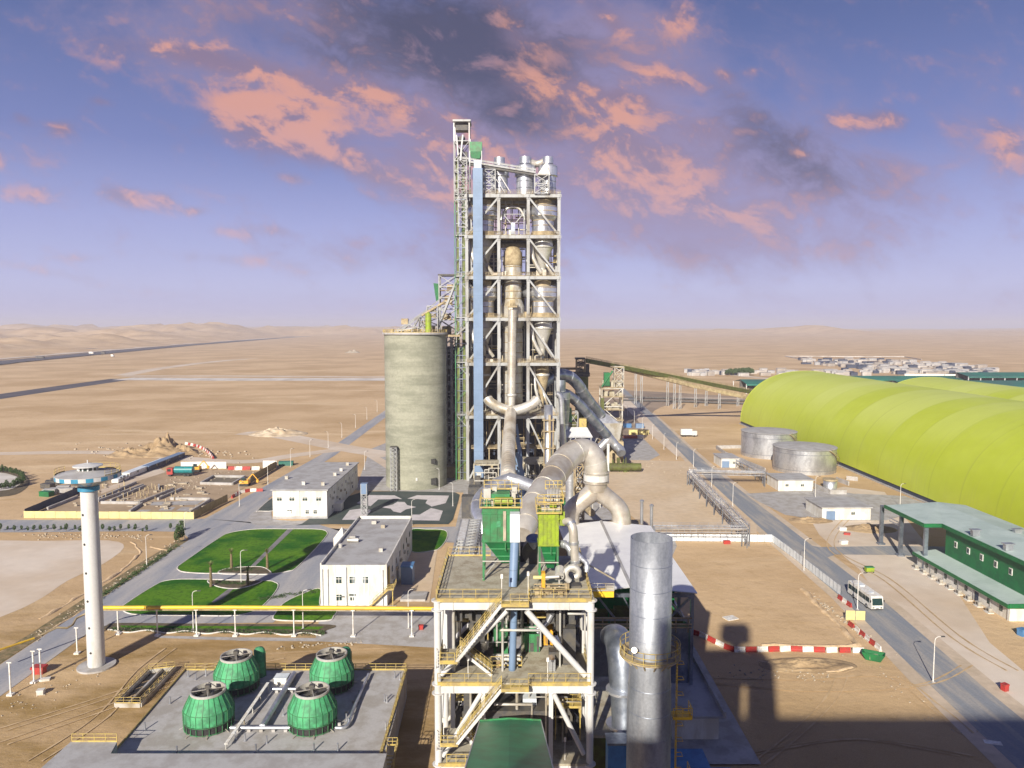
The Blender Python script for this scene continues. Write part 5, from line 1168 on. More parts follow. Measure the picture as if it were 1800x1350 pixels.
tube_thing('exhaust_duct', 'short grey elbow duct from the yellow-green filter side to the bent duct', 'duct', [P(982, 956, 92), P(993, 957, 91.5), P(1001, 964, 91), P(1006, 974, 90.8)], .45, 'silver', 14, 1.6, sp=4)
tube_thing('exhaust_duct', 'thin grey duct slanting off the right edge of the top deck', 'duct', [P(1014, 972, 90), P(1022, 982, 90), P(1031, 990, 89.5), P(1031, 1006, 89)], .3, 'silver', 12, 1.6, sp=3)
t = thing('silencer', 'round grey silencer with holes in its face on the top deck', 'silencer', P(984, 1035, 86.5))
MB().tube([P(984, 1000, 88.4), P(983.5, 1013, 87)], .57, 24).build('drum', 'vessel', t)
c = P(983.5, 1013, 86.97); mb = MB()
for k in range(7):
    a = k * math.pi / 3; r = 0 if k == 6 else .32; q = c + Vector((r * math.cos(a), -.02, r * math.sin(a))); mb.tube([q, q + Vector((0, .03, 0))], .09, 10)
mb.build('hole', 'black', t)
MB().cyl(c.x, 87.3, 28.5, c.z - .4, .12, n=8).build('leg', 'vessel', t)
t = thing('blower', 'grey coiled blower casing at the right side of the top deck', 'blower', P(1008, 1035, 88))
c = P(1008, 1008, 88); mb = MB(); pts = [c + Vector((math.cos(a) * (.5 + .06 * k), 0, math.sin(a) * (.5 + .06 * k))) for k, a in ((k, k * .55 - 1.2) for k in range(11))]; mb.tube(pts, .38, 14); mb.build('casing', 'vessel', t)
MB().box(c.x - .9, c.x + .9, 87.4, 88.8, 28.5, 28.75).build('base', 'dark', t)
t = thing('screw_drive', 'yellow drive block with cream motor at the front of the top deck', 'motor', P(955, 1035, 86))
q = P(955, 1015, 86.3); MB().box(q.x - .22, q.x + .22, 86, 87, 28.5, q.z + .6).build('gearbox', 'orange', t)
mb = MB(); mb.tube([q + Vector((-1.2, 0, 0)), q + Vector((-.2, 0, 0))], .22, 12); mb.build('motor', 'panel', t)
MB().tube([q + Vector((.2, 0, 0)), q + Vector((1.9, 0, .1))], .2, 12).build('screw_tube', 'vessel', t)
t = thing('deck_piping', 'cluster of dusty valves and pipes behind the right front railing of the top deck', 'machinery', (4.2, 85.4, 28.5))
mb = MB(); rng = random.Random(11)
for k in range(26): x = rng.uniform(2.6, 6.6); y = rng.uniform(84.3, 86.6); w = rng.uniform(.08, .28); mb.box(x - w, x + w, y - w, y + w, 28.5, 28.5 + rng.uniform(.2, 1.1))
for k in range(6): y = rng.uniform(84.3, 86.6); mb.tube([(2.6, y, 28.9 + .1 * k), (6.4, y, 28.9 + .1 * k)], .07, 6)
mb.build('pipes', 'beige', t)
t = thing('big_fan', 'black and grey fan with elbow between the two bag filters', 'fan', P(938, 990, 97))
q = P(930, 968, 98); MB().box(q.x - 1.2, q.x + .8, 97.4, 99.4, q.z - 2, q.z + .8).build('motor', 'black', t)
mb = MB(); c = P(940, 970, 97); mb.tube([c + Vector((0, -.5, 0)), c + Vector((0, .9, 0))], 1.7, 28); mb.build('scroll', 'dark', t)
MB().tube([P(937, 946, 97), P(938, 958, 97.4), P(940, 975, 97.5)], .95, 18, smooth_pts=3).build('elbow', 'silverdark', t)
# machines on the second deck
def cabinet(label, px0, py0, px1, py1, Y, d, m, cat='machine', name='process_unit', top=None):
    a = P(px0, py1, Y); b = P(px1, py0, Y); t = thing(name, label, cat, ((a.x + b.x) / 2, Y, a.z)); w = b.x - a.x; h = b.z - a.z
    MB().box(a.x, b.x, Y, Y + d, a.z, b.z).build('housing', m, t)
    MB().box(a.x + w * .2, a.x + w * .6, Y - .06, Y, a.z + h * .08, a.z + h * .5).build('door', 'dark', t)
    mb = MB()
    for f in (0, .33, .66, 1): mb.box(a.x + (w - .1) * f, a.x + (w - .1) * f + .1, Y - .1, Y, a.z, b.z)
    mb.box(a.x, b.x, Y - .1, Y, b.z - .12, b.z + .02); mb.build('rib', m, t)
    if top: MB().tube([(a.x + .3, Y + .5, b.z + .4), (b.x - .3, Y + .5, b.z + .4)], .42, 14).build('drum', top, t)
    return t
cabinet('green process casing on the middle deck left of the pale pipe', 868, 1106, 893, 1150, 94, 3, 'green')
cabinet('green process casing with drum on the middle deck right of the pale pipe', 922, 1112, 949, 1148, 92, 3, 'green', top='ct')
cabinet('orange round-fronted casing on the middle deck behind the brace', 956, 1106, 972, 1134, 90.5, 1.6, 'orange')
cabinet('pale blue cabinet below the middle deck above the green roof', 919, 1228, 943, 1250, 88, 2, 'whitepanel')
cabinet('beige tall casing on the lower deck at the right', 962, 1205, 970, 1280, 88, 2, 'beige')
cabinet('ochre duct casing in the upper left bay of the near tower', 820, 1080, 832, 1112, 95, 2, 'yellow')
t = thing('mill_block', 'dark process housings at the back of the near tower decks', 'machinery', (0, 98, 8.6))
mb = MB()
for x0_, x1_, z0_, z1_ in ((-8, -3.4, 18.46, 26.5), (-2.4, 1.4, 18.46, 24.6), (2.6, 8.2, 18.46, 25.4), (-8, -2.2, 8.6, 16.5), (-1.6, 4.2, 8.6, 15.5), (4.8, 8.4, 8.6, 16.6)): mb.box(x0_, x1_, 97.4, 99.6, z0_, z1_)
mb.build('housing', 'dark', t)
t = thing('deck_machinery', 'dusty machinery crowding the near tower decks below the top one', 'machinery', (0, 92, 8.6))
mb = MB(); rng = random.Random(17)
for z, n in ((18.45, 110), (8.6, 110)):
    for k in range(n):
        x = rng.uniform(-8, 8.6); y = rng.uniform(88.5, 99.5)
        if z < 10 and -3.9 < x < 4.4: continue
        if z > 10 and -2.6 < x < 1.2: continue
        w = rng.uniform(.12, .8); h0 = rng.choice((0, 0, rng.uniform(3, 6))); mb.box(x - w, x + w, y - w, y + w, z + h0, z + h0 + rng.uniform(.5, 3.6 if h0 else 5.5))
mb.build('housing', 'dark', t)
mb = MB()
for z in (18.45, 8.6):
    for k in range(34):
        x = rng.uniform(-8.2, 8.8); y = rng.uniform(86, 99); r = rng.uniform(.06, .2)
        if rng.random() < .5: mb.cyl(x, y, z, z + 8.2, r, n=8)
        else: h = z + rng.uniform(2, 8); L_ = rng.uniform(1.5, 5); mb.tube([(x, y, h), (min(x + L_, 8.8), y, h), (min(x + L_, 8.8), y, h - 2)], r, 8)
mb.build('pipe', 'vessel', t)
mb = MB()
for x0, x1, y, z in ((2.0, 6.0, 93, 22.5), (-7.5, -3, 92, 22.4), (4.8, 8.6, 90, 12.6), (5.2, 8.4, 86.6, 13.8), (-7.8, -4.2, 90, 13)):
    mb.box(x0, x1, y, y + 2, z, z + .1); mb.rail([(x0, y, z + .1), (x1, y, z + .1), (x1, y + 2, z + .1)], 1.1, 1, .06); mb.beam((x0 + .1, y + .1, z - 4), (x0 + .1, y + .1, z), .12); mb.beam((x1 - .1, y + .1, z - 4), (x1 - .1, y + .1, z), .12)
mb.build('platform', 'yellow', t)
mb = MB(); mb.tube([P(970, 1080, 88), P(962, 1095, 88), P(945, 1112, 88)], .3, 10); mb.tube([P(975, 1118, 87), P(984, 1140, 86.5)], .4, 12); mb.tube([P(940, 1108, 89), P(955, 1100, 89), P(966, 1088, 89)], .22, 8); mb.box(P(975, 0, 87).x - .4, P(975, 0, 87).x + .4, 86.5, 88, 18.5, 19.9)
mb.build('chute', 'silver', t)
mb = MB()
for x, y, z in ((-5.2, 84.6, 18.45), (4.2, 84.3, 18.45), (-8.0, 83.1, 11.7), (-1.2, 84.2, 28.5), (1.9, 85.2, 28.5), (6.3, 84.4, 8.6)):
    mb.beam((x, y, z), (x, y, z + 2.6), .07); mb.box(x - .14, x + .14, y - .1, y + .1, z + 2.3, z + 2.8)
mb.build('lamp_post', 'plastic', t)
# dark hidden plant under the near tower
t = thing('mill_house', 'dark machine house filling the base of the near tower', 'building', (0, 93, 0))
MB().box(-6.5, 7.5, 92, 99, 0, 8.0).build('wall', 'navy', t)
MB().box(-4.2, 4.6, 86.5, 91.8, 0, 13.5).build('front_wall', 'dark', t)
# inclined green-roofed gallery in the foreground
t = thing('green_roof_gallery', 'inclined conveyor gallery with bright green sheet roof in the foreground', 'conveyor', (0, 76, 0))
e0 = [P(843, 1268, 80), P(896, 1264, 80), P(951, 1267, 80)]; e1 = [P(802, 1400, 54), P(893, 1394, 54), P(985, 1400, 54)]
mb = MB(); mb.add(e0 + e1, [(0, 3, 4, 1), (1, 4, 5, 2)]); mb.add([v - Vector((0, 0, .12)) for v in e0 + e1], [(0, 1, 4, 3), (1, 2, 5, 4)]); mb.build('roof', 'tealroof', t)
mb = MB(); mb.beam(e0[0], e0[1], .12, .35); mb.beam(e0[1], e0[2], .12, .35); mb.build('ridge_flashing', 'green', t)
mb = MB(); mb.beam(e0[0], e1[0], .1, .1); mb.beam(e0[2], e1[2], .1, .1); mb.build('edge_trim', 'white', t)
for s_ in (0, 2):
    i = .25 if s_ == 0 else -.25
    MB().add([e0[s_] + Vector((i, .0, -.15)), e1[s_] + Vector((i, 0, -.15)), e1[s_] + Vector((i, 0, -3)), e0[s_] + Vector((i, 0, -3))], [(0, 1, 2, 3)]).build('side_wall', 'dgreen', t)
mb = MB()
for yy in (60, 70, 79):
    f = (80 - yy) / 26; c0 = e0[0].lerp(e1[0], f); c2_ = e0[2].lerp(e1[2], f)
    for q in (c0, c2_): mb.beam((q.x * .8, yy, 0), (q.x * .8, yy, q.z - 2.5), .4)
mb.build('trestle', 'silver', t)
# low block left of the foot, cream boxes & stair at the left foot of the near tower
t = thing('foot_building', 'low pale building tucked at the right foot of the near tower', 'building', (13, 92, 0))
MB().box(10.2, 14.5, 88, 103, 0, 9.4).build('wall', 'olive', t); MB().box(9.9, 14.8, 87.7, 103.2, 9.4, 9.7).build('roof', 'deck', t)
t = thing('blue_bin', 'blue sheet metal bin between near tower and chimney', 'bin', P(1088, 1350, 78))
q = P(1085, 1310, 78); MB().box(q.x - 1.0, q.x + 1.3, 78, 80, 0, q.z).build('body', 'bluebox', t)
MB().box(q.x - 1.1, q.x + 1.4, 77.9, 80.1, q.z, q.z + .25).build('rim', 'silverdark', t)
t = thing('curved_gas_duct', 'wide blue-silver curved duct behind the left side of the chimney', 'duct', P(1090, 1300, 88))
MB().tube([P(1072, 1118, 93), P(1084, 1122, 90), P(1093, 1145, 88), P(1096, 1190, 87), P(1098, 1250, 86), P(1098, 1300, 85)], [1.3, 1.7, 1.9, 1.8, 1.6, 1.5], 26, smooth_pts=5).build('pipe', 'silverdark', t)
mb = MB()
for py in (1212, 1272): q = P(1092, py, 86); mb.tube([q + Vector((0, 0, -.15)), q + Vector((0, 0, .15))], 1.85, 26)
mb.build('flange_ring', 'silver', t)
# ------------------------------------------------------------------ shed with white sheet roof
t = thing('mill_shed', 'large open shed under a plain white sheet roof behind the chimney', 'shed', (20, 130, 0))
x0, x1, xr, y0, y1, z = 11.2, 28.3, 18.4, 111.5, 150.5, 19.0
mb = MB()
for dz, fl_ in ((0, 0), (-.12, 1)):
    vs = [(x0 - .4, y0, z + dz), (xr, y0, z + 1.0 + dz), (x1 + .4, y0, z + dz), (x0 - 1.6, y1, z + dz), (xr, y1, z + 1.0 + dz), (x1 + .4, y1, z + dz)]
    mb.add(vs, [(0, 1, 4, 3), (1, 2, 5, 4)] if not fl_ else [(0, 3, 4, 1), (1, 4, 5, 2)])
mb.build('roof', 'bigroof', t)
MB().beam((xr, y0 - .1, z + 1.08), (xr, y1, z + 1.08), .5, .12).build('ridge_cap', 'roofgrey', t)
mb = MB()
for y in (112, 121, 130, 140, 149):
    for x in (x0 + .3, x1 - .3): mb.box(x - .25, x + .25, y - .2, y + .2, 0, z - .1)
mb.beam((x0, 112, z - .5), (x1, 112, z - .5), .3, .6); mb.beam((x1 - .3, 112, z - .5), (x1 - 3.8, 112, z - 4.2), .3); mb.beam((x1 - .5, 112, 13.5), (x1 - 4.5, 112, z - .6), .3)
mb.beam((x0, 112, 14.6), (x1, 112, 14.6), .35); mb.beam((x0, 112, 13.8), (x1, 112, 13.8), .25); mb.beam((x0 + 2, 112, z - .6), (x0 + 5, 112, 14.6), .3); mb.beam((x0 + 6, 112, z - .6), (x0 + 8, 112, 14.6), .2)
mb.build('frame', 'silverdark', t)
mb = MB(); mb.box(x0 + .4, x0 + 4.4, 112.4, 112.7, 5.2, 13.0); mb.box(24.6, x1 - .6, 112.4, 112.7, 0, 13.0); mb.box(x1 - .5, x1 - .2, 112.7, 149, 0, 13); mb.build('side_panel', 'silverdark', t)
MB().box(x0 + .8, x1 - .8, 122, 122.5, 0, 17.5).build('inner_wall', 'dgreen', t)
MB().box(x0 - .1, x1 - 1, 122.6, 149, 0, 16).build('back_bay', 'navy', t)
mb = MB()
for k in range(9): mb.cyl(x0 + 1 + k * 1.9, 111.8, 12.6, 14.9, .09, n=6)
for zq in (13.5, 14.0, 15.0): mb.tube([(x0 - 1.5, 111.6, zq), (x1 - .4, 111.6, zq)], .16, 8)
mb.build('pipe_rack', 'beige', t)
mb = MB(); rng = random.Random(2)
for k in range(30): x = rng.uniform(x0 + 1, x1 - 2); w = rng.uniform(.2, .9); mb.box(x - w, x + w, 114, 116, 13, 13 + rng.uniform(.3, 2.4))
mb.build('machinery', 'olive', t)
t = thing('crane_beam', 'yellow monorail beam jutting right from the top deck over the white roof edge', 'beam', (11, 97, 27.5))
q = P(1035, 1037, 92); q2 = P(1078, 1037, 92); MB().box(q.x, q2.x, 91.4, 92.6, q.z - .75, q.z).build('girder', 'pipeyellow', t)
mb = MB(); mb.rail([(q.x, 91.3, q.z + .1), (q2.x, 91.3, q.z + .1)], 1.0, 1, .06); mb.beam((q.x - .3, 92.5, q.z + 3.3), (q2.x + .2, 92.5, q.z + 1.2), .2); mb.box(q2.x - 1.0, q2.x, 91.5, 92.5, q.z, q.z + .7); mb.build('walkway', 'vessel', t)
# ------------------------------------------------------------------ big chimney stack
CX, CY = 13.85, 72.0
t = thing('chimney_stack', 'big round brushed steel chimney stack at the right foreground', 'chimney', (CX, CY, 0)); CH = t
zt = P(1150, 945, CY).z
MB().lathe(CX, CY, [(2.25, 0), (2.2, zt - 17), (2.08, zt - 14), (2.06, zt), (1.99, zt), (1.99, zt - 30)], 72, True).build('shell', 'stack', t)
mb = MB()
for k in range(1, 16):
    z = zt - k * 2.5; r = 2.07 if z > zt - 14 else (2.2 if z < zt - 17 else 2.14); mb.lathe(CX, CY, [(r, z - .03), (r + .02, z), (r, z + .03)], 64)
mb.build('weld_ring', 'silverdark', t)
zp_ = P(1147, 1168, CY - 2.5).z
mb = MB(); mb.lathe(CX, CY, [(2.15, zp_), (3.05, zp_), (3.05, zp_ - .14), (2.15, zp_ - .14)], 48)
for k in range(16): a = k * math.pi / 8; mb.beam((CX + 2.9 * math.cos(a), CY + 2.9 * math.sin(a), zp_ - .14), (CX + 2.15 * math.cos(a), CY + 2.15 * math.sin(a), zp_ - .9), .1)
mb.build('ring_platform', 'beige', t)
mb = MB(); pr = [(CX + 3.0 * math.cos(k * math.pi / 16), CY + 3.0 * math.sin(k * math.pi / 16), zp_) for k in range(33)]
for k in range(32):
    a, b = Vector(pr[k]), Vector(pr[k + 1])
    if k % 2 == 0: mb.beam(a, a + Vector((0, 0, 1.2)), .055)
    for h in (1.2, .65, .1): mb.beam(a + Vector((0, 0, h)), b + Vector((0, 0, h)), .055)
mb.build('handrail', 'yellow', t)
mb = MB()
for s_ in (-.25, .25): mb.beam((CX + 2.75, CY + s_, 0), (CX + 2.75, CY + s_, zp_ + 1.2), .07)
for k in range(int(zp_ / .35)): mb.beam((CX + 2.75, CY - .25, k * .35), (CX + 2.75, CY + .25, k * .35), .05)
for k in range(8):
    z = zp_ - 1 - k * 1.6; mb.tube([(CX + 2.75, CY - .35, z), (CX + 3.4, CY - .35, z), (CX + 3.4, CY + .35, z), (CX + 2.75, CY + .35, z)], .04, 6)
for z in (zp_ - 6.5, zp_ - 13):
    mb.box(CX + 2.3, CX + 4.2, CY - .7, CY + .9, z - .1, z); mb.rail([(CX + 2.3, CY - .7, z), (CX + 4.2, CY - .7, z), (CX + 4.2, CY + .9, z)], 1.1, .8, .055)
mb.build('ladder', 'pipeyellow', t)
MB().tube([P(1115, 1143, CY - 2.6), P(1115, 1143, CY - 2.9)], .28, 16).build('sample_port', 'vessel', t)
# annex and slab right of the shed
sheet('annex_slab', 'slab', [(20, 97.2), (34.2, 97.2), (34.2, 135), (20, 135)], .16, world=True)
t = thing('annex_building', 'low white annex with flat grey roof at the right foot of the shed', 'building', (29, 110, 0))
q0, q1 = G(1205, 1300), G(1262, 1300); MB().box(q0.x - 2, q1.x, 103.3, 131, 0, 3.9).build('wall', 'wall', t)
MB().box(q0.x - 2, q1.x + .75, 102.3, 132, 3.9, 4.2).build('roof', 'roofgrey', t)
MB().box(q1.x + .35, q1.x + .75, 102.3, 133.5, 4.2, 4.9).build('parapet', 'slab', t)
t = thing('blue_container', 'flat blue sheet roof at the bottom edge right of the chimney', 'shed', (25, 92, 0))
a, b = G(1190, 1312, 3), G(1262, 1345, 3); MB().box(20.5, 25.8, 90, 96.2, 2.7, 3.0).build('roof', 'bluebox', t); MB().box(20.9, 25.4, 90.5, 95.8, 0, 2.7).build('wall', 'navy', t)
MB().box(26.6, 29.6, 91, 96, .16, .5).build('step', 'blue', t)
# building behind the viewer whose shadow falls over the foreground
t = thing('cement_mill_building', 'tall plant building behind the viewpoint throwing the foreground shadow', 'building', (5, -50, 0))
MB().box(-31, 75, -62, -34, 0, 70.4).build('wall', 'wall', t)
MB().box(-19.5, -13.6, -41, -34, 70.4, 82.5).box(-10.6, -8, -41, -34, 70.4, 82.5).box(-13.6, -10.6, -41, -34, 78.6, 82.4).build('unseen_roof_block', 'wall', t)  # unseen roof blocks, sized and thinned to shape the foreground shadow
mb = MB(); mb.box(-17, -12, -40, -37, 86.2, 89.8); mb.box(-15, -13.4, -39.5, -37.5, 82, 86.3); mb.build('unseen_roof_vent', 'silver', t)
mb = MB(); mb.rail([(-31, -34.2, 70.4), (75, -34.2, 70.4)], 1.2, 2, .08); mb.build('parapet_rail', 'yellow', t)
# ------------------------------------------------------------------ cooling water platform
t = thing('cooling_basin', 'raised grey concrete basin deck carrying the four green cooling towers', 'building', (-34.7, 104, 0))
MB().prism([(-53, 116.1), (-52.4, 93.4), (-51, 89), (-16.2, 89), (-16.5, 93.4), (-17.1, 116.1)], 0, 4.5).build('deck', 'slab', t)
MB().prism([(-57.2, 92), (-58.5, 60), (-15.2, 60), (-15.8, 89.4), (-50.6, 89.4), (-51.2, 92)], 0, 6.4).build('front_house', 'roofgrey', t)
mb = MB(); mb.rail([(-16.9, 89.5, 4.5), (-17.2, 116, 4.5)], 1.1, 1.6, .07); mb.rail([(-17.2, 116.05, 4.5), (-53, 116.05, 4.5)], 1.1, 1.6, .07); mb.rail([(-53, 116, 4.5), (-52, 92.5, 4.5)], .3, 3, .07); mb.rail([(-57, 92, 6.4), (-51.2, 92, 6.4)], 1.1, 1.4, .07)
mb.rail([(-22.5, 90, 4.5), (-17, 90, 4.5)], 1.1, 1.4, .06); mb.build('handrail', 'yellow', t)
mb = MB(); mb.box(-17.3, -16.95, 89.5, 116.2, 4.5, 4.75); mb.box(-53.1, -17.1, 116.1, 116.35, 4.5, 4.7); mb.build('kerb', 'yellow', t)
mb = MB()
for s_ in (-16.3, -15.2): mb.beam((s_, 92.2, 4.5), (s_, 86.5, 0), .1, .25); mb.beam((s_, 92.2, 5.6), (s_, 86.5, 1.1), .07)
for k in range(14): f = k / 14; mb.box(-16.3, -15.2, 92.2 - 5.7 * f, 91.9 - 5.7 * f, 4.5 - 4.5 * f, 4.54 - 4.5 * f)
mb.rail([(-16.6, 94.4, 4.5), (-15.2, 94.4, 4.5), (-15.2, 92.2, 4.5)], 1.1, .7, .07); mb.build('staircase', 'yellow', t)
for i, (px, py) in enumerate(((344, 1195), (362, 1188), (612, 1275), (700, 1282), (678, 1282), (703, 1195), (676, 1233), (609, 1267), (498, 1258), (299, 1237), (255, 1283), (311, 1325), (552, 1320), (594, 1320), (450, 1322), (469, 1307), (431, 1303), (331, 1190), (694, 1192), (414, 1300), (680, 1235))):
    g = G(px, py, 4.5)
    if not (-52.5 < g.x < -17.4 and 89.6 < g.y < 115.8): continue
    mb = MB(); mb.cyl(g.x, g.y, 4.5, 5.55, .11, n=10); mb.lathe(g.x, g.y, [(.2, 4.5), (.2, 4.6), (.11, 4.62)], 10); mb.build('vent_pipe', 'silver', t)
def cooling_tower(x, y, label):
    t = thing('cooling_tower', label, 'cooling tower', (x, y, 4.5), 'green round cooling towers')
    Rr = 3.32; zs = [(4.75, Rr * .95), (5.6, Rr), (7.6, Rr), (8.05, Rr * .97), (9.3, 2.28), (9.75, 2.24)]
    n = 24
    mb = MB()
    pr = [(Rr, 5.85), (Rr, 7.35), (Rr * .985, 7.45), (2.36, 9.3), (2.27, 9.42)]
    vs = []
    for r, z in pr:
        for k in range(n * 2):
            rr = r * (1.0 if k % 2 else .985); a = math.pi * k / n; vs.append((x + rr * math.cos(a), y + rr * math.sin(a), z))
    m_ = n * 2; mb.add(vs, [(i * m_ + k, i * m_ + (k + 1) % m_, (i + 1) * m_ + (k + 1) % m_, (i + 1) * m_ + k) for i in range(len(pr) - 1) for k in range(m_)], True)
    mb.build('shell', 'ct', t)
    mb = MB(); mb.lathe(x, y, [(2.27, 9.4), (2.36, 9.42), (2.36, 9.75), (2.2, 9.75), (2.16, 8.7)], 40); mb.build('fan_ring', 'vessel', t)
    MB().lathe(x, y, [(.01, 8.6), (2.2, 8.62)], 30).build('fan_well', 'black', t)
    mb = MB()
    for k in range(4):
        a = 1.1 + x * .3 + k * math.pi / 2; c, s_ = math.cos(a), math.sin(a)
        mb.beam((x + .2 * c, y + .2 * s_, 9.15), (x + 2.0 * c, y + 2.0 * s_, 9.2), .62, .06)
    mb.cyl(x, y, 8.7, 9.9, .28, n=12); mb.box(x - .35, x + .35, y - .3, y + .3, 9.9, 10.4)
    mb.build('fan', 'dark', t)
    mb = MB()
    for k in range(2): a = .35 + k * math.pi / 2; mb.beam((x - 2.25 * math.cos(a), y - 2.25 * math.sin(a), 9.72), (x + 2.25 * math.cos(a), y + 2.25 * math.sin(a), 9.72), .09)
    mb.build('fan_guard', 'dusty', t)
    mb = MB()
    for k in range(n):
        a = math.pi * (2 * k + 1) / n; c, s_ = math.cos(a), math.sin(a)
        pts = [(r * 1.012, z) for r, z in pr]
        for (r0, z0), (r1, z1) in zip(pts[:-1], pts[1:]): mb.beam((x + r0 * c, y + r0 * s_, z0), (x + r1 * c, y + r1 * s_, z1), .055)
        if 1: mb.beam((x + Rr * .99 * c, y + Rr * .99 * s_, 4.62), (x + Rr * c, y + Rr * s_, 5.6), .08)
    for z, r in ((5.75, Rr), (4.72, Rr * .98), (7.38, Rr * .99)): mb.lathe(x, y, [(r, z - .05), (r + .06, z), (r, z + .05)], 40)
    mb.build('rib', 'green', t)
    MB().lathe(x, y, [(Rr * .96, 4.66), (Rr * .96, 5.75)], 36).build('louvre', 'black', t)
    mb = MB()
    for k in range(8): a = k * math.pi / 4 + .3; c, s_ = math.cos(a), math.sin(a); mb.beam((x + Rr * .95 * c, y + Rr * .95 * s_, 4.8), (x + (Rr + .55) * c, y + (Rr + .55) * s_, 4.55), .09)
    mb.build('foot', 'vessel', t)
for px, py, lab in ((368, 1275, 'front left green cooling tower, nearest to the basin left edge'), (550, 1275, 'front right green cooling tower beside the long grey pipes'), (417, 1209, 'rear left green cooling tower with an upright green tank behind it'), (584, 1206, 'rear right green cooling tower near the basin back railing')):
    g = G(px, py, 4.5); cooling_tower(g.x, g.y, lab)
for px, py, lab in ((457, 1165, 'upright green tank behind the rear left cooling tower'), (608, 1165, 'upright green tank behind the rear right cooling tower')):
    g = G(px, 1188, 4.5); t = thing('filter_vessel', lab, 'tank', g, 'upright green tanks')
    z = P(px, 1137, g.y).z
    MB().lathe(g.x, g.y, [(.85, 4.5), (.85, z - .5), (.6, z - .15), (.01, z)], 24, True).build('shell', 'ct', t)
    mb = MB(); mb.beam((g.x + .95, g.y, 4.5), (g.x + .95, g.y, z - .7), .1); mb.lathe(g.x, g.y, [(.87, 6), (.9, 6.05), (.87, 6.1)], 20); mb.build('side_pipe', 'green', t)
def plat_pipe(label, pts, r, m='silver', legs=True):
    p = [G(*q) for q in pts]; t = thing('water_pipe', label, 'pipe', (p[0].x, p[0].y, 4.5)); MB().tube(p, r, 14, smooth_pts=3 if len(pts) > 2 else 0).build('pipe', m, t)
    mb = MB()
    for k in range(5): c = p[0].lerp(p[-1], (k + .5) / 5); c.z -= r; mb.box(c.x - r * .9, c.x + r * .9, c.y - .12, c.y + .12, 4.5, c.z + .05)
    mb.build('saddle', 'slab', t)
plat_pipe('thick grey pipe lying diagonally between the cooling towers', [(517, 1184, 5.2), (461, 1277, 5.2)], .42)
plat_pipe('grey pipe linking the two front cooling towers', [(405, 1279, 5.1), (513, 1279, 5.1)], .26)
plat_pipe('grey pipe linking the two rear cooling towers', [(480, 1211, 5.1), (545, 1211, 5.1)], .24)
plat_pipe('grey pipe curving from the front right cooling tower to the basin back', [(590, 1279, 5.1), (604, 1279, 5.1), (613, 1270, 5.1), (625, 1237, 5.1), (648, 1185, 5.1)], .22)
t = thing('cable_tray', 'white cable tray on short posts crossing the basin deck', 'cable tray', G(435, 1260, 4.5))
p0, p1 = G(397, 1308, 5.2), G(471, 1200, 6.0); mb = MB(); mb.beam(p0, p1, .45, .12); mb.build('tray', 'plastic', t)
mb = MB()
for k in range(6): c = p0.lerp(p1, k / 5); mb.beam((c.x, c.y, 4.5), c, .12)
mb.build('post', 'vessel', t)
t = thing('white_tank_box', 'small white box on the basin deck between the rear cooling towers', 'box', G(492, 1195, 4.5)); g = G(492, 1203, 4.5); MB().box(g.x - .9, g.x + 1.0, g.y, g.y + 1.6, 4.5, 5.4).build('body', 'plastic', t); MB().box(g.x - 1, g.x + 1.1, g.y - .1, g.y + 1.7, 5.4, 5.5).build('lid', 'whitepanel', t)
# sunken trench with yellow rails
a, b, c, d = G(262, 1183), G(308, 1178), G(247, 1243), G(203, 1243)
t = thing('settling_pit', 'narrow sunken concrete pit with yellow railing left of the basin deck', 'pit', ((a.x + c.x) / 2, (a.y + c.y) / 2, 0))
mb = MB(); mb.prism([(d.x + .35, d.y + .4), (c.x - .3, c.y + .4), (b.x - .3, b.y - .4), (a.x + .35, a.y - .4)], -.05, .07); mb.build('pit_floor', 'black', t)
mb = MB()
for u, v in ((a, b), (b, c), (c, d), (d, a)): mb.beam(u + Vector((0, 0, .3)), v + Vector((0, 0, .3)), .4, .7)
m0, m1 = (a + b) / 2, (c + d) / 2; mb.beam(m0 + Vector((0, 0, .3)), m1 + Vector((0, 0, .3)), .35, .7); mb.build('wall', 'vessel', t)
mb = MB(); up = Vector((0, 0, .6)); mb.rail([a + up, b + up, c + up, d + up, a + up], 1.0, 1.5, .06); mb.build('handrail', 'yellow', t)
# ------------------------------------------------------------------ yellow gas pipeline on posts
t = thing('gas_pipeline', 'long yellow gas pipe carried on thin posts across the site', 'pipeline', (-40, 140, 0))
pts = [P(0, 1142, 125), P(60, 1122, 130), P(100, 1103, 134), P(118, 1104, 134.5), P(128, 1098, 136), P(134, 1087, 138.5), P(150, 1079, 140), P(172, 1069, 140)]
MB().tube([P(-60, 1160, 120)] + pts[:2], .2, 10).build('pipe', 'pipeyellow', t)
MB().tube(pts[1:], .2, 10).build('pipe', 'beige', t)  # shaded run of the yellow pipe, its shade put into the brown colour
MB().tube([P(172, 1068, 140), P(400, 1067.5, 139.9), P(600, 1068.5, 140), P(790, 1070, 140), P(830, 1070, 140)], .36, 12).build('pipe', 'pipeyellow', t)
MB().tube([P(172, 1072.5, 140.2), P(400, 1072, 140.1), P(790, 1074, 140.2)], .14, 8).build('pipe', 'beige', t)
for px, py in ((208, 1115), (277, 1118), (346, 1118), (414, 1118), (517, 1118), (621, 1119), (724, 1119), (136, 1149), (72, 1196), (60, 1200), (19, 1222)):
    g = G(px, py); top = 5.2 if px > 150 else 4.9 if px > 100 else 5.5; mb = MB(); mb.cyl(g.x, g.y, 0, top, .13, n=10); mb.box(g.x - .45, g.x + .45, g.y - .45, g.y + .45, 0, .3); mb.beam((g.x - .4, g.y, top), (g.x + .4, g.y, top), .15); mb.build('post', 'plastic', t)
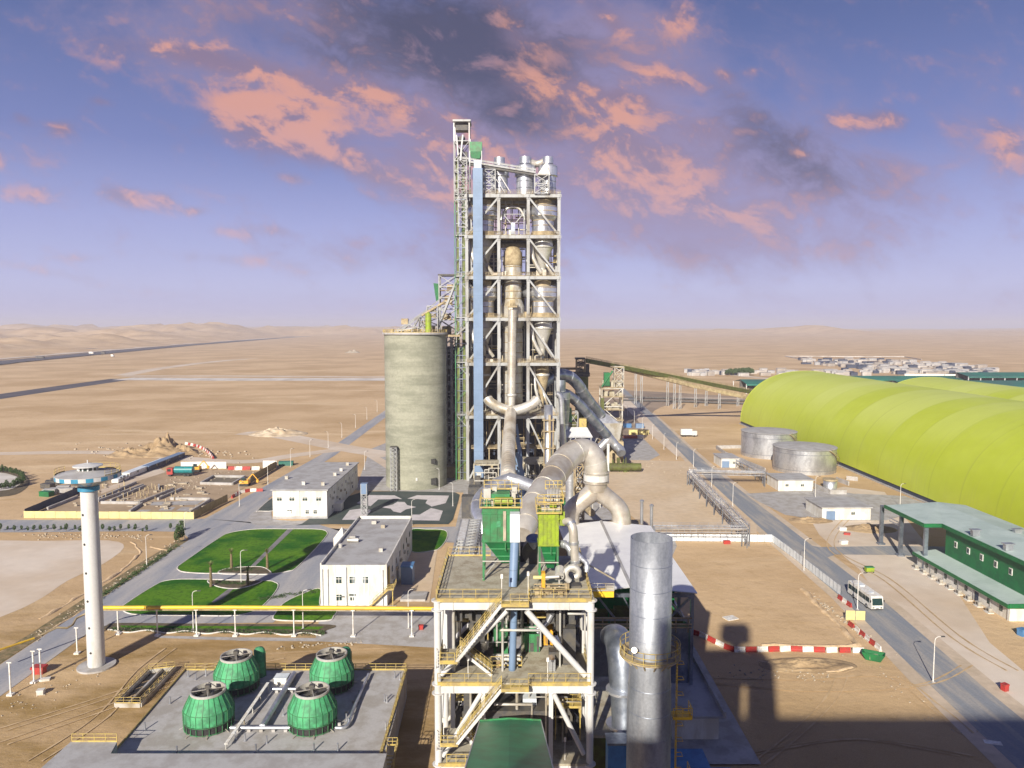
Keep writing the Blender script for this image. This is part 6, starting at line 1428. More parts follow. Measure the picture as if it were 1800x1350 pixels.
# ------------------------------------------------------------------ water tower
gx, gy = -73.7, 127.0
t = thing('water_tower', 'white water tower with flat bowl top and blue and white checked rim', 'water tower', (gx, gy, 0))
MB().lathe(gx, gy, [(1.42, 0), (1.36, 31.7)], 40, True).build('column', 'white', t)
mb = MB(); mb.lathe(gx, gy, [(1.36, 31.6), (1.7, 31.7), (1.7, 32.5), (1.5, 32.55)], 40); mb.build('collar', 'wtblue', t)
n = 28
for m_, off in (('whitepanel', 0), ('dgreen', 1)):
    mb = MB()
    for k in range(n):
        if k % 2 == off:
            a0, a1 = 2 * math.pi * k / n, 2 * math.pi * (k + 1) / n
            mb.lathe(gx, gy, [(1.5, 32.5), (4.8, 33.85)], 3, a0=a0, a1=a1)
    mb.build('bowl', 'vessel' if not off else 'silverdark', t)
for m_, off in (('white', 0), ('wtblue', 1)):
    mb = MB()
    for k in range(n):
        if k % 2 == off: mb.lathe(gx, gy, [(4.8, 33.85), (5.1, 33.9), (5.13, 34.6)], 3, a0=2 * math.pi * k / n, a1=2 * math.pi * (k + 1) / n)
    mb.build('rim_panel', m_, t)
MB().lathe(gx, gy, [(5.14, 34.58), (5.15, 34.7), (4.9, 34.72), (1.5, 35.3)], 56).build('roof', 'roofgrey', t)
mb = MB(); mb.lathe(gx, gy, [(1.45, 35.3), (1.45, 35.9)], 24); mb.build('lantern_window', 'glass', t)
mb = MB()
for k in range(12): a = k * math.pi / 6; mb.beam((gx + 1.5 * math.cos(a), gy + 1.5 * math.sin(a), 35.2), (gx + 1.5 * math.cos(a), gy + 1.5 * math.sin(a), 36), .22)
mb.lathe(gx, gy, [(1.4, 35.9), (2.35, 35.95), (2.35, 36.1), (.3, 36.5), (.01, 36.5)], 36); mb.cyl(gx, gy, 36.4, 37.0, .1, n=8); mb.build('lantern_roof', 'white', t)
mb = MB(); mb.rail([(gx + 5.0 * math.cos(k * math.pi / 12), gy + 5.0 * math.sin(k * math.pi / 12), 34.7) for k in range(-2, 9)], 1.0, 1.2, .05); mb.rail([(gx + 5.0 * math.cos(k * math.pi / 12), gy + 5.0 * math.sin(k * math.pi / 12), 34.7) for k in range(11, 15)], 1.0, 1.2, .05); mb.build('handrail', 'yellow', t)
for k, z in enumerate((27.6, 22.4, 17.3, 12.3, 7.5, 3.0)):
    a = -math.pi / 2 - .35 + .05 * k; c = Vector((gx + 1.38 * math.cos(a), gy + 1.38 * math.sin(a), z)); d = Vector((math.cos(a), math.sin(a), 0)); MB().tube([c - d * .2, c + d * .04], .22, 14).build('porthole', 'black', t)
MB().tube([(gx - 1.6, gy + .2, 0), (gx - 1.6, gy + .2, 20)], .09, 8).build('drain_pipe', 'bluebox', t)
MB().lathe(gx, gy, [(3.1, 0), (3.1, .3), (1.5, .32)], 32).build('base_slab', 'slab', t)
single(MB().box(gx - 9.4, gx - 7.6, gy - 3.2, gy - 2.0, 0, .9).box(gx - 9.6, gx - 7.4, gy - 3.4, gy - 1.8, .9, 1.3), 'pump_box', 'red', 'small red box left of the water tower foot', 'box')
# ------------------------------------------------------------------ buildings
def window(mb_f, mb_g, x, z, w, h, y, parent, axis='y'):
    if axis == 'y':
        f = MB(); f.box(x - w / 2, x + w / 2, y - .06, y + .05, z, z + h); o = f.build('window', 'plastic', parent)
        g = MB(); g.box(x - w / 2 + .1, x - .05, y - .09, y - .06, z + .1, z + h * .62); g.box(x + .05, x + w / 2 - .1, y - .09, y - .06, z + .1, z + h * .62); g.box(x - w / 2 + .1, x - .05, y - .09, y - .06, z + h * .7, z + h - .1); g.box(x + .05, x + w / 2 - .1, y - .09, y - .06, z + h * .7, z + h - .1); g.build('pane', 'glass', o)
    else:
        f = MB(); f.box(x - .05, x + .06, y - w / 2, y + w / 2, z, z + h); o = f.build('window', 'plastic', parent)
        MB().box(x + .06, x + .09, y - w / 2 + .1, y + w / 2 - .1, z + .1, z + h - .1).build('pane', 'glass', o)
# B1 two storeys
x0, x1, y0, y1, z = -75.0, -58.0, 228.2, 274.5, 9.4
t = thing('workshop_building', 'white two-storey building with flat grey roof beside the marked plaza', 'building', ((x0 + x1) / 2, (y0 + y1) / 2, 0))
MB().box(x0, x1, y0, y1, 0, z - .35).build('wall', 'wall', t); MB().box(x0 - .5, x1 + .5, y0 - .5, y1 + .5, z - .35, z).build('roof', 'roofgrey', t)
mb = MB(); mb.box(x0 - .1, x1 + .1, y0 - .12, y0, 0, .8); mb.box((x0 + x1) / 2 - .08, (x0 + x1) / 2 + .08, y0 - .08, y0, .8, z - .4); mb.build('trim', 'roofgrey', t)
for px in (491, 513, 536, 560): window(0, 0, P(px, 872, y0).x, 5.7, 1.7, 1.2, y0, t)
for px, w in ((509, 1.7), (540, 1.2), (554, 1.2)): window(0, 0, P(px, 900, y0).x, 1.6, w, 1.3, y0, t)
for k in range(8): window(0, 0, x1, 5.8, 1.5, 1.1, y0 + 4 + k * 5.6, t, 'x')
for k in range(4): window(0, 0, x1, 1.6, 1.4, 1.2, y0 + 7 + k * 10, t, 'x')
MB().box(P(486, 0, y0).x - .8, P(486, 0, y0).x + .9, y0 - .1, y0, 0, 2.4).build('door', 'plastic', t)
for px, py in ((611, 818), (600, 828), (589, 836), (504, 842), (534, 852), (568, 853)):
    g = G(px, py, z); mb = MB(); mb.box(g.x - .5, g.x + .5, g.y - .4, g.y + .4, z, z + 1.0); mb.box(g.x - .6, g.x + .6, g.y - .5, g.y + .5, z + 1.0, z + 1.12); mb.build('roof_vent', 'vessel', t)
# B2 white office
for k in range(6):
    y = y0 + 6.5 + k * 5.6; zq_ = 3.6 if k % 2 else 4.6; o = MB().box(x1, x1 + .5, y, y + 1.0, zq_, zq_ + .75).build('air_conditioner', 'vessel', t); MB().tube([(x1 + .5, y + .5, zq_ + .38), (x1 + .53, y + .5, zq_ + .38)], .26, 10).build('fan_grille', 'dark', o)
mb = MB(); mb.box(x1, x1 + 2.2, y0 + 9, y0 + 13, 0, 2.6); mb.box(x1, x1 + 2.6, y0 + 8.6, y0 + 13.4, 2.6, 2.8); mb.build('porch', 'wall', t)
x0, x1, y0, y1, z = -41.2, -26.9, 155.3, 195.3, 9.5
t = thing('office_building', 'white two-storey office with parapet roof and outside stair', 'building', ((x0 + x1) / 2, (y0 + y1) / 2, 0))
MB().box(x0, x1, y0, y1, 0, z - .9).build('wall', 'wall', t); MB().box(x0 + .3, x1 - .3, y0 + .3, y1 - .3, z - .9, z - .7).build('roof', 'roofgrey', t)
mb = MB(); mb.box(x0, x0 + .28, y0, y1, z - .9, z); mb.box(x1 - .28, x1, y0, y1, z - .9, z - .3); mb.box(x0 + .28, x1 - .28, y1 - .28, y1, z - .9, z - .01); mb.box(x0 + .28, x1 - .28, y0, y0 + .28, z - .9, z - .45); mb.build('parapet', 'wall', t)
mb = MB()
for px in (567, 576, 589, 608, 622, 640, 648, 672): X = P(px, 1000, y0).x; mb.box(X - .07, X + .07, y0 - .1, y0, .2, z - .5)
mb.build('pilaster', 'whitepanel', t)
mb = MB()
for px, z1 in ((567, 8.2), (576.5, 8.2), (609, 8.6), (673, 8)): X = P(px, 1000, y0).x; mb.cyl(X, y0 - .16, .3, z1, .09, n=8)
mb.build('downpipe', 'silver', t)
for px in (595.5, 619, 642.5): window(0, 0, P(px, 1010, y0).x, 5.0, 1.35, 1.6, y0, t)
window(0, 0, P(595.5, 1010, y0).x, 1.2, 1.35, 1.5, y0, t)
X = P(619, 1010, y0).x; o = MB().box(X - .65, X + .65, y0 - .06, y0, .1, 2.3).build('door', 'plastic', t); MB().box(X - .5, X - .1, y0 - .09, y0 - .06, 1.3, 2.0).box(X + .1, X + .5, y0 - .09, y0 - .06, 1.3, 2.0).build('pane', 'glass', o); MB().box(X - .7, X + .7, y0 - .1, y0 - .05, 2.35, 2.7).build('transom', 'glass', t)
for k in range(6):
    window(0, 0, x1, 5.2, 1.4, 1.5, y0 + 7 + k * 5.6, t, 'x'); k % 2 or window(0, 0, x1, 1.4, 1.4, 1.4, y0 + 9 + k * 5.6, t, 'x')
mb = MB(); mb.beam((x1 - 3.5, y0 - .7, .3), (x1 + .4, y0 - .7, 4.0), .9, .2); mb.box(x1 - .2, x1 + 1.6, y0 - 1.2, y0 + 2.6, 3.9, 4.1); mb.beam((x1 + 1.2, y0, 0), (x1 + 1.2, y0, 4), .2)
mb.rail([(x1 - 3.5, y0 - 1.1, .3), (x1 + .4, y0 - 1.1, 4.0), (x1 + 1.6, y0 - 1.1, 4.1), (x1 + 1.6, y0 + 2.6, 4.1)], 1.1, 1, .07); mb.box(x1 + .02, x1 + .3, y0 + 1, y0 + 2.4, 4.1, 8.2); mb.build('outside_stair', 'yellow', t)
mb = MB(); mb.box(x0 - 2.6, x0 - .02, 178, 183, 0, 8.4); mb.add([(x0 - 2.6, 178, 8.4), (x0 - .1, 178, 8.4), (x0 - .9, 180, 10.6), (x0 - 2.6, 183, 8.4), (x0 - .1, 183, 8.4)], [(0, 1, 2), (1, 4, 2), (4, 3, 2), (3, 0, 2)]); mb.build('entrance_bay', 'wall', t)
mb = MB(); g = G(600, 961, z - .7); mb.tube([(x0 + 2, 173, z - .1), (x0 + 4.6, 173, z - .1)], .5, 16); mb.cyl(x0 + 1.2, 169, z - .7, z + .2, .45, n=14); mb.build('roof_tank', 'vessel', t)
for k in range(5):
    y = y0 + 6 + k * 6.1; o = MB().box(x1, x1 + .5, y, y + .95, 3.9, 4.6).build('air_conditioner', 'vessel', t); MB().tube([(x1 + .5, y + .5, 4.25), (x1 + .53, y + .5, 4.25)], .25, 10).build('fan_grille', 'dark', o)
for qx, qy, qw in ((-38.6, 176, .7), (-33, 186, .5), (-30, 166, .45), (-36, 190, .6)):
    MB().box(qx - qw, qx + qw, qy - qw, qy + qw, z - .7, z + .1).build('roof_unit', 'vessel', t)
MB().box(x0 - .6, x1 + 2, y0 - 2.2, y0, 0, .18).build('entrance_step', 'slab', t)
t = thing('blue_tank', 'pale blue water tank box against the right side of the white office', 'tank', (-23.8, 170, 0)); MB().box(-25.9, -23.2, 168.5, 172, 0, 4.2).build('body', 'blue', t); MB().box(-26, -23.1, 168.4, 172.1, 4.2, 4.45).build('lid', 'bluebox', t)
single(MB().box(-24.5, -19, 158, 163, 0, .5), 'concrete_plinth', 'slab', 'grey concrete plinth on the ground right of the white office', 'slab')
# round storage tanks
for px, Yf, pw, ptop, lab in ((1350.5, 332.0, 46.8, 757, 'far silver storage tank, left of the pair'), (1414, 296.0, 53.0, 784, 'near silver storage tank, right of the pair')):
    r = pw / F * (Yf + 12) * 1.0; c = P(px, 800, Yf + r); z = P(px, ptop, c.y).z
    t = thing('storage_tank', lab + ' before the yellow-green dome', 'tank', (c.x, c.y, 0), 'round silver storage tanks')
    MB().lathe(c.x, c.y, [(r, 0), (r, z)], 72, True).build('shell', 'silver', t)
    MB().lathe(c.x, c.y, [(r + .25, z - .1), (r + .25, z + .05), (r, z + .08), (.01, z + .9)], 72).build('roof', 'roofgrey', t)
    mb = MB()
    for f in (.15, .8, .97): mb.lathe(c.x, c.y, [(r + .02, z * f - .08), (r + .1, z * f), (r + .02, z * f + .08)], 64)
    mb.build('band', 'silverdark', t)
    mb = MB(); m = 22
    for k in range(m):
        a0 = -1.15 + 1.35 * k / m; a1 = -1.15 + 1.35 * (k + 1) / m; z0_, z1_ = z - z * k / m, z - z * (k + 1) / m
        for rr in (r + .15, r + .95): mb.beam((c.x + rr * math.cos(a0), c.y + rr * math.sin(a0), z0_), (c.x + rr * math.cos(a1), c.y + rr * math.sin(a1), z1_), .14, .3)
        mb.beam((c.x + (r + .95) * math.cos(a0), c.y + (r + .95) * math.sin(a0), z0_ + 1.1), (c.x + (r + .95) * math.cos(a1), c.y + (r + .95) * math.sin(a1), z1_ + 1.1), .12)
    mb.build('spiral_stair', 'beige', t)
t = thing('bund_wall', 'low concrete bund wall around the two silver tanks', 'wall', (120, 320, 0)); mb = MB()
bp_ = [G(1258, 798), G(1310, 800), G(1300, 812), G(1262, 802)]
mb.beam(G(1259, 786, .8), G(1275, 797, .8), .4, 1.6); mb.beam(G(1259, 786, .8), G(1305, 785, .8), .4, 1.6); mb.beam(G(1275, 797, .8), G(1345, 826, .8), .4, 1.6); mb.beam(G(1430, 853, .8), G(1460, 865, .8), .4, 1.6); mb.beam(G(1460, 865, .8), G(1488, 865, .8), .4, 1.6); mb.beam(G(1470, 842, .8), G(1492, 850, .8), .4, 1.6); mb.beam(G(1488, 840, .8), G(1508, 842, .8), .4, 1.6); mb.build('wall', 'slab', t)
t = thing('small_tank', 'small upright silver tank with beige top right of the big tanks', 'tank', G(1459, 862)); g = G(1459, 860); z = P(1459, 843, g.y).z; MB().lathe(g.x, g.y, [(2.4, 0), (2.4, z), (.01, z + .2)], 28, True).build('shell', 'silver', t); MB().lathe(g.x, g.y, [(2.7, z - .2), (2.7, z + .3), (.01, z + .32)], 24).build('cap', 'beige', t)
def hut(label, pxl, pxr, pyb, pyt, depth, door=None, wins=(), name='utility_building', over=.4):
    a = G(pxl, pyb); b = G(pxr, pyb); z = P(pxl, pyt, a.y).z; t = thing(name, label, 'building', ((a.x + b.x) / 2, a.y + depth / 2, 0))
    MB().box(a.x, b.x, a.y, a.y + depth, 0, z - .3).build('wall', 'wall', t); MB().box(a.x - over, b.x + over, a.y - over, a.y + depth + over, z - .3, z).build('roof', 'roofgrey', t)
    if door: X0, X1 = P(door[0], pyb, a.y).x, P(door[1], pyb, a.y).x; MB().box(X0, X1, a.y - .1, a.y, 0, z * .68).build('door', 'blue', t)
    for px in wins: window(0, 0, P(px, pyb, a.y).x, z * .38, 1.3, 1.1, a.y, t)
    return t, a
hut('small white pump shed with blue roller door beside the pipe rack', 1268, 1299, 822, 805, 12, (1269, 1282), (1290,))
hut('white pump house with two dark windows in front of the near tank', 1368, 1429, 863, 843, 12, None, (1383, 1410))
hut('long white shed with pale blue door on the concrete yard', 1445, 1530, 914, 891, 13, (1452, 1468), (1499,))
# pipe racks on the right
def rack(label, pts, h, w=2.2, sp=9):
    t = thing('pipe_rack', label, 'pipe rack', (pts[0][0], pts[0][1], 0)); mb = MB(); mp = MB(); ml = MB()
    for (xa, ya), (xb, yb) in zip(pts[:-1], pts[1:]):
        a, b = Vector((xa, ya, h)), Vector((xb, yb, h)); d = (b - a); L_ = d.length; d.normalize(); nn = Vector((-d.y, d.x, 0)) * w / 2
        for s_ in (-1, 1): mb.beam(a + nn * s_, b + nn * s_, .25, .3); mb.beam(a + nn * s_ + Vector((0, 0, -1.2)), b + nn * s_ + Vector((0, 0, -1.2)), .2)
        k = 0
        while k * 1.6 < L_: c = a + d * k * 1.6; mb.beam(c - nn, c + nn, .12); mb.beam(c - nn, c - nn + Vector((0, 0, -1.2)), .1); k += 1
        for f in (-.6, -.2, .2, .6): mp.tube([a + nn * f + Vector((0, 0, -.5)), b + nn * f + Vector((0, 0, -.5))], .14, 6)
        mb.rail([a + nn, b + nn], .9, 2.4, .07)
        m = max(1, round(L_ / sp))
        for k in range(m + 1):
            c = a.lerp(b, k / m)
            for s_ in (-.9, .9): ml.beam((c.x + nn.x * s_, c.y + nn.y * s_, 0), (c.x + nn.x * s_, c.y + nn.y * s_, h), .28)
            ml.beam((c.x + nn.x * .9, c.y + nn.y * .9, 0), (c.x - nn.x * .9, c.y - nn.y * .9, h - 1.4), .14)
    mb.build('frame', 'silver', t); mp.build('pipe', 'dusty', t); ml.build('leg', 'silverdark', t)
q = lambda px, py, h: tuple(G(px, py, h)[:2])
rack('pipe rack over the works road from the shed towards the tanks', [q(1212, 827, 5.5), q(1344, 830, 5.5)], 5.5, 2.2, 40)
rack('pipe rack running along the left edge of the works road', [q(1213, 828, 5.5), q(1311, 926, 5.5)], 5.5, 2.2, 12)
rack('pipe rack from the roadside to behind the chimney', [q(1150, 926, 5.5), q(1312, 927, 5.5)], 5.5, 2.2, 20)
rack('small raised pipe rack between pump shed and pump house', [q(1298, 808, 4), q(1345, 832, 4)], 4, 2.2, 8)
single(MB().box(G(1256, 934).x - .9, G(1256, 934).x + .9, 201, 202, 0, .9), 'red_container', 'red', 'small red box under the roadside pipe rack', 'box')
# white panel fence round the sand plot
def fence(name, label, pix, h, m, step=2.0, post='silverdark', cat='fence', group=None, wpts=None):
    pts = wpts or [G(*p) for p in pix]; t = thing(name, label, cat, pts[0], group); mp = MB()
    for a, b in zip(pts[:-1], pts[1:]):
        a = Vector((a[0], a[1], 0)); b = Vector((b[0], b[1], 0)); L_ = (b - a).length; n = max(1, round(L_ / step)); d = (b - a).normalized(); nn = Vector((-d.y, d.x, 0)) * .03
        for k in range(n):
            p, r_ = a.lerp(b, k / n) + d * .06, a.lerp(b, (k + 1) / n) - d * .06; jz = random.uniform(-.04, .04); tl = nn * random.uniform(-.5, .5)
            mb = MB(); mb.add([p - nn + Vector((0, 0, .1)), r_ - nn + Vector((0, 0, .1)), r_ + nn + Vector((0, 0, .1)), p + nn + Vector((0, 0, .1)), p - nn + tl + Vector((0, 0, h + jz)), r_ - nn + tl + Vector((0, 0, h + jz)), r_ + nn + tl + Vector((0, 0, h + jz)), p + nn + tl + Vector((0, 0, h + jz))], [(0, 1, 5, 4), (1, 2, 6, 5), (2, 3, 7, 6), (3, 0, 4, 7), (4, 5, 6, 7), (3, 2, 1, 0)])
            mb.build('panel', m, t); mp.beam(a.lerp(b, k / n), a.lerp(b, k / n) + Vector((0, 0, h + .1)), .1)
            mp.beam(a.lerp(b, k / n) + nn * 40, a.lerp(b, k / n) + Vector((0, 0, h * .7)), .07)
        mp.beam(b, b + Vector((0, 0, h + .1)), .1)
    mp.build('fence_post', post, t); return t
fence('panel_fence', 'pale bluish panel fence along the back and road side of the sand plot', [(1150, 951), (1357, 953), (1400, 985), (1440, 1017), (1478, 1047)], 2.1, 'whitepanel', 2.0)
fence('cream_panel', 'pair of cream panels standing behind the barriers near the bus', [(1486, 1090), (1521, 1091)], 2.0, 'panel', 2.2)
# construction site fences
fence('site_fence', 'cream panel fence along the front of the construction plot', [(42, 911), (341, 913)], 2.3, 'panel', 3.4, 'beige')
fence('site_fence', 'shade-toned cream panel fence up the right side of the construction plot', [(341, 913), (372, 896), (400, 882)], 2.6, 'panelshade', 3.6, 'beige')
fence('site_fence', 'shade-toned fence with white top behind the excavated pit', [(440, 850), (465, 835), (487, 822)], 3.0, 'panelshade', 4, 'beige')
fence('site_fence', 'dark navy fence up the left side of the construction plot', [(44, 909), (90, 889), (140, 868), (148, 863)], 2.6, 'navy', 5, 'navy')
fence('site_fence', 'white panel fence at the back of the construction plot', [(318, 824), (398, 824)], 3.0, 'plastic', 4.5)
fence('site_fence', 'short white panels at the back right corner of the construction plot', [(462, 823), (487, 823)], 3.2, 'plastic', 4.5)
# footings inside the plot
t = thing('foundation_walls', 'low unfinished concrete foundation walls inside the construction plot', 'foundation', G(260, 870))
def zq(x, y): return (x / 3.6, 780 + y / 3.6)
mb = MB()
for seg in (((620, 350), (860, 245)), ((620, 362), (905, 262)), ((700, 362), (915, 268)), ((640, 372), (880, 374)), ((880, 374), (1100, 285)), ((1005, 262), (1005, 285)), ((1000, 350), (1150, 285)), ((1270, 250), (1350, 205)), ((1350, 205), (1550, 208)), ((1550, 208), (1470, 255)), ((1270, 250), (1470, 255)), ((1080, 348), (1330, 350)), ((820, 430), (900, 378)), ((1200, 435), (1330, 355)), ((300, 410), (490, 335))):
    a, b = G(*zq(*seg[0]), .5), G(*zq(*seg[1]), .5); mb.beam(a, b, .6, 1.0)
mb.build('wall', 'slab', t)
mb = MB(); rng = random.Random(3)
for k in range(46):
    g = G(*zq(rng.uniform(640, 1120), rng.uniform(265, 370))); mb.beam(g, g + Vector((0, 0, rng.uniform(1, 2.2))), .22)
mb.build('stub_column', 'beige', t)
mb = MB()
for k in range(60):
    g = G(*zq(rng.uniform(450, 1300), rng.uniform(250, 425))); w = rng.uniform(.4, 1.6); mb.box(g.x, g.x + w * 1.8, g.y, g.y + w, 0, rng.uniform(.2, .8))
mb.build('building_material', 'rubble', t)
M['pit'] = mat('excavated_pit', (.14, .12, .09), (.20, .17, .13), .1, .95)
sheet('excavation', 'pit', [zq(*p) for p in ((1290, 248), (1360, 210), (1535, 212), (1455, 250))], .05)
sheet('site_slab', 'slab', [zq(*p) for p in ((960, 370), (1290, 360), (1240, 388), (950, 392))], .06)
for q_ in (((1000, 425), (1030, 403), (1110, 403), (1085, 425)), ((1115, 425), (1150, 403), (1225, 405), (1195, 427)), ((860, 432), (890, 420), (960, 420), (930, 433))): sheet('site_slab', 'slab', [zq(*p) for p in q_], .07)
sheet('site_ground', 'gravel', [(140, 868), (210, 835), (318, 826), (398, 826), (460, 830), (440, 850), (372, 896), (341, 911), (60, 909)], .03)
sheet('site_track', 'pale', [zq(*p) for p in ((1000, 150), (1050, 180), (800, 260), (640, 320), (640, 290), (820, 225))], .045)
# portacabins
def cabin(label, px0, px1, py, pyt, depth, m='plastic', rm='whitepanel', rz=0):
    a, b = G(px0, py), G(px1, py); z = P(px0, pyt, a.y).z; t = thing('portable_cabin', label, 'cabin', ((a.x + b.x) / 2, a.y, 0), 'portable cabins')
    MB().box(a.x, b.x, a.y, a.y + depth, .3, z).build('wall', m, t); MB().box(a.x - .2, b.x + .2, a.y - .2, a.y + depth + .2, z, z + .2).build('roof', rm, t)
    mb = MB()
    for k in range(3): y = a.y + depth * (k + .6) / 3.2; mb.box(b.x, b.x + .06, y, y + 1.3, 1.2, 2.2)
    mb.box(b.x, b.x + .05, a.y + depth * .45, a.y + depth * .45 + 1, .3, 2.3); mb.build('window', 'glass', t)
    mb = MB(); mb.box(a.x, b.x, a.y, a.y + depth, 0, .3); mb.build('skid', 'dark', t)
cabin('long white cabin nearest to the water tower top', 215, 228, 841, 832, 32)
cabin('second long cabin with dark side behind the first', 250, 262, 829, 820, 34, 'navy', 'blue')
cabin('small pale cabin left of the long cabins', 196, 208, 850, 843, 8, 'plastic', 'whitepanel')
# tanker truck
def truck():
    a = G(293, 838); t = thing('tanker_truck', 'teal water tanker truck with red cab on the construction plot', 'truck', a); x, y = a.x, a.y
    MB().box(x, x + 2.4, y, y + 2.4, .9, 3.4).build('cab', 'red', t); MB().box(x - .04, x, y + .2, y + 2.2, 2.1, 3.1).box(x + .3, x + 1.7, y - .04, y, 2.1, 3.1).build('window', 'glass', t)
    MB().tube([(x + 3, y + 1.2, 2.6), (x + 10.2, y + 1.2, 2.6)], 1.45, 20).build('tank', mat('teal_paint', (.01, .22, .24), (.02, .16, .18), 1, .4), t)
    MB().box(x + 1, x + 10.4, y + .4, y + 2, .8, 1.2).build('chassis', 'black', t)
    for wx in (1.2, 7.2, 8.6):
        for wy in (.15, 2.25): MB().tube([(x + wx, y + wy - .15, .55), (x + wx, y + wy + .15, .55)], .55, 16).build('wheel', 'black', t)
truck()
def vehicle_digger(px, py, label):
    g = G(px, py); t = thing('excavator', label, 'excavator', g); x, y = g.x, g.y
    MB().box(x - 1.6, x + 1.8, y - 1.2, y + 1.2, 1.0, 2.2).build('body', 'orange', t); MB().box(x - .8, x + .5, y - 1.1, y, 2.2, 3.3).build('cab', 'glass', t)
    for s_ in (-1.1, 1.1): MB().box(x - 1.9, x + 1.9, y + s_ - .25, y + s_ + .25, 0, .9).build('track', 'black', t)
    mb = MB(); mb.beam((x + .8, y, 2), (x + 3.2, y, 4.6), .35); mb.beam((x + 3.2, y, 4.6), (x + 5, y, 2.4), .3); mb.box(x + 4.6, x + 5.4, y - .5, y + .5, 1.4, 2.4); mb.build('boom', 'orange', t)
vehicle_digger(430, 854, 'yellow excavator beside the excavated pit')
vehicle_digger(345, 829, 'dark-cabbed excavator right of the teal tanker truck')
# barriers ------------------------------------------------------------
def make_barrier(m, name='plastic_barrier'):
    mb = MB(); L_ = 2.0; pr = [(-.28, 0), (-.26, .25), (-.12, .45), (-.09, .95), (.09, .95), (.12, .45), (.26, .25), (.28, 0)]
    vs = [(x, y, z) for x in (-L_ / 2, L_ / 2) for y, z in pr]; n = len(pr); mb.add(vs, [tuple(range(n - 1, -1, -1)), tuple(range(n, 2 * n))] + [(i, i + 1, n + i + 1, n + i) for i in range(n - 1)])
    for k in (-.5, .0, .5): mb.box(k - .12, k + .12, -.3, -.24, .05, .2)
    o = mb.build(name, m); o['category'] = 'barrier'; return o
PB = {'red': make_barrier('red'), 'plastic': make_barrier('plastic')}; used = set()
def barriers(pix, labels, group, start=0, scale=1.0, step=2.1):
    pts = [G(*p) for p in pix]; seq = []
    for a, b in zip(pts[:-1], pts[1:]):
        L_ = (b - a).length; n = max(1, round(L_ / (step * scale))); d = (b - a)
        for k in range(n): seq.append((a.lerp(b, (k + .5) / n), math.atan2(d.y, d.x)))
    for i, (c, rz) in enumerate(seq):
        m = ('red', 'plastic')[(i + start) % 2]
        if m not in used: o = PB[m]; used.add(m)
        else: o = PB[m].copy(); COL.objects.link(o)
        o.location = c; o.rotation_euler = (0, 0, rz + random.uniform(-.09, .09)); o.scale = (scale,) * 3 if not isinstance(scale, tuple) else scale
        o['label'] = ('red ' if m == 'red' else 'white ') + labels; o['group'] = group + (' (red)' if m == 'red' else ' (white)')
barriers([(1212, 1113), (1230, 1118), (1273, 1139), (1290, 1146), (1390, 1144), (1450, 1146), (1520, 1147)], 'plastic barrier in the long row along the front of the sand plot', 'front row of road barriers')
barriers([(1490, 1097), (1503, 1107), (1530, 1130), (1548, 1145)], 'plastic barrier in the slanting row below the cream panels', 'slanting row of road barriers')
barriers([(1474, 1052), (1496, 1068)], 'plastic barrier at the road edge left of the bus', 'road barriers beside the bus')
barriers([(326, 781), (345, 785), (358, 790), (368, 798), (375, 807)], 'barrier in the curved row beside the brown sand heap', 'curved row of barriers at the sand heap', 1, 1.3)
barriers([(402, 826), (425, 826), (458, 826)], 'barrier in the line behind the excavated pit', 'line of barriers behind the pit', 0, 1.6)
barriers([(408, 876), (420, 868), (440, 864), (462, 864)], 'barrier in the broken row at the right corner of the construction plot', 'barriers at the plot corner', 0, 1.2)
# loose things on the ground
def loose(name, label, cat, px, py, sx, sy, sz, m, rz=0):
    g = G(px, py); mb = MB(); mb.box(-sx / 2, sx / 2, -sy / 2, sy / 2, 0, sz * .8); mb.box(-sx / 2 - .05, sx / 2 + .05, -sy / 2 - .05, sy / 2 + .05, sz * .8, sz); o = mb.build(name, m); o.location = g; o.rotation_euler.z = rz; o['label'] = label; o['category'] = cat
loose('white_board', 'flat white board lying on the sand plot', 'board', 1284, 1087, 2.6, 2.0, .15, 'plastic', .4)
loose('white_box', 'white box on the sand above the branch road, lower one', 'box', 1483, 956, 1.9, 1.2, 1.0, 'plastic', .1)
loose('white_box', 'white box on the sand above the red and orange heap', 'box', 1481, 932, 2.0, 1.2, .9, 'plastic', -.1)
loose('orange_box', 'orange-red object on the sand between the two white boxes', 'box', 1489, 940, 1.7, 1.0, .6, 'red', -.4)
loose('red_bin', 'small rusty red bin on the sand right of the works road', 'bin', 1766, 1214, .9, .8, 1.2, 'red', .3)
loose('blue_drum_crate', 'blue crate at the right picture edge near the hall corner', 'crate', 1797, 1117, 1.4, 1.2, 1.4, 'bluebox', .3)
loose('pale_sheet', 'pale sheet lying on the shaded sand at the bottom right', 'sheet', 1745, 1306, 2.2, 1.0, .1, 'plastic', -.3)
loose('red_cabinet', 'small red cabinet on the sand right of the yellow pipe posts', 'cabinet', 740, 1107, .9, .6, 1.0, 'red')
loose('concrete_block', 'small pale block on the sand below the water tower', 'block', 72, 1220, 1.0, .9, .8, 'kerb', .2)
loose('concrete_block', 'small pale block beside the pipeline posts at the far left', 'block', 80, 1196, 1.4, .8, .4, 'kerb', .3)
loose('green_bin', 'flat teal container behind the two-storey building', 'container', 503, 818, 6, 2.4, 1.8, 'farteal', .1)
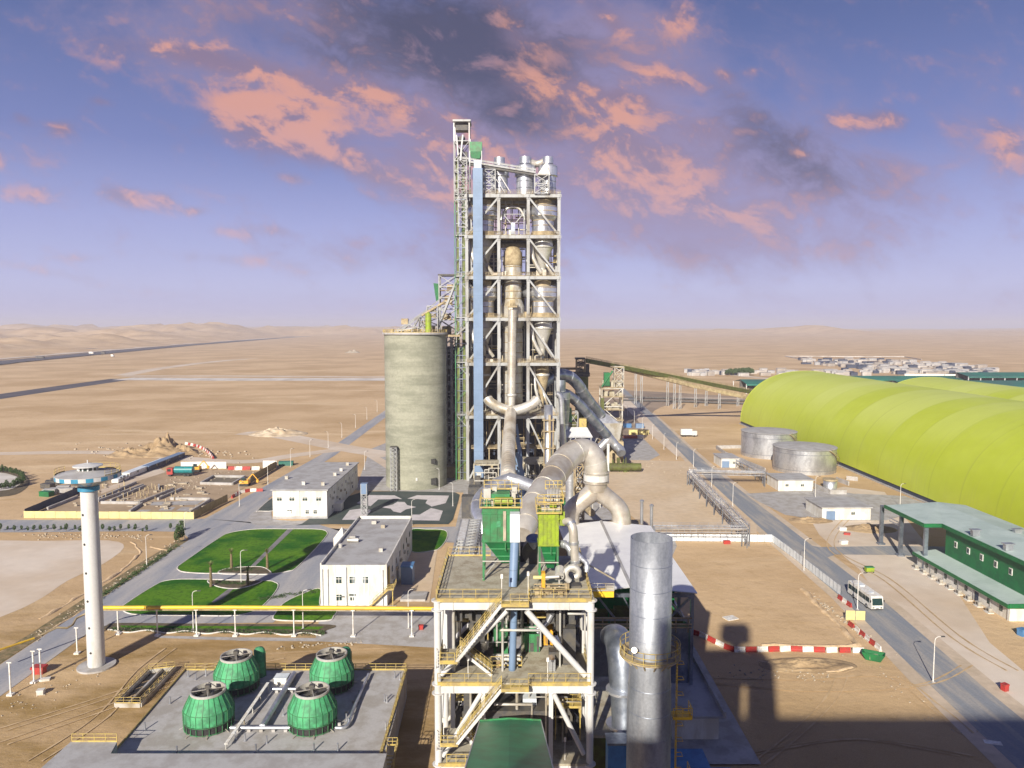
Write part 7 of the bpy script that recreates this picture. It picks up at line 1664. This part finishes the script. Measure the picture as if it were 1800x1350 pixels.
# skip
g = G(1535, 1160); t = thing('waste_skip', 'open dark green waste skip at the end of the barrier rows', 'skip', g)
c_, s_ = math.cos(-.5), math.sin(-.5)
def rot(x, y, z): return (g.x + x * c_ - y * s_, g.y + x * s_ + y * c_, z)
mb = MB(); o_ = [rot(*p) for p in ((-1.2, -.8, .1), (1.2, -.8, .1), (1.2, .8, .1), (-1.2, .8, .1), (-1.9, -.9, 1.4), (1.9, -.9, 1.4), (1.9, .9, 1.4), (-1.9, .9, 1.4), (-1.75, -.78, 1.4), (1.75, -.78, 1.4), (1.75, .78, 1.4), (-1.75, .78, 1.4), (-1.1, -.7, .3), (1.1, -.7, .3), (1.1, .7, .3), (-1.1, .7, .3))]
mb.add(o_, [(3, 2, 1, 0), (0, 1, 5, 4), (1, 2, 6, 5), (2, 3, 7, 6), (3, 0, 4, 7), (4, 5, 9, 8), (5, 6, 10, 9), (6, 7, 11, 10), (7, 4, 8, 11), (8, 9, 13, 12), (9, 10, 14, 13), (10, 11, 15, 14), (11, 8, 12, 15), (12, 13, 14, 15)]); mb.build('body', 'dgreen', t)
MB().box(g.x - .9, g.x + .9, g.y - .5, g.y + .5, .32, .9).build('waste', 'rubble', t)
g = G(1528, 1006); t = thing('wheeled_bin', 'lime green wheeled bin on the sand left of the hall', 'bin', g); MB().box(g.x - .95, g.x + .95, g.y - .6, g.y + .6, .3, 1.3).build('body', 'lime', t); MB().box(g.x - 1, g.x + 1, g.y - .65, g.y + .65, 1.3, 1.45).build('lid', 'green', t)
for a_, b_ in ((-.8, -.5), (.8, -.5), (-.8, .5), (.8, .5)): MB().tube([(g.x + a_, g.y + b_ - .05, .17), (g.x + a_, g.y + b_ + .05, .17)], .16, 10).build('wheel', 'black', t)
# bus
def bus():
    t = thing('bus', 'white coach bus driving along the works road', 'bus', (0, 0, 0)); Wd, Lg, Ht = 2.5, 10.5, 3.2
    mb = MB(); pr = [(-Lg / 2, .45), (-Lg / 2, 1.3), (-Lg / 2 + .35, Ht - .15), (-Lg / 2 + .7, Ht), (Lg / 2 - .2, Ht), (Lg / 2, Ht - .4), (Lg / 2, .45)]
    n = len(pr); vs = [(x, y, z) for x in (-Wd / 2, Wd / 2) for y, z in pr]; mb.add(vs, [tuple(range(n)), tuple(range(2 * n - 1, n - 1, -1))] + [((i + 1) % n, i, n + i, n + (i + 1) % n) for i in range(n)]); mb.build('body', 'plastic', t)
    e = .012
    for s_ in (-1, 1):
        mb = MB()
        for k in range(6): y = -Lg / 2 + 1.1 + k * 1.52; mb.box(s_ * (Wd / 2) - .02, s_ * (Wd / 2) + .02, y, y + 1.42, 1.55, 2.6)
        mb.build('side_window', 'glass', t)
    mb = MB(); mb.add([(-1.12, -Lg / 2 - .02, 1.35), (1.12, -Lg / 2 - .02, 1.35), (1.08, -Lg / 2 + .27, 2.8), (-1.08, -Lg / 2 + .27, 2.8)], [(0, 1, 2, 3)]); mb.build('windscreen', 'glass', t)
    MB().box(-1.0, 1.0, Lg / 2 - .02, Lg / 2 + .02, 1.7, 2.6).build('rear_window', 'glass', t)
    for y in (-Lg / 2 + 2.2, Lg / 2 - 2.6):
        for s_ in (-1, 1): w = MB().tube([(s_ * 1.27 - s_ * .3, y, .5), (s_ * 1.27, y, .5)], .5, 20).build('wheel', 'black', t); MB().tube([(s_ * 1.27, y, .5), (s_ * 1.285, y, .5)], .24, 14).build('rim', 'silver', w)
    for s_ in (-1, 1): MB().box(s_ * .85 - .2, s_ * .85 + .2, -Lg / 2 - .03, -Lg / 2, .75, .95).build('headlight', 'glass', t); MB().box(s_ * 1.42 - .1, s_ * 1.42 + .1, -Lg / 2 + .05, -Lg / 2 + .15, 2.0, 2.5).build('mirror', 'black', t)
    mb = MB(); mb.box(-.5, .5, 1.2, 2.8, Ht, Ht + .22); mb.box(-.4, .4, -3, -2, Ht, Ht + .08); mb.build('roof_unit', 'whitepanel', t); MB().box(-1.25, 1.25, -Lg / 2 - .04, -Lg / 2 + .02, .45, .62).build('bumper', 'dark', t)
    MB().box(-.3, .3, -Lg / 2 - .05, -Lg / 2 - .02, .64, .76).build('number_plate', 'dark', t)
    p = G(1531, 1074); q2 = G(1511, 1048); t.location = (77.0, 157.3, 0.06); t.rotation_euler.z = .03
bus()
# white trailer and containers by the road
g = G(1212, 768); t = thing('box_trailer', 'white box trailer parked alone on the sand by the works road', 'trailer', g)
MB().box(g.x - 4.5, g.x + 1.5, g.y, g.y + 2.5, 1.1, 4.2).build('box_body', 'plastic', t); MB().box(g.x + 1.6, g.x + 4.2, g.y + .1, g.y + 2.4, .8, 3.2).build('cab', 'white', t)
for dx in (-3.6, -2.4, 2.6): MB().tube([(g.x + dx, g.y - .05, .5), (g.x + dx, g.y + .3, .5)], .5, 14).build('wheel', 'black', t)
MB().box(g.x - 4.5, g.x + 4, g.y + .3, g.y + 2.2, .6, 1.0).build('chassis', 'dark', t)
for i, (x0, x1, y0, y1, m, lab) in enumerate(((1106, 1122, 756, 764, 'panel', 'yellow container right of the lattice tower, left one'), (1123, 1141, 756, 764, 'panel', 'yellow container beside the works road, right one'), (1097, 1110, 745, 752, 'bluebox', 'blue container behind the yellow containers, left one'), (1118, 1132, 745, 753, 'blue', 'pale blue container behind the yellow containers, right one'), (1097, 1120, 766, 771, 'red', 'low red stack of pallets before the yellow containers'), (1121, 1132, 766, 771, 'plastic', 'low white stack before the yellow containers'))):
    a, b = G(x0, y1), G(x1, y1); z = P(x0, y0, a.y).z; t = thing('freight_container', lab, 'container', ((a.x + b.x) / 2, a.y, 0)); MB().box(a.x, b.x, a.y, a.y + 3, 0, max(1.2, z)).build('body', m, t)
    mb = MB(); n = 10
    for k in range(n): x = a.x + (b.x - a.x) * (k + .5) / n; mb.box(x - .08, x + .08, a.y - .08, a.y, .2, max(1.2, z) - .15)
    mb.build('corrugation', m, t)
# ------------------------------------------------------------------ open hall on the right, with annex
hx0, hz = 0, 0
t = thing('green_hall', 'green walled hall with pale teal roof, open canopy end and white annex', 'hall', (130, 190, 0)); HL = t
Ae = G(1612, 996); Ag = G(1774, 1092)
# annex: long low white strip
ax = Ae.x; ya, yb = Ag.y, Ae.y
ax0 = (Ae.x + Ag.x) / 2
za = P(1774, 1062, ya).z
MB().box(ax0, ax0 + 4.7, ya, yb, 0, za - .3).build('annex_wall', 'wall', t)
MB().add([(ax0 - .7, ya - .6, za), (ax0 + 4.8, ya - .6, za + .7), (ax0 + 4.8, yb + .5, za + .7), (ax0 - .7, yb + .5, za), (ax0 - .7, ya - .6, za - .25), (ax0 + 4.8, ya - .6, za + .45), (ax0 + 4.8, yb + .5, za + .45), (ax0 - .7, yb + .5, za - .25)], [(0, 1, 2, 3), (7, 6, 5, 4)]).build('annex_roof', 'teal', t)
mb = MB(); mb.box(ax0 - .95, ax0 - .7, ya - .7, yb + .6, za - .65, za + .08); mb.box(ax0 - .7, ax0 + 4.8, ya - .85, ya - .62, za - .6, za + .3); mb.build('annex_gutter', 'dgreen', t)
for i in range(8):
    y = ya + 2.2 + i * (yb - ya - 3) / 8
    if i == 2: MB().box(ax0 - .06, ax0, y, y + 1.3, 0, 2.2).build('door', 'navy', t); continue
    f = MB().box(ax0 - .06, ax0, y, y + 1.0, 1.1, 2.3).build('window', 'dark', t); MB().box(ax0 - .09, ax0 - .06, y + .1, y + .9, 1.2, 2.2).build('pane', 'glass', f)
mb = MB()
for i in range(7): y = ya + .4 + i * (yb - ya - .8) / 6; mb.cyl(ax0 - .12, y, 0, za - .4, .08, n=8)
mb.build('downpipe', 'silver', t)
# main hall
wx = ax0 + 4.8; zr = P(1655, 918, yb - 1).z
zr = 11.8
y_far = G(1560, 888, zr).y; x_l = G(1556, 888, zr).x
y_c = G(1622, 921, zr).y
xR = G(1690, 885, zr).x
MB().box(wx, xR - .6, ya - 60, y_c - .2, 0, zr - .6).build('wall', 'dgreen', t)
mb = MB()
for dz, rev in ((0, 0), (-.25, 1)):
    v = [(wx - .9, ya - 62, zr + dz), (wx - .9, y_c, zr + dz), (x_l, y_c, zr + dz), (x_l, y_far, zr + dz), (wx + 9, y_far, zr + .9 + dz), (wx + 9, ya - 62, zr + .9 + dz), (xR, ya - 62, zr + dz), (xR, y_far, zr + dz)]
    fs = [(2, 1, 4, 3), (0, 5, 4, 1), (5, 6, 7, 4)]
    mb.add(v, [tuple(reversed(f)) for f in fs] if rev else fs)
mb.build('roof', 'teal', t)
mb = MB(); mb.box(wx - 1.2, wx - .9, ya - 62, y_c - .3, zr - .8, zr + .1); mb.box(x_l, wx - .9, y_c - .3, y_c, zr - .8, zr + .1); mb.box(x_l - .3, x_l, y_c - .3, y_far, zr - .8, zr + .1); mb.build('eave_gutter', 'dgreen', t)
cols = [(x_l + .5, yb - 1.2), (x_l + .5, (yb + y_far) / 2), (x_l + .5, y_far - .6), (wx + 1, y_far - .6), (wx + 14, y_far - .6)]
for x, y in [(x_l + .8, G(1555, 957).y), (x_l + .8, G(1585, 977).y), (x_l + .8, y_c + .6), (xR - 1, y_far - 1), (xR - 1, y_c + 3)]:
    mb = MB(); mb.box(x - .45, x + .45, y - .35, y + .35, 0, zr - .8); mb.box(x - .9, x + .9, y - .8, y + .8, 0, .5); mb.build('canopy_column', 'silverdark', t)
mb = MB(); mb.beam((x_l + .8, G(1585, 977).y, zr - 3.2), (x_l + .8, y_far - 1, zr - 3.2), .25); mb.beam((x_l + .8, G(1585, 977).y, zr - 4), (x_l + .8, y_far - 1, zr - 4), .25)
for k in range(8):
    y = y_c + 1 + (y_far - y_c - 2) * k / 7; mb.beam((x_l + .6, y, zr - .9), (xR - .5, y, zr - .9), .25, .6)
mb.build('canopy_frame', 'silver', t)
for i in range(10):
    y = y_c - 5 - i * 4.9; f = MB().box(wx - .1, wx, y, y + 1.1, 7.2, 8.7).build('window', 'plastic', t); MB().box(wx - .13, wx - .1, y + .25, y + .95, 7.4, 8.5).build('pane', 'glass', f)
for px, py in ((1714, 937), (1788, 936), (1772, 962)):
    g = G(px, py, zr + .8); mb = MB(); mb.box(g.x - .8, g.x + .8, g.y - .5, g.y + .5, zr + .2, zr + 1.5); mb.box(g.x - 1.1, g.x + 1.1, g.y - .7, g.y + .7, zr + 1.5, zr + 1.7); mb.build('roof_vent', 'silver', t)
# air conditioners by the annex wall
AC = None
for k in range(9):
    y = yb - 1.5 - k * (yb - ya - 4) / 8.6; lab = 'outdoor air conditioner unit by the hall annex wall'
    if AC is None:
        AC = thing('air_conditioner', lab, 'air conditioner', (ax0 - 1.2, y, 0), 'air conditioner units along the annex')
        MB().box(ax0 - 1.55, ax0 - .85, y - .55, y + .55, .25, 1.05).build('casing', 'vessel', AC); MB().tube([(ax0 - 1.58, y, .65), (ax0 - 1.55, y, .65)], .32, 14).build('fan_grille', 'dark', AC); MB().box(ax0 - 1.9, ax0 - .6, y - .8, y + .8, 0, .2).build('plinth', 'kerb', AC)
    else: dup(AC, (ax0 - 1.2, y, 0))
# ------------------------------------------------------------------ yellow-green storage domes
def dome(label, xc, hw, h, y0, y1, curve=2.0):
    t = thing('storage_dome', label, 'storage hall', (xc, (y0 + y1) / 2, 0)); n = 40; m = 60; vs = []
    for j in range(m + 1):
        y = y0 + (y1 - y0) * j / m
        for i in range(n + 1):
            a = math.pi * i / n; sw = 1.0 ; vs.append((xc - hw * sw * math.copysign(abs(math.cos(a)) ** .9, math.cos(a)), y, 1.8 + (h - 1.8) * sw * math.sin(a) ** .92))
    mb = MB(); mb.add(vs, [(j * (n + 1) + i, (j + 1) * (n + 1) + i, (j + 1) * (n + 1) + i + 1, j * (n + 1) + i + 1) for j in range(m) for i in range(n)], True)
    mb.add([vs[m * (n + 1) + i] for i in range(n + 1)], [tuple(range(n + 1))]); mb.add([vs[i] for i in range(n + 1)], [tuple(range(n, -1, -1))]); mb.build('cover', 'dome', t)
    mb = MB(); k = y1 - 1
    while k < y1:
        pts = [(xc - (hw + .05) * math.copysign(abs(math.cos(math.pi * i / n)) ** .9, math.cos(math.pi * i / n)), k, 1.8 + (h - 1.75) * math.sin(math.pi * i / n) ** .92) for i in range(n + 1)]
        mb.tube(pts, .07, 5); k += 17.5
    mb.build('seam', 'dome', t)
    mb = MB(); mb.box(xc - hw + .4, xc - hw + .8, y0, y1 - .5, 0, 1.9); mb.box(xc + hw - .8, xc + hw - .4, y0, y1 - .5, 0, 1.9); mb.build('base_wall', 'navy', t)
    mb = MB(); mb.box(xc - hw - .7, xc - hw + .3, y0, y1, 0, .35); mb.build('kerb', 'slab', t)
dome('huge yellow-green vaulted storage hall, the near one', 181.5, 39.5, 33.0, 40, 457)
dome('second yellow-green vaulted storage hall behind the first', 268, 36, 28, 120, 474)
# far green roofs and conveyor shed
def far_hall(label, pxl, pyl, pxr, depth, h, m='farteal', slope=.0):
    a = G(pxl, pyl); b = G(pxr, pyl); t = thing('far_hall', label, 'hall', ((a.x + b.x) / 2, a.y, 0)); L_ = b.x - a.x
    mb = MB(); mb.add([(a.x, a.y, h), (b.x, a.y, h), (b.x, a.y + depth / 2, h + 3), (a.x, a.y + depth / 2, h + 3), (a.x, a.y + depth, h), (b.x, a.y + depth, h)], [(0, 1, 2, 3), (3, 2, 5, 4)]); mb.build('roof', m, t)
    mb = MB(); n = int(L_ / 12) + 1
    for k in range(n + 1): x = a.x + L_ * k / n; mb.beam((x, a.y + .5, 0), (x, a.y + .5, h), .7); mb.beam((x, a.y + depth - .5, 0), (x, a.y + depth - .5, h), .7)
    mb.build('column', 'white', t)
    MB().box(a.x, b.x, a.y + depth * .5, a.y + depth * .52, 0, h + 2.5).build('wall', 'dark', t); MB().box(a.x, b.x, a.y - .5, a.y + .4, h - 1.2, h + .1).build('fascia', 'farteal', t)
    return t
far_hall('open teal-roofed shed behind the far end of the near dome', 1312, 693, 1372, 40, 9)
far_hall('long teal hall roof beyond the near dome', 1440, 684, 1700, 30, 9)
far_hall('second long teal hall roof at the right edge beyond the domes', 1600, 700, 1960, 60, 10)
far_hall('raised teal hall at the far right behind the others', 1702, 686, 2000, 40, 13)
t = thing('boundary_wall', 'thin white wall beyond the teal halls at the right', 'wall', G(1700, 661)); mb = MB(); mb.beam(G(1590, 659, 1.5), G(1860, 661, 1.5), 1, 3); mb.build('wall', 'plastic', t)
single(MB().box(G(1310, 689).x, G(1372, 693).x, 650, 655, 0, 3), 'pale_wall', 'plastic', 'low white wall at the foot of the open teal-roofed shed', 'wall')
# settlement
rng = random.Random(12)
H0 = None; HV = []
for k, m in enumerate(('camp', 'cream', 'roofgrey', 'navy')):
    mb = MB(); mb.box(-5, 5, -2.5, 2.5, 0, 3.2); mb.add([(-5.3, -2.8, 3.2), (5.3, -2.8, 3.2), (5.3, 2.8, 3.2), (-5.3, 2.8, 3.2), (-5, 0, 3.9), (5, 0, 3.9)], [(0, 1, 5, 4), (2, 3, 4, 5), (1, 2, 5), (3, 0, 4), (3, 2, 1, 0)])
    for x in (-3, 0, 3): mb.box(x - .5, x + .5, -2.56, -2.5, 1, 2)
    HV.append(mb.build('settlement_house', m)); HV[-1]['category'] = 'house'
first = [True] * 4
def house(x, y, lab, grp, sx=1, rz=0):
    k = rng.choice((0, 0, 0, 1, 1, 2, 2, 3, 3))
    if first[k]: o = HV[k]; first[k] = False
    else: o = HV[k].copy(); COL.objects.link(o)
    o.location = (x, y, 0); o.scale = (sx, sx, rng.uniform(.8, 1.5)); o.rotation_euler.z = rz; w = ('white', 'cream', 'grey', 'dark blue-grey')[k]
    o['label'] = '%s low house %s' % (w, lab); o['group'] = '%s %s' % (w, grp)
for i in range(230):
    f = rng.random(); px = 1410 + 335 * f ** .85; lo = 632 + 16 * f * f; hi = 640 + 20 * min(1, f * 2.0); g = G(px, rng.uniform(lo, hi)); house(g.x, g.y, 'in the walled settlement on the horizon right', 'houses in the far settlement', rng.uniform(.6, 1.5), rng.uniform(-.15, .15))
for i in range(42):
    g = G(rng.uniform(1208, 1310), rng.uniform(655, 661)); house(g.x, g.y, 'in the small camp left of the dark trees', 'houses in the small camp', rng.uniform(.6, 1.1), rng.uniform(-.2, .2))
for i in range(40):
    g = G(rng.uniform(1322, 1560), rng.uniform(652, 661)); house(g.x, g.y, 'in the row of camps just beyond the near dome', 'houses beyond the dome', rng.uniform(.7, 1.4), rng.uniform(-.2, .2))
for k in range(4):
    if first[k]: D.objects.remove(HV[k])
t = thing('compound_wall', 'long white wall enclosing the far settlement', 'wall', G(1400, 630)); mb = MB()
for a, b in (((1380, 626), (1590, 627)), ((1380, 626), (1450, 639)), ((1450, 639), (1500, 645)), ((1590, 627), (1620, 632))): mb.beam(G(*a, 1), G(*b, 1), 1.0, 1.6)
mb.build('wall', 'camp', t)
t = thing('desert_compound', 'tiny white compound with domed hall far out on the left horizon of the right side', 'building', P(1150, 584, 3400)); p = G(1152, 590); sc_ = p.y / F
MB().box(p.x - 16 * sc_, p.x + 43 * sc_, p.y, p.y + 60, -5, 3 * sc_ * .8).build('wall', 'plastic', t); MB().lathe(p.x, p.y + 30, [(10 * sc_, 0), (9 * sc_, 4 * sc_), (5 * sc_, 6.5 * sc_), (.01, 7.5 * sc_)], 20).build('dome', 'plastic', t)
# highway traffic
for px, py, sx, m, lab in ((70, 630, 14, 'dark', 'dark long truck on the far highway at the left'), (160, 622, 10, 'plastic', 'white truck on the far highway, middle one'), (181, 622, 8, 'dark', 'dark lorry on the far highway right of the white truck'), (197, 627, 5, 'plastic', 'small white box beside the far highway')):
    g = G(px, py, 1.6); t = thing('highway_truck', lab, 'truck', g); MB().box(g.x - sx / 2, g.x + sx * .3, g.y, g.y + 4, 2.2, 6.2).build('box_body', m, t); MB().box(g.x + sx * .32, g.x + sx * .5, g.y, g.y + 4, 2.0, 5).build('cab', m, t)
    MB().box(g.x - sx / 2, g.x + sx * .5, g.y + .3, g.y + 3.7, 1.4, 2.3).build('chassis', 'black', t)
# ------------------------------------------------------------------ plants
def leafball(mb, c, r, rz, n, s, rng):
    for k in range(n):
        u = rng.uniform(-1, 1); a = rng.uniform(0, 2 * math.pi); q = math.sqrt(1 - u * u); f = rng.uniform(.45, 1.0) ** .6
        p = Vector((c[0] + r * f * q * math.cos(a), c[1] + r * f * q * math.sin(a), c[2] + rz * f * u))
        d = Vector((rng.uniform(-1, 1), rng.uniform(-1, 1), rng.uniform(-.6, 1))).normalized(); e = d.cross(Vector((rng.uniform(-1, 1), rng.uniform(-1, 1), .3))).normalized()
        mb.add([p - d * s, p + e * s * .6, p + d * s, p - e * s * .6], [(0, 1, 2, 3)])
def make_shrub(seed):
    rng = random.Random(seed); t = thing('young_tree', 'x', 'tree', (0, 0, 0)); MB().tube([(0, 0, 0), (.05, 0, .7), (0, .05, 1.6)], [.07, .05, .02], 6).build('trunk', 'trunk', t)
    mb = MB(); leafball(mb, (0, 0, 1.7), .62, 1.05, 220, .16, rng); leafball(mb, (rng.uniform(-.3, .3), 0, 1.2), .5, .5, 80, .15, rng); mb.build('crown', 'leaf', t); return t
SH = [make_shrub(k) for k in range(3)]; su = set()
def shrub(px, py, s, lab, grp):
    k = rng.randrange(3); g = G(px, py)
    if k in su: o = dup(SH[k], g, rng.uniform(0, 6), scale=(s, s, s * rng.uniform(.8, 1.25)))
    else: o = SH[k]; su.add(k); o.location = g; o.scale = (s, s, s)
    o['label'] = lab; o['group'] = grp
for px in (0, 13, 25, 39, 49, 60, 72, 83, 96, 107, 117, 132, 141, 181, 192, 202, 213, 226, 237, 250, 259, 299, 312): shrub(px + rng.uniform(-1, 1), 934 + rng.uniform(-3, 2), rng.uniform(.5, .95), 'young tree in the row along the side road left of the lawns', 'young trees along the side road')
for px, py, s in ((316, 952, 1.9), (320, 947, 1.6), (311, 956, 1.3)): shrub(px, py, s, 'dark shrub in the clump at the corner of side road and access road', 'corner shrubs')
for k in range(40):
    a = -1.75 + 3.4 * k / 39; x = -2 + 44 * math.cos(a); y = 846 + 15 * math.sin(a)
    if x > -14 and y < 868: shrub(x + rng.uniform(-1.5, 1.5), y + rng.uniform(-1, 1), rng.uniform(.7, 1.3), 'small tree in the ring round the pale circle at the left edge', 'trees round the pale circle')
sheet('circle_pad', 'berm', [(-60, 845), (-40, 832), (0, 831), (26, 837), (38, 845), (32, 854), (10, 862), (-40, 862)], .06, curve=4)
sheet('circle_bed', 'soil', [(-70, 846), (-40, 826), (0, 823), (36, 830), (52, 845), (44, 860), (16, 872), (-50, 872)], .04, curve=4)
def palm(px, py, pyt, lab):
    g = G(px, py); z = P(px, pyt, g.y).z; t = thing('palm_tree', lab, 'palm', g, 'young palms between the lawns'); rg = random.Random(px)
    n = 14; pts = [(g.x + rg.uniform(-.03, .03), g.y, z * .72 * k / n) for k in range(n + 1)]; MB().tube(pts, [.34 - .008 * k + (.06 if k % 2 else 0) for k in range(n + 1)], 10).build('trunk', 'trunk', t)
    mb = MB()
    for k in range(26):
        a = rg.uniform(0, 6.28); up = rg.uniform(.65, 1.0); L_ = rg.uniform(.8, 1.5); b = Vector((g.x, g.y, z * .7)); d = Vector((math.cos(a) * .5 * (1.1 - up), math.sin(a) * .5 * (1.1 - up), up)); pr = b; sd_ = Vector((-math.sin(a), math.cos(a), 0))
        for j in range(4):
            q = pr + d * L_ * .3; d = (d + Vector((math.cos(a) * .10, math.sin(a) * .10, -.06))).normalized(); w = .09; mb.add([pr - sd_ * w, pr + sd_ * w, q + sd_ * w * .8, q - sd_ * w * .8], [(0, 1, 2, 3)]); pr = q
    mb.build('crown', mat('palm_frond', (.10, .13, .03), (.16, .17, .06), 2, .7), t)
palm(371, 1032, 983, 'young palm at the left end of the planted island, leftmost palm'); palm(407, 1001, 963, 'young palm standing on the upper lawn edge, second from left'); palm(436, 1030, 996, 'young palm in the lower bed right of the street lamp'); palm(470, 1000, 963, 'young palm at the right end of the upper bed')
mb = MB(); rg = random.Random(77)
for poly_ in (((195, 1108), (570, 1115), 260, .35), ((450, 1003), (390, 1004), 60, .3), ((380, 1026), (440, 1028), 80, .35), ((455, 1055), (560, 1040), 70, .5), ((160, 1062), (312, 960), 320, .35)):
    a, b, n, s = poly_
    for k in range(n): f = rg.random(); g = G(a[0] + (b[0] - a[0]) * f + rg.uniform(-3, 3), a[1] + (b[1] - a[1]) * f + rg.uniform(-2.5, 2.5)); leafball(mb, (g.x, g.y, .2), .45, .4, 14, .13, rg)
o = mb.build('ground_cover', 'leaf', kind='stuff')
# pale pebble edging and stones
mb = MB(); rg = random.Random(5)
def stones(a, b, n, s0, s1, sx=3, sy=2):
    for k in range(n):
        f = rg.random(); g = G(a[0] + (b[0] - a[0]) * f + rg.gauss(0, sx), a[1] + (b[1] - a[1]) * f + rg.gauss(0, sy)); s = rg.uniform(s0, s1)
        vs = [g + Vector((rg.uniform(.6, 1) * s * x, rg.uniform(.6, 1) * s * y, s * z_)) for x, y, z_ in ((-1, -1, -.2), (1, -1, -.2), (1, 1, -.2), (-1, 1, -.2), (-.6, -.6, .7), (.6, -.6, .8), (.6, .6, .7), (-.6, .6, .6))]
        mb.add(vs, [(0, 1, 5, 4), (1, 2, 6, 5), (2, 3, 7, 6), (3, 0, 4, 7), (4, 5, 6, 7)])
stones((318, 950), (170, 1050), 120, .1, .32, 5, 3); stones((175, 1045), (60, 1120), 60, .1, .3, 6, 4); stones((60, 940), (250, 945), 110, .1, .35, 8, 3); stones((480, 1140), (640, 1128), 50, .1, .3); stones((1420, 1040), (1530, 1130), 70, .1, .35); stones((1280, 1180), (1460, 1190), 60, .08, .25, 10, 6); stones((1440, 880), (1560, 930), 60, .1, .35, 14, 6); stones((260, 870), (420, 830), 160, .15, .5, 30, 8); stones((0, 1250), (160, 1180), 60, .06, .2, 20, 12); stones((1460, 1090), (1700, 1300), 60, .06, .2, 20, 12); stones((1100, 800), (1260, 860), 60, .1, .4, 14, 8); stones((150, 790), (420, 800), 120, .2, .8, 30, 5); stones((1250, 870), (1300, 920), 60, .15, .5, 5, 5)
mb.build('scattered_stones', 'rubble', kind='stuff')
# pale edging line of the long bed
mb = MB(); pts = []
for k in range(60): f = k / 59; px = 190 + 375 * f; pts.append(G(px, 1109 + 2.2 * math.sin(px / 11) + 6 * f, .15))
mb.tube(pts, .16, 6); mb.build('bed_edging', 'kerb', kind='structure')
# stockpiled blocks left of the plot
BL = None
for px, py, m, lab in ((82, 872, 'dgreen', 'green crate in the yard left of the navy fence, lower'), (88, 868, 'slab', 'grey block stack beside the green crate'), (100, 866, 'slab', 'long grey block stack left of the navy fence'), (112, 862, 'slab', 'pale block stack near the navy fence top'), (118, 866, 'slab', 'small block stack by the navy fence'), (84, 858, 'dark', 'dark block at the left of the dark row'), (92, 852, 'dark', 'dark block in the middle of the dark row'), (102, 848, 'dark', 'dark block at the right end of the dark row')):
    loose('block_stack', lab, 'blocks', px, py, 4.2, 2.4, 1.8, m, rng.uniform(-.4, .4))
# dense tree clump beside the camp
rg = random.Random(9); mbk = [1282, 1289, 1296, 1303, 1310, 1316]
for i, px in enumerate(mbk):
    g = G(px, 660 + rg.uniform(-1, 1)); t = thing('dense_tree', 'dark dense tree in the clump beside the small camp', 'tree', g, 'dark trees beside the camp'); h = rg.uniform(8, 11)
    MB().tube([(g.x, g.y, 0), (g.x + .3, g.y, h * .5)], [.5, .3], 7).build('trunk', 'trunk', t); mb = MB()
    for k in range(5): leafball(mb, (g.x + rg.uniform(-3, 3), g.y + rg.uniform(-3, 3), h * rg.uniform(.45, .75)), rg.uniform(2.5, 4), rg.uniform(2, 3), 160, .8, rg)
    mb.build('crown', 'leaf', t)
# thin bare poles around the desert
# ------------------------------------------------------------------ haze: the dusty air that fades the far desert
hb = MB(); hb.v = [(-20000, -900, -8), (20000, -900, -8), (20000, 15600, -8), (-20000, 15600, -8), (-20000, -900, 175), (20000, -900, 175), (20000, 15600, 175), (-20000, 15600, 175)]
hb.f = [(3, 2, 1, 0), (4, 5, 6, 7), (0, 1, 5, 4), (1, 2, 6, 5), (2, 3, 7, 6), (3, 0, 4, 7)]; hb.sm = [False] * 6
hm = D.materials.new('haze'); hm.use_nodes = True; nt = hm.node_tree; nt.nodes.clear()
ho = N(nt, 'ShaderNodeOutputMaterial'); pv = N(nt, 'ShaderNodeVolumePrincipled'); nt.links.new(pv.outputs[0], ho.inputs['Volume'])
pv.inputs['Color'].default_value = (.92, .89, 1.0, 1); pv.inputs['Density'].default_value = .00014; pv.inputs['Anisotropy'].default_value = 0
HAZE = True
if HAZE:
    hz_ = hb.build('haze', hm, kind='stuff')
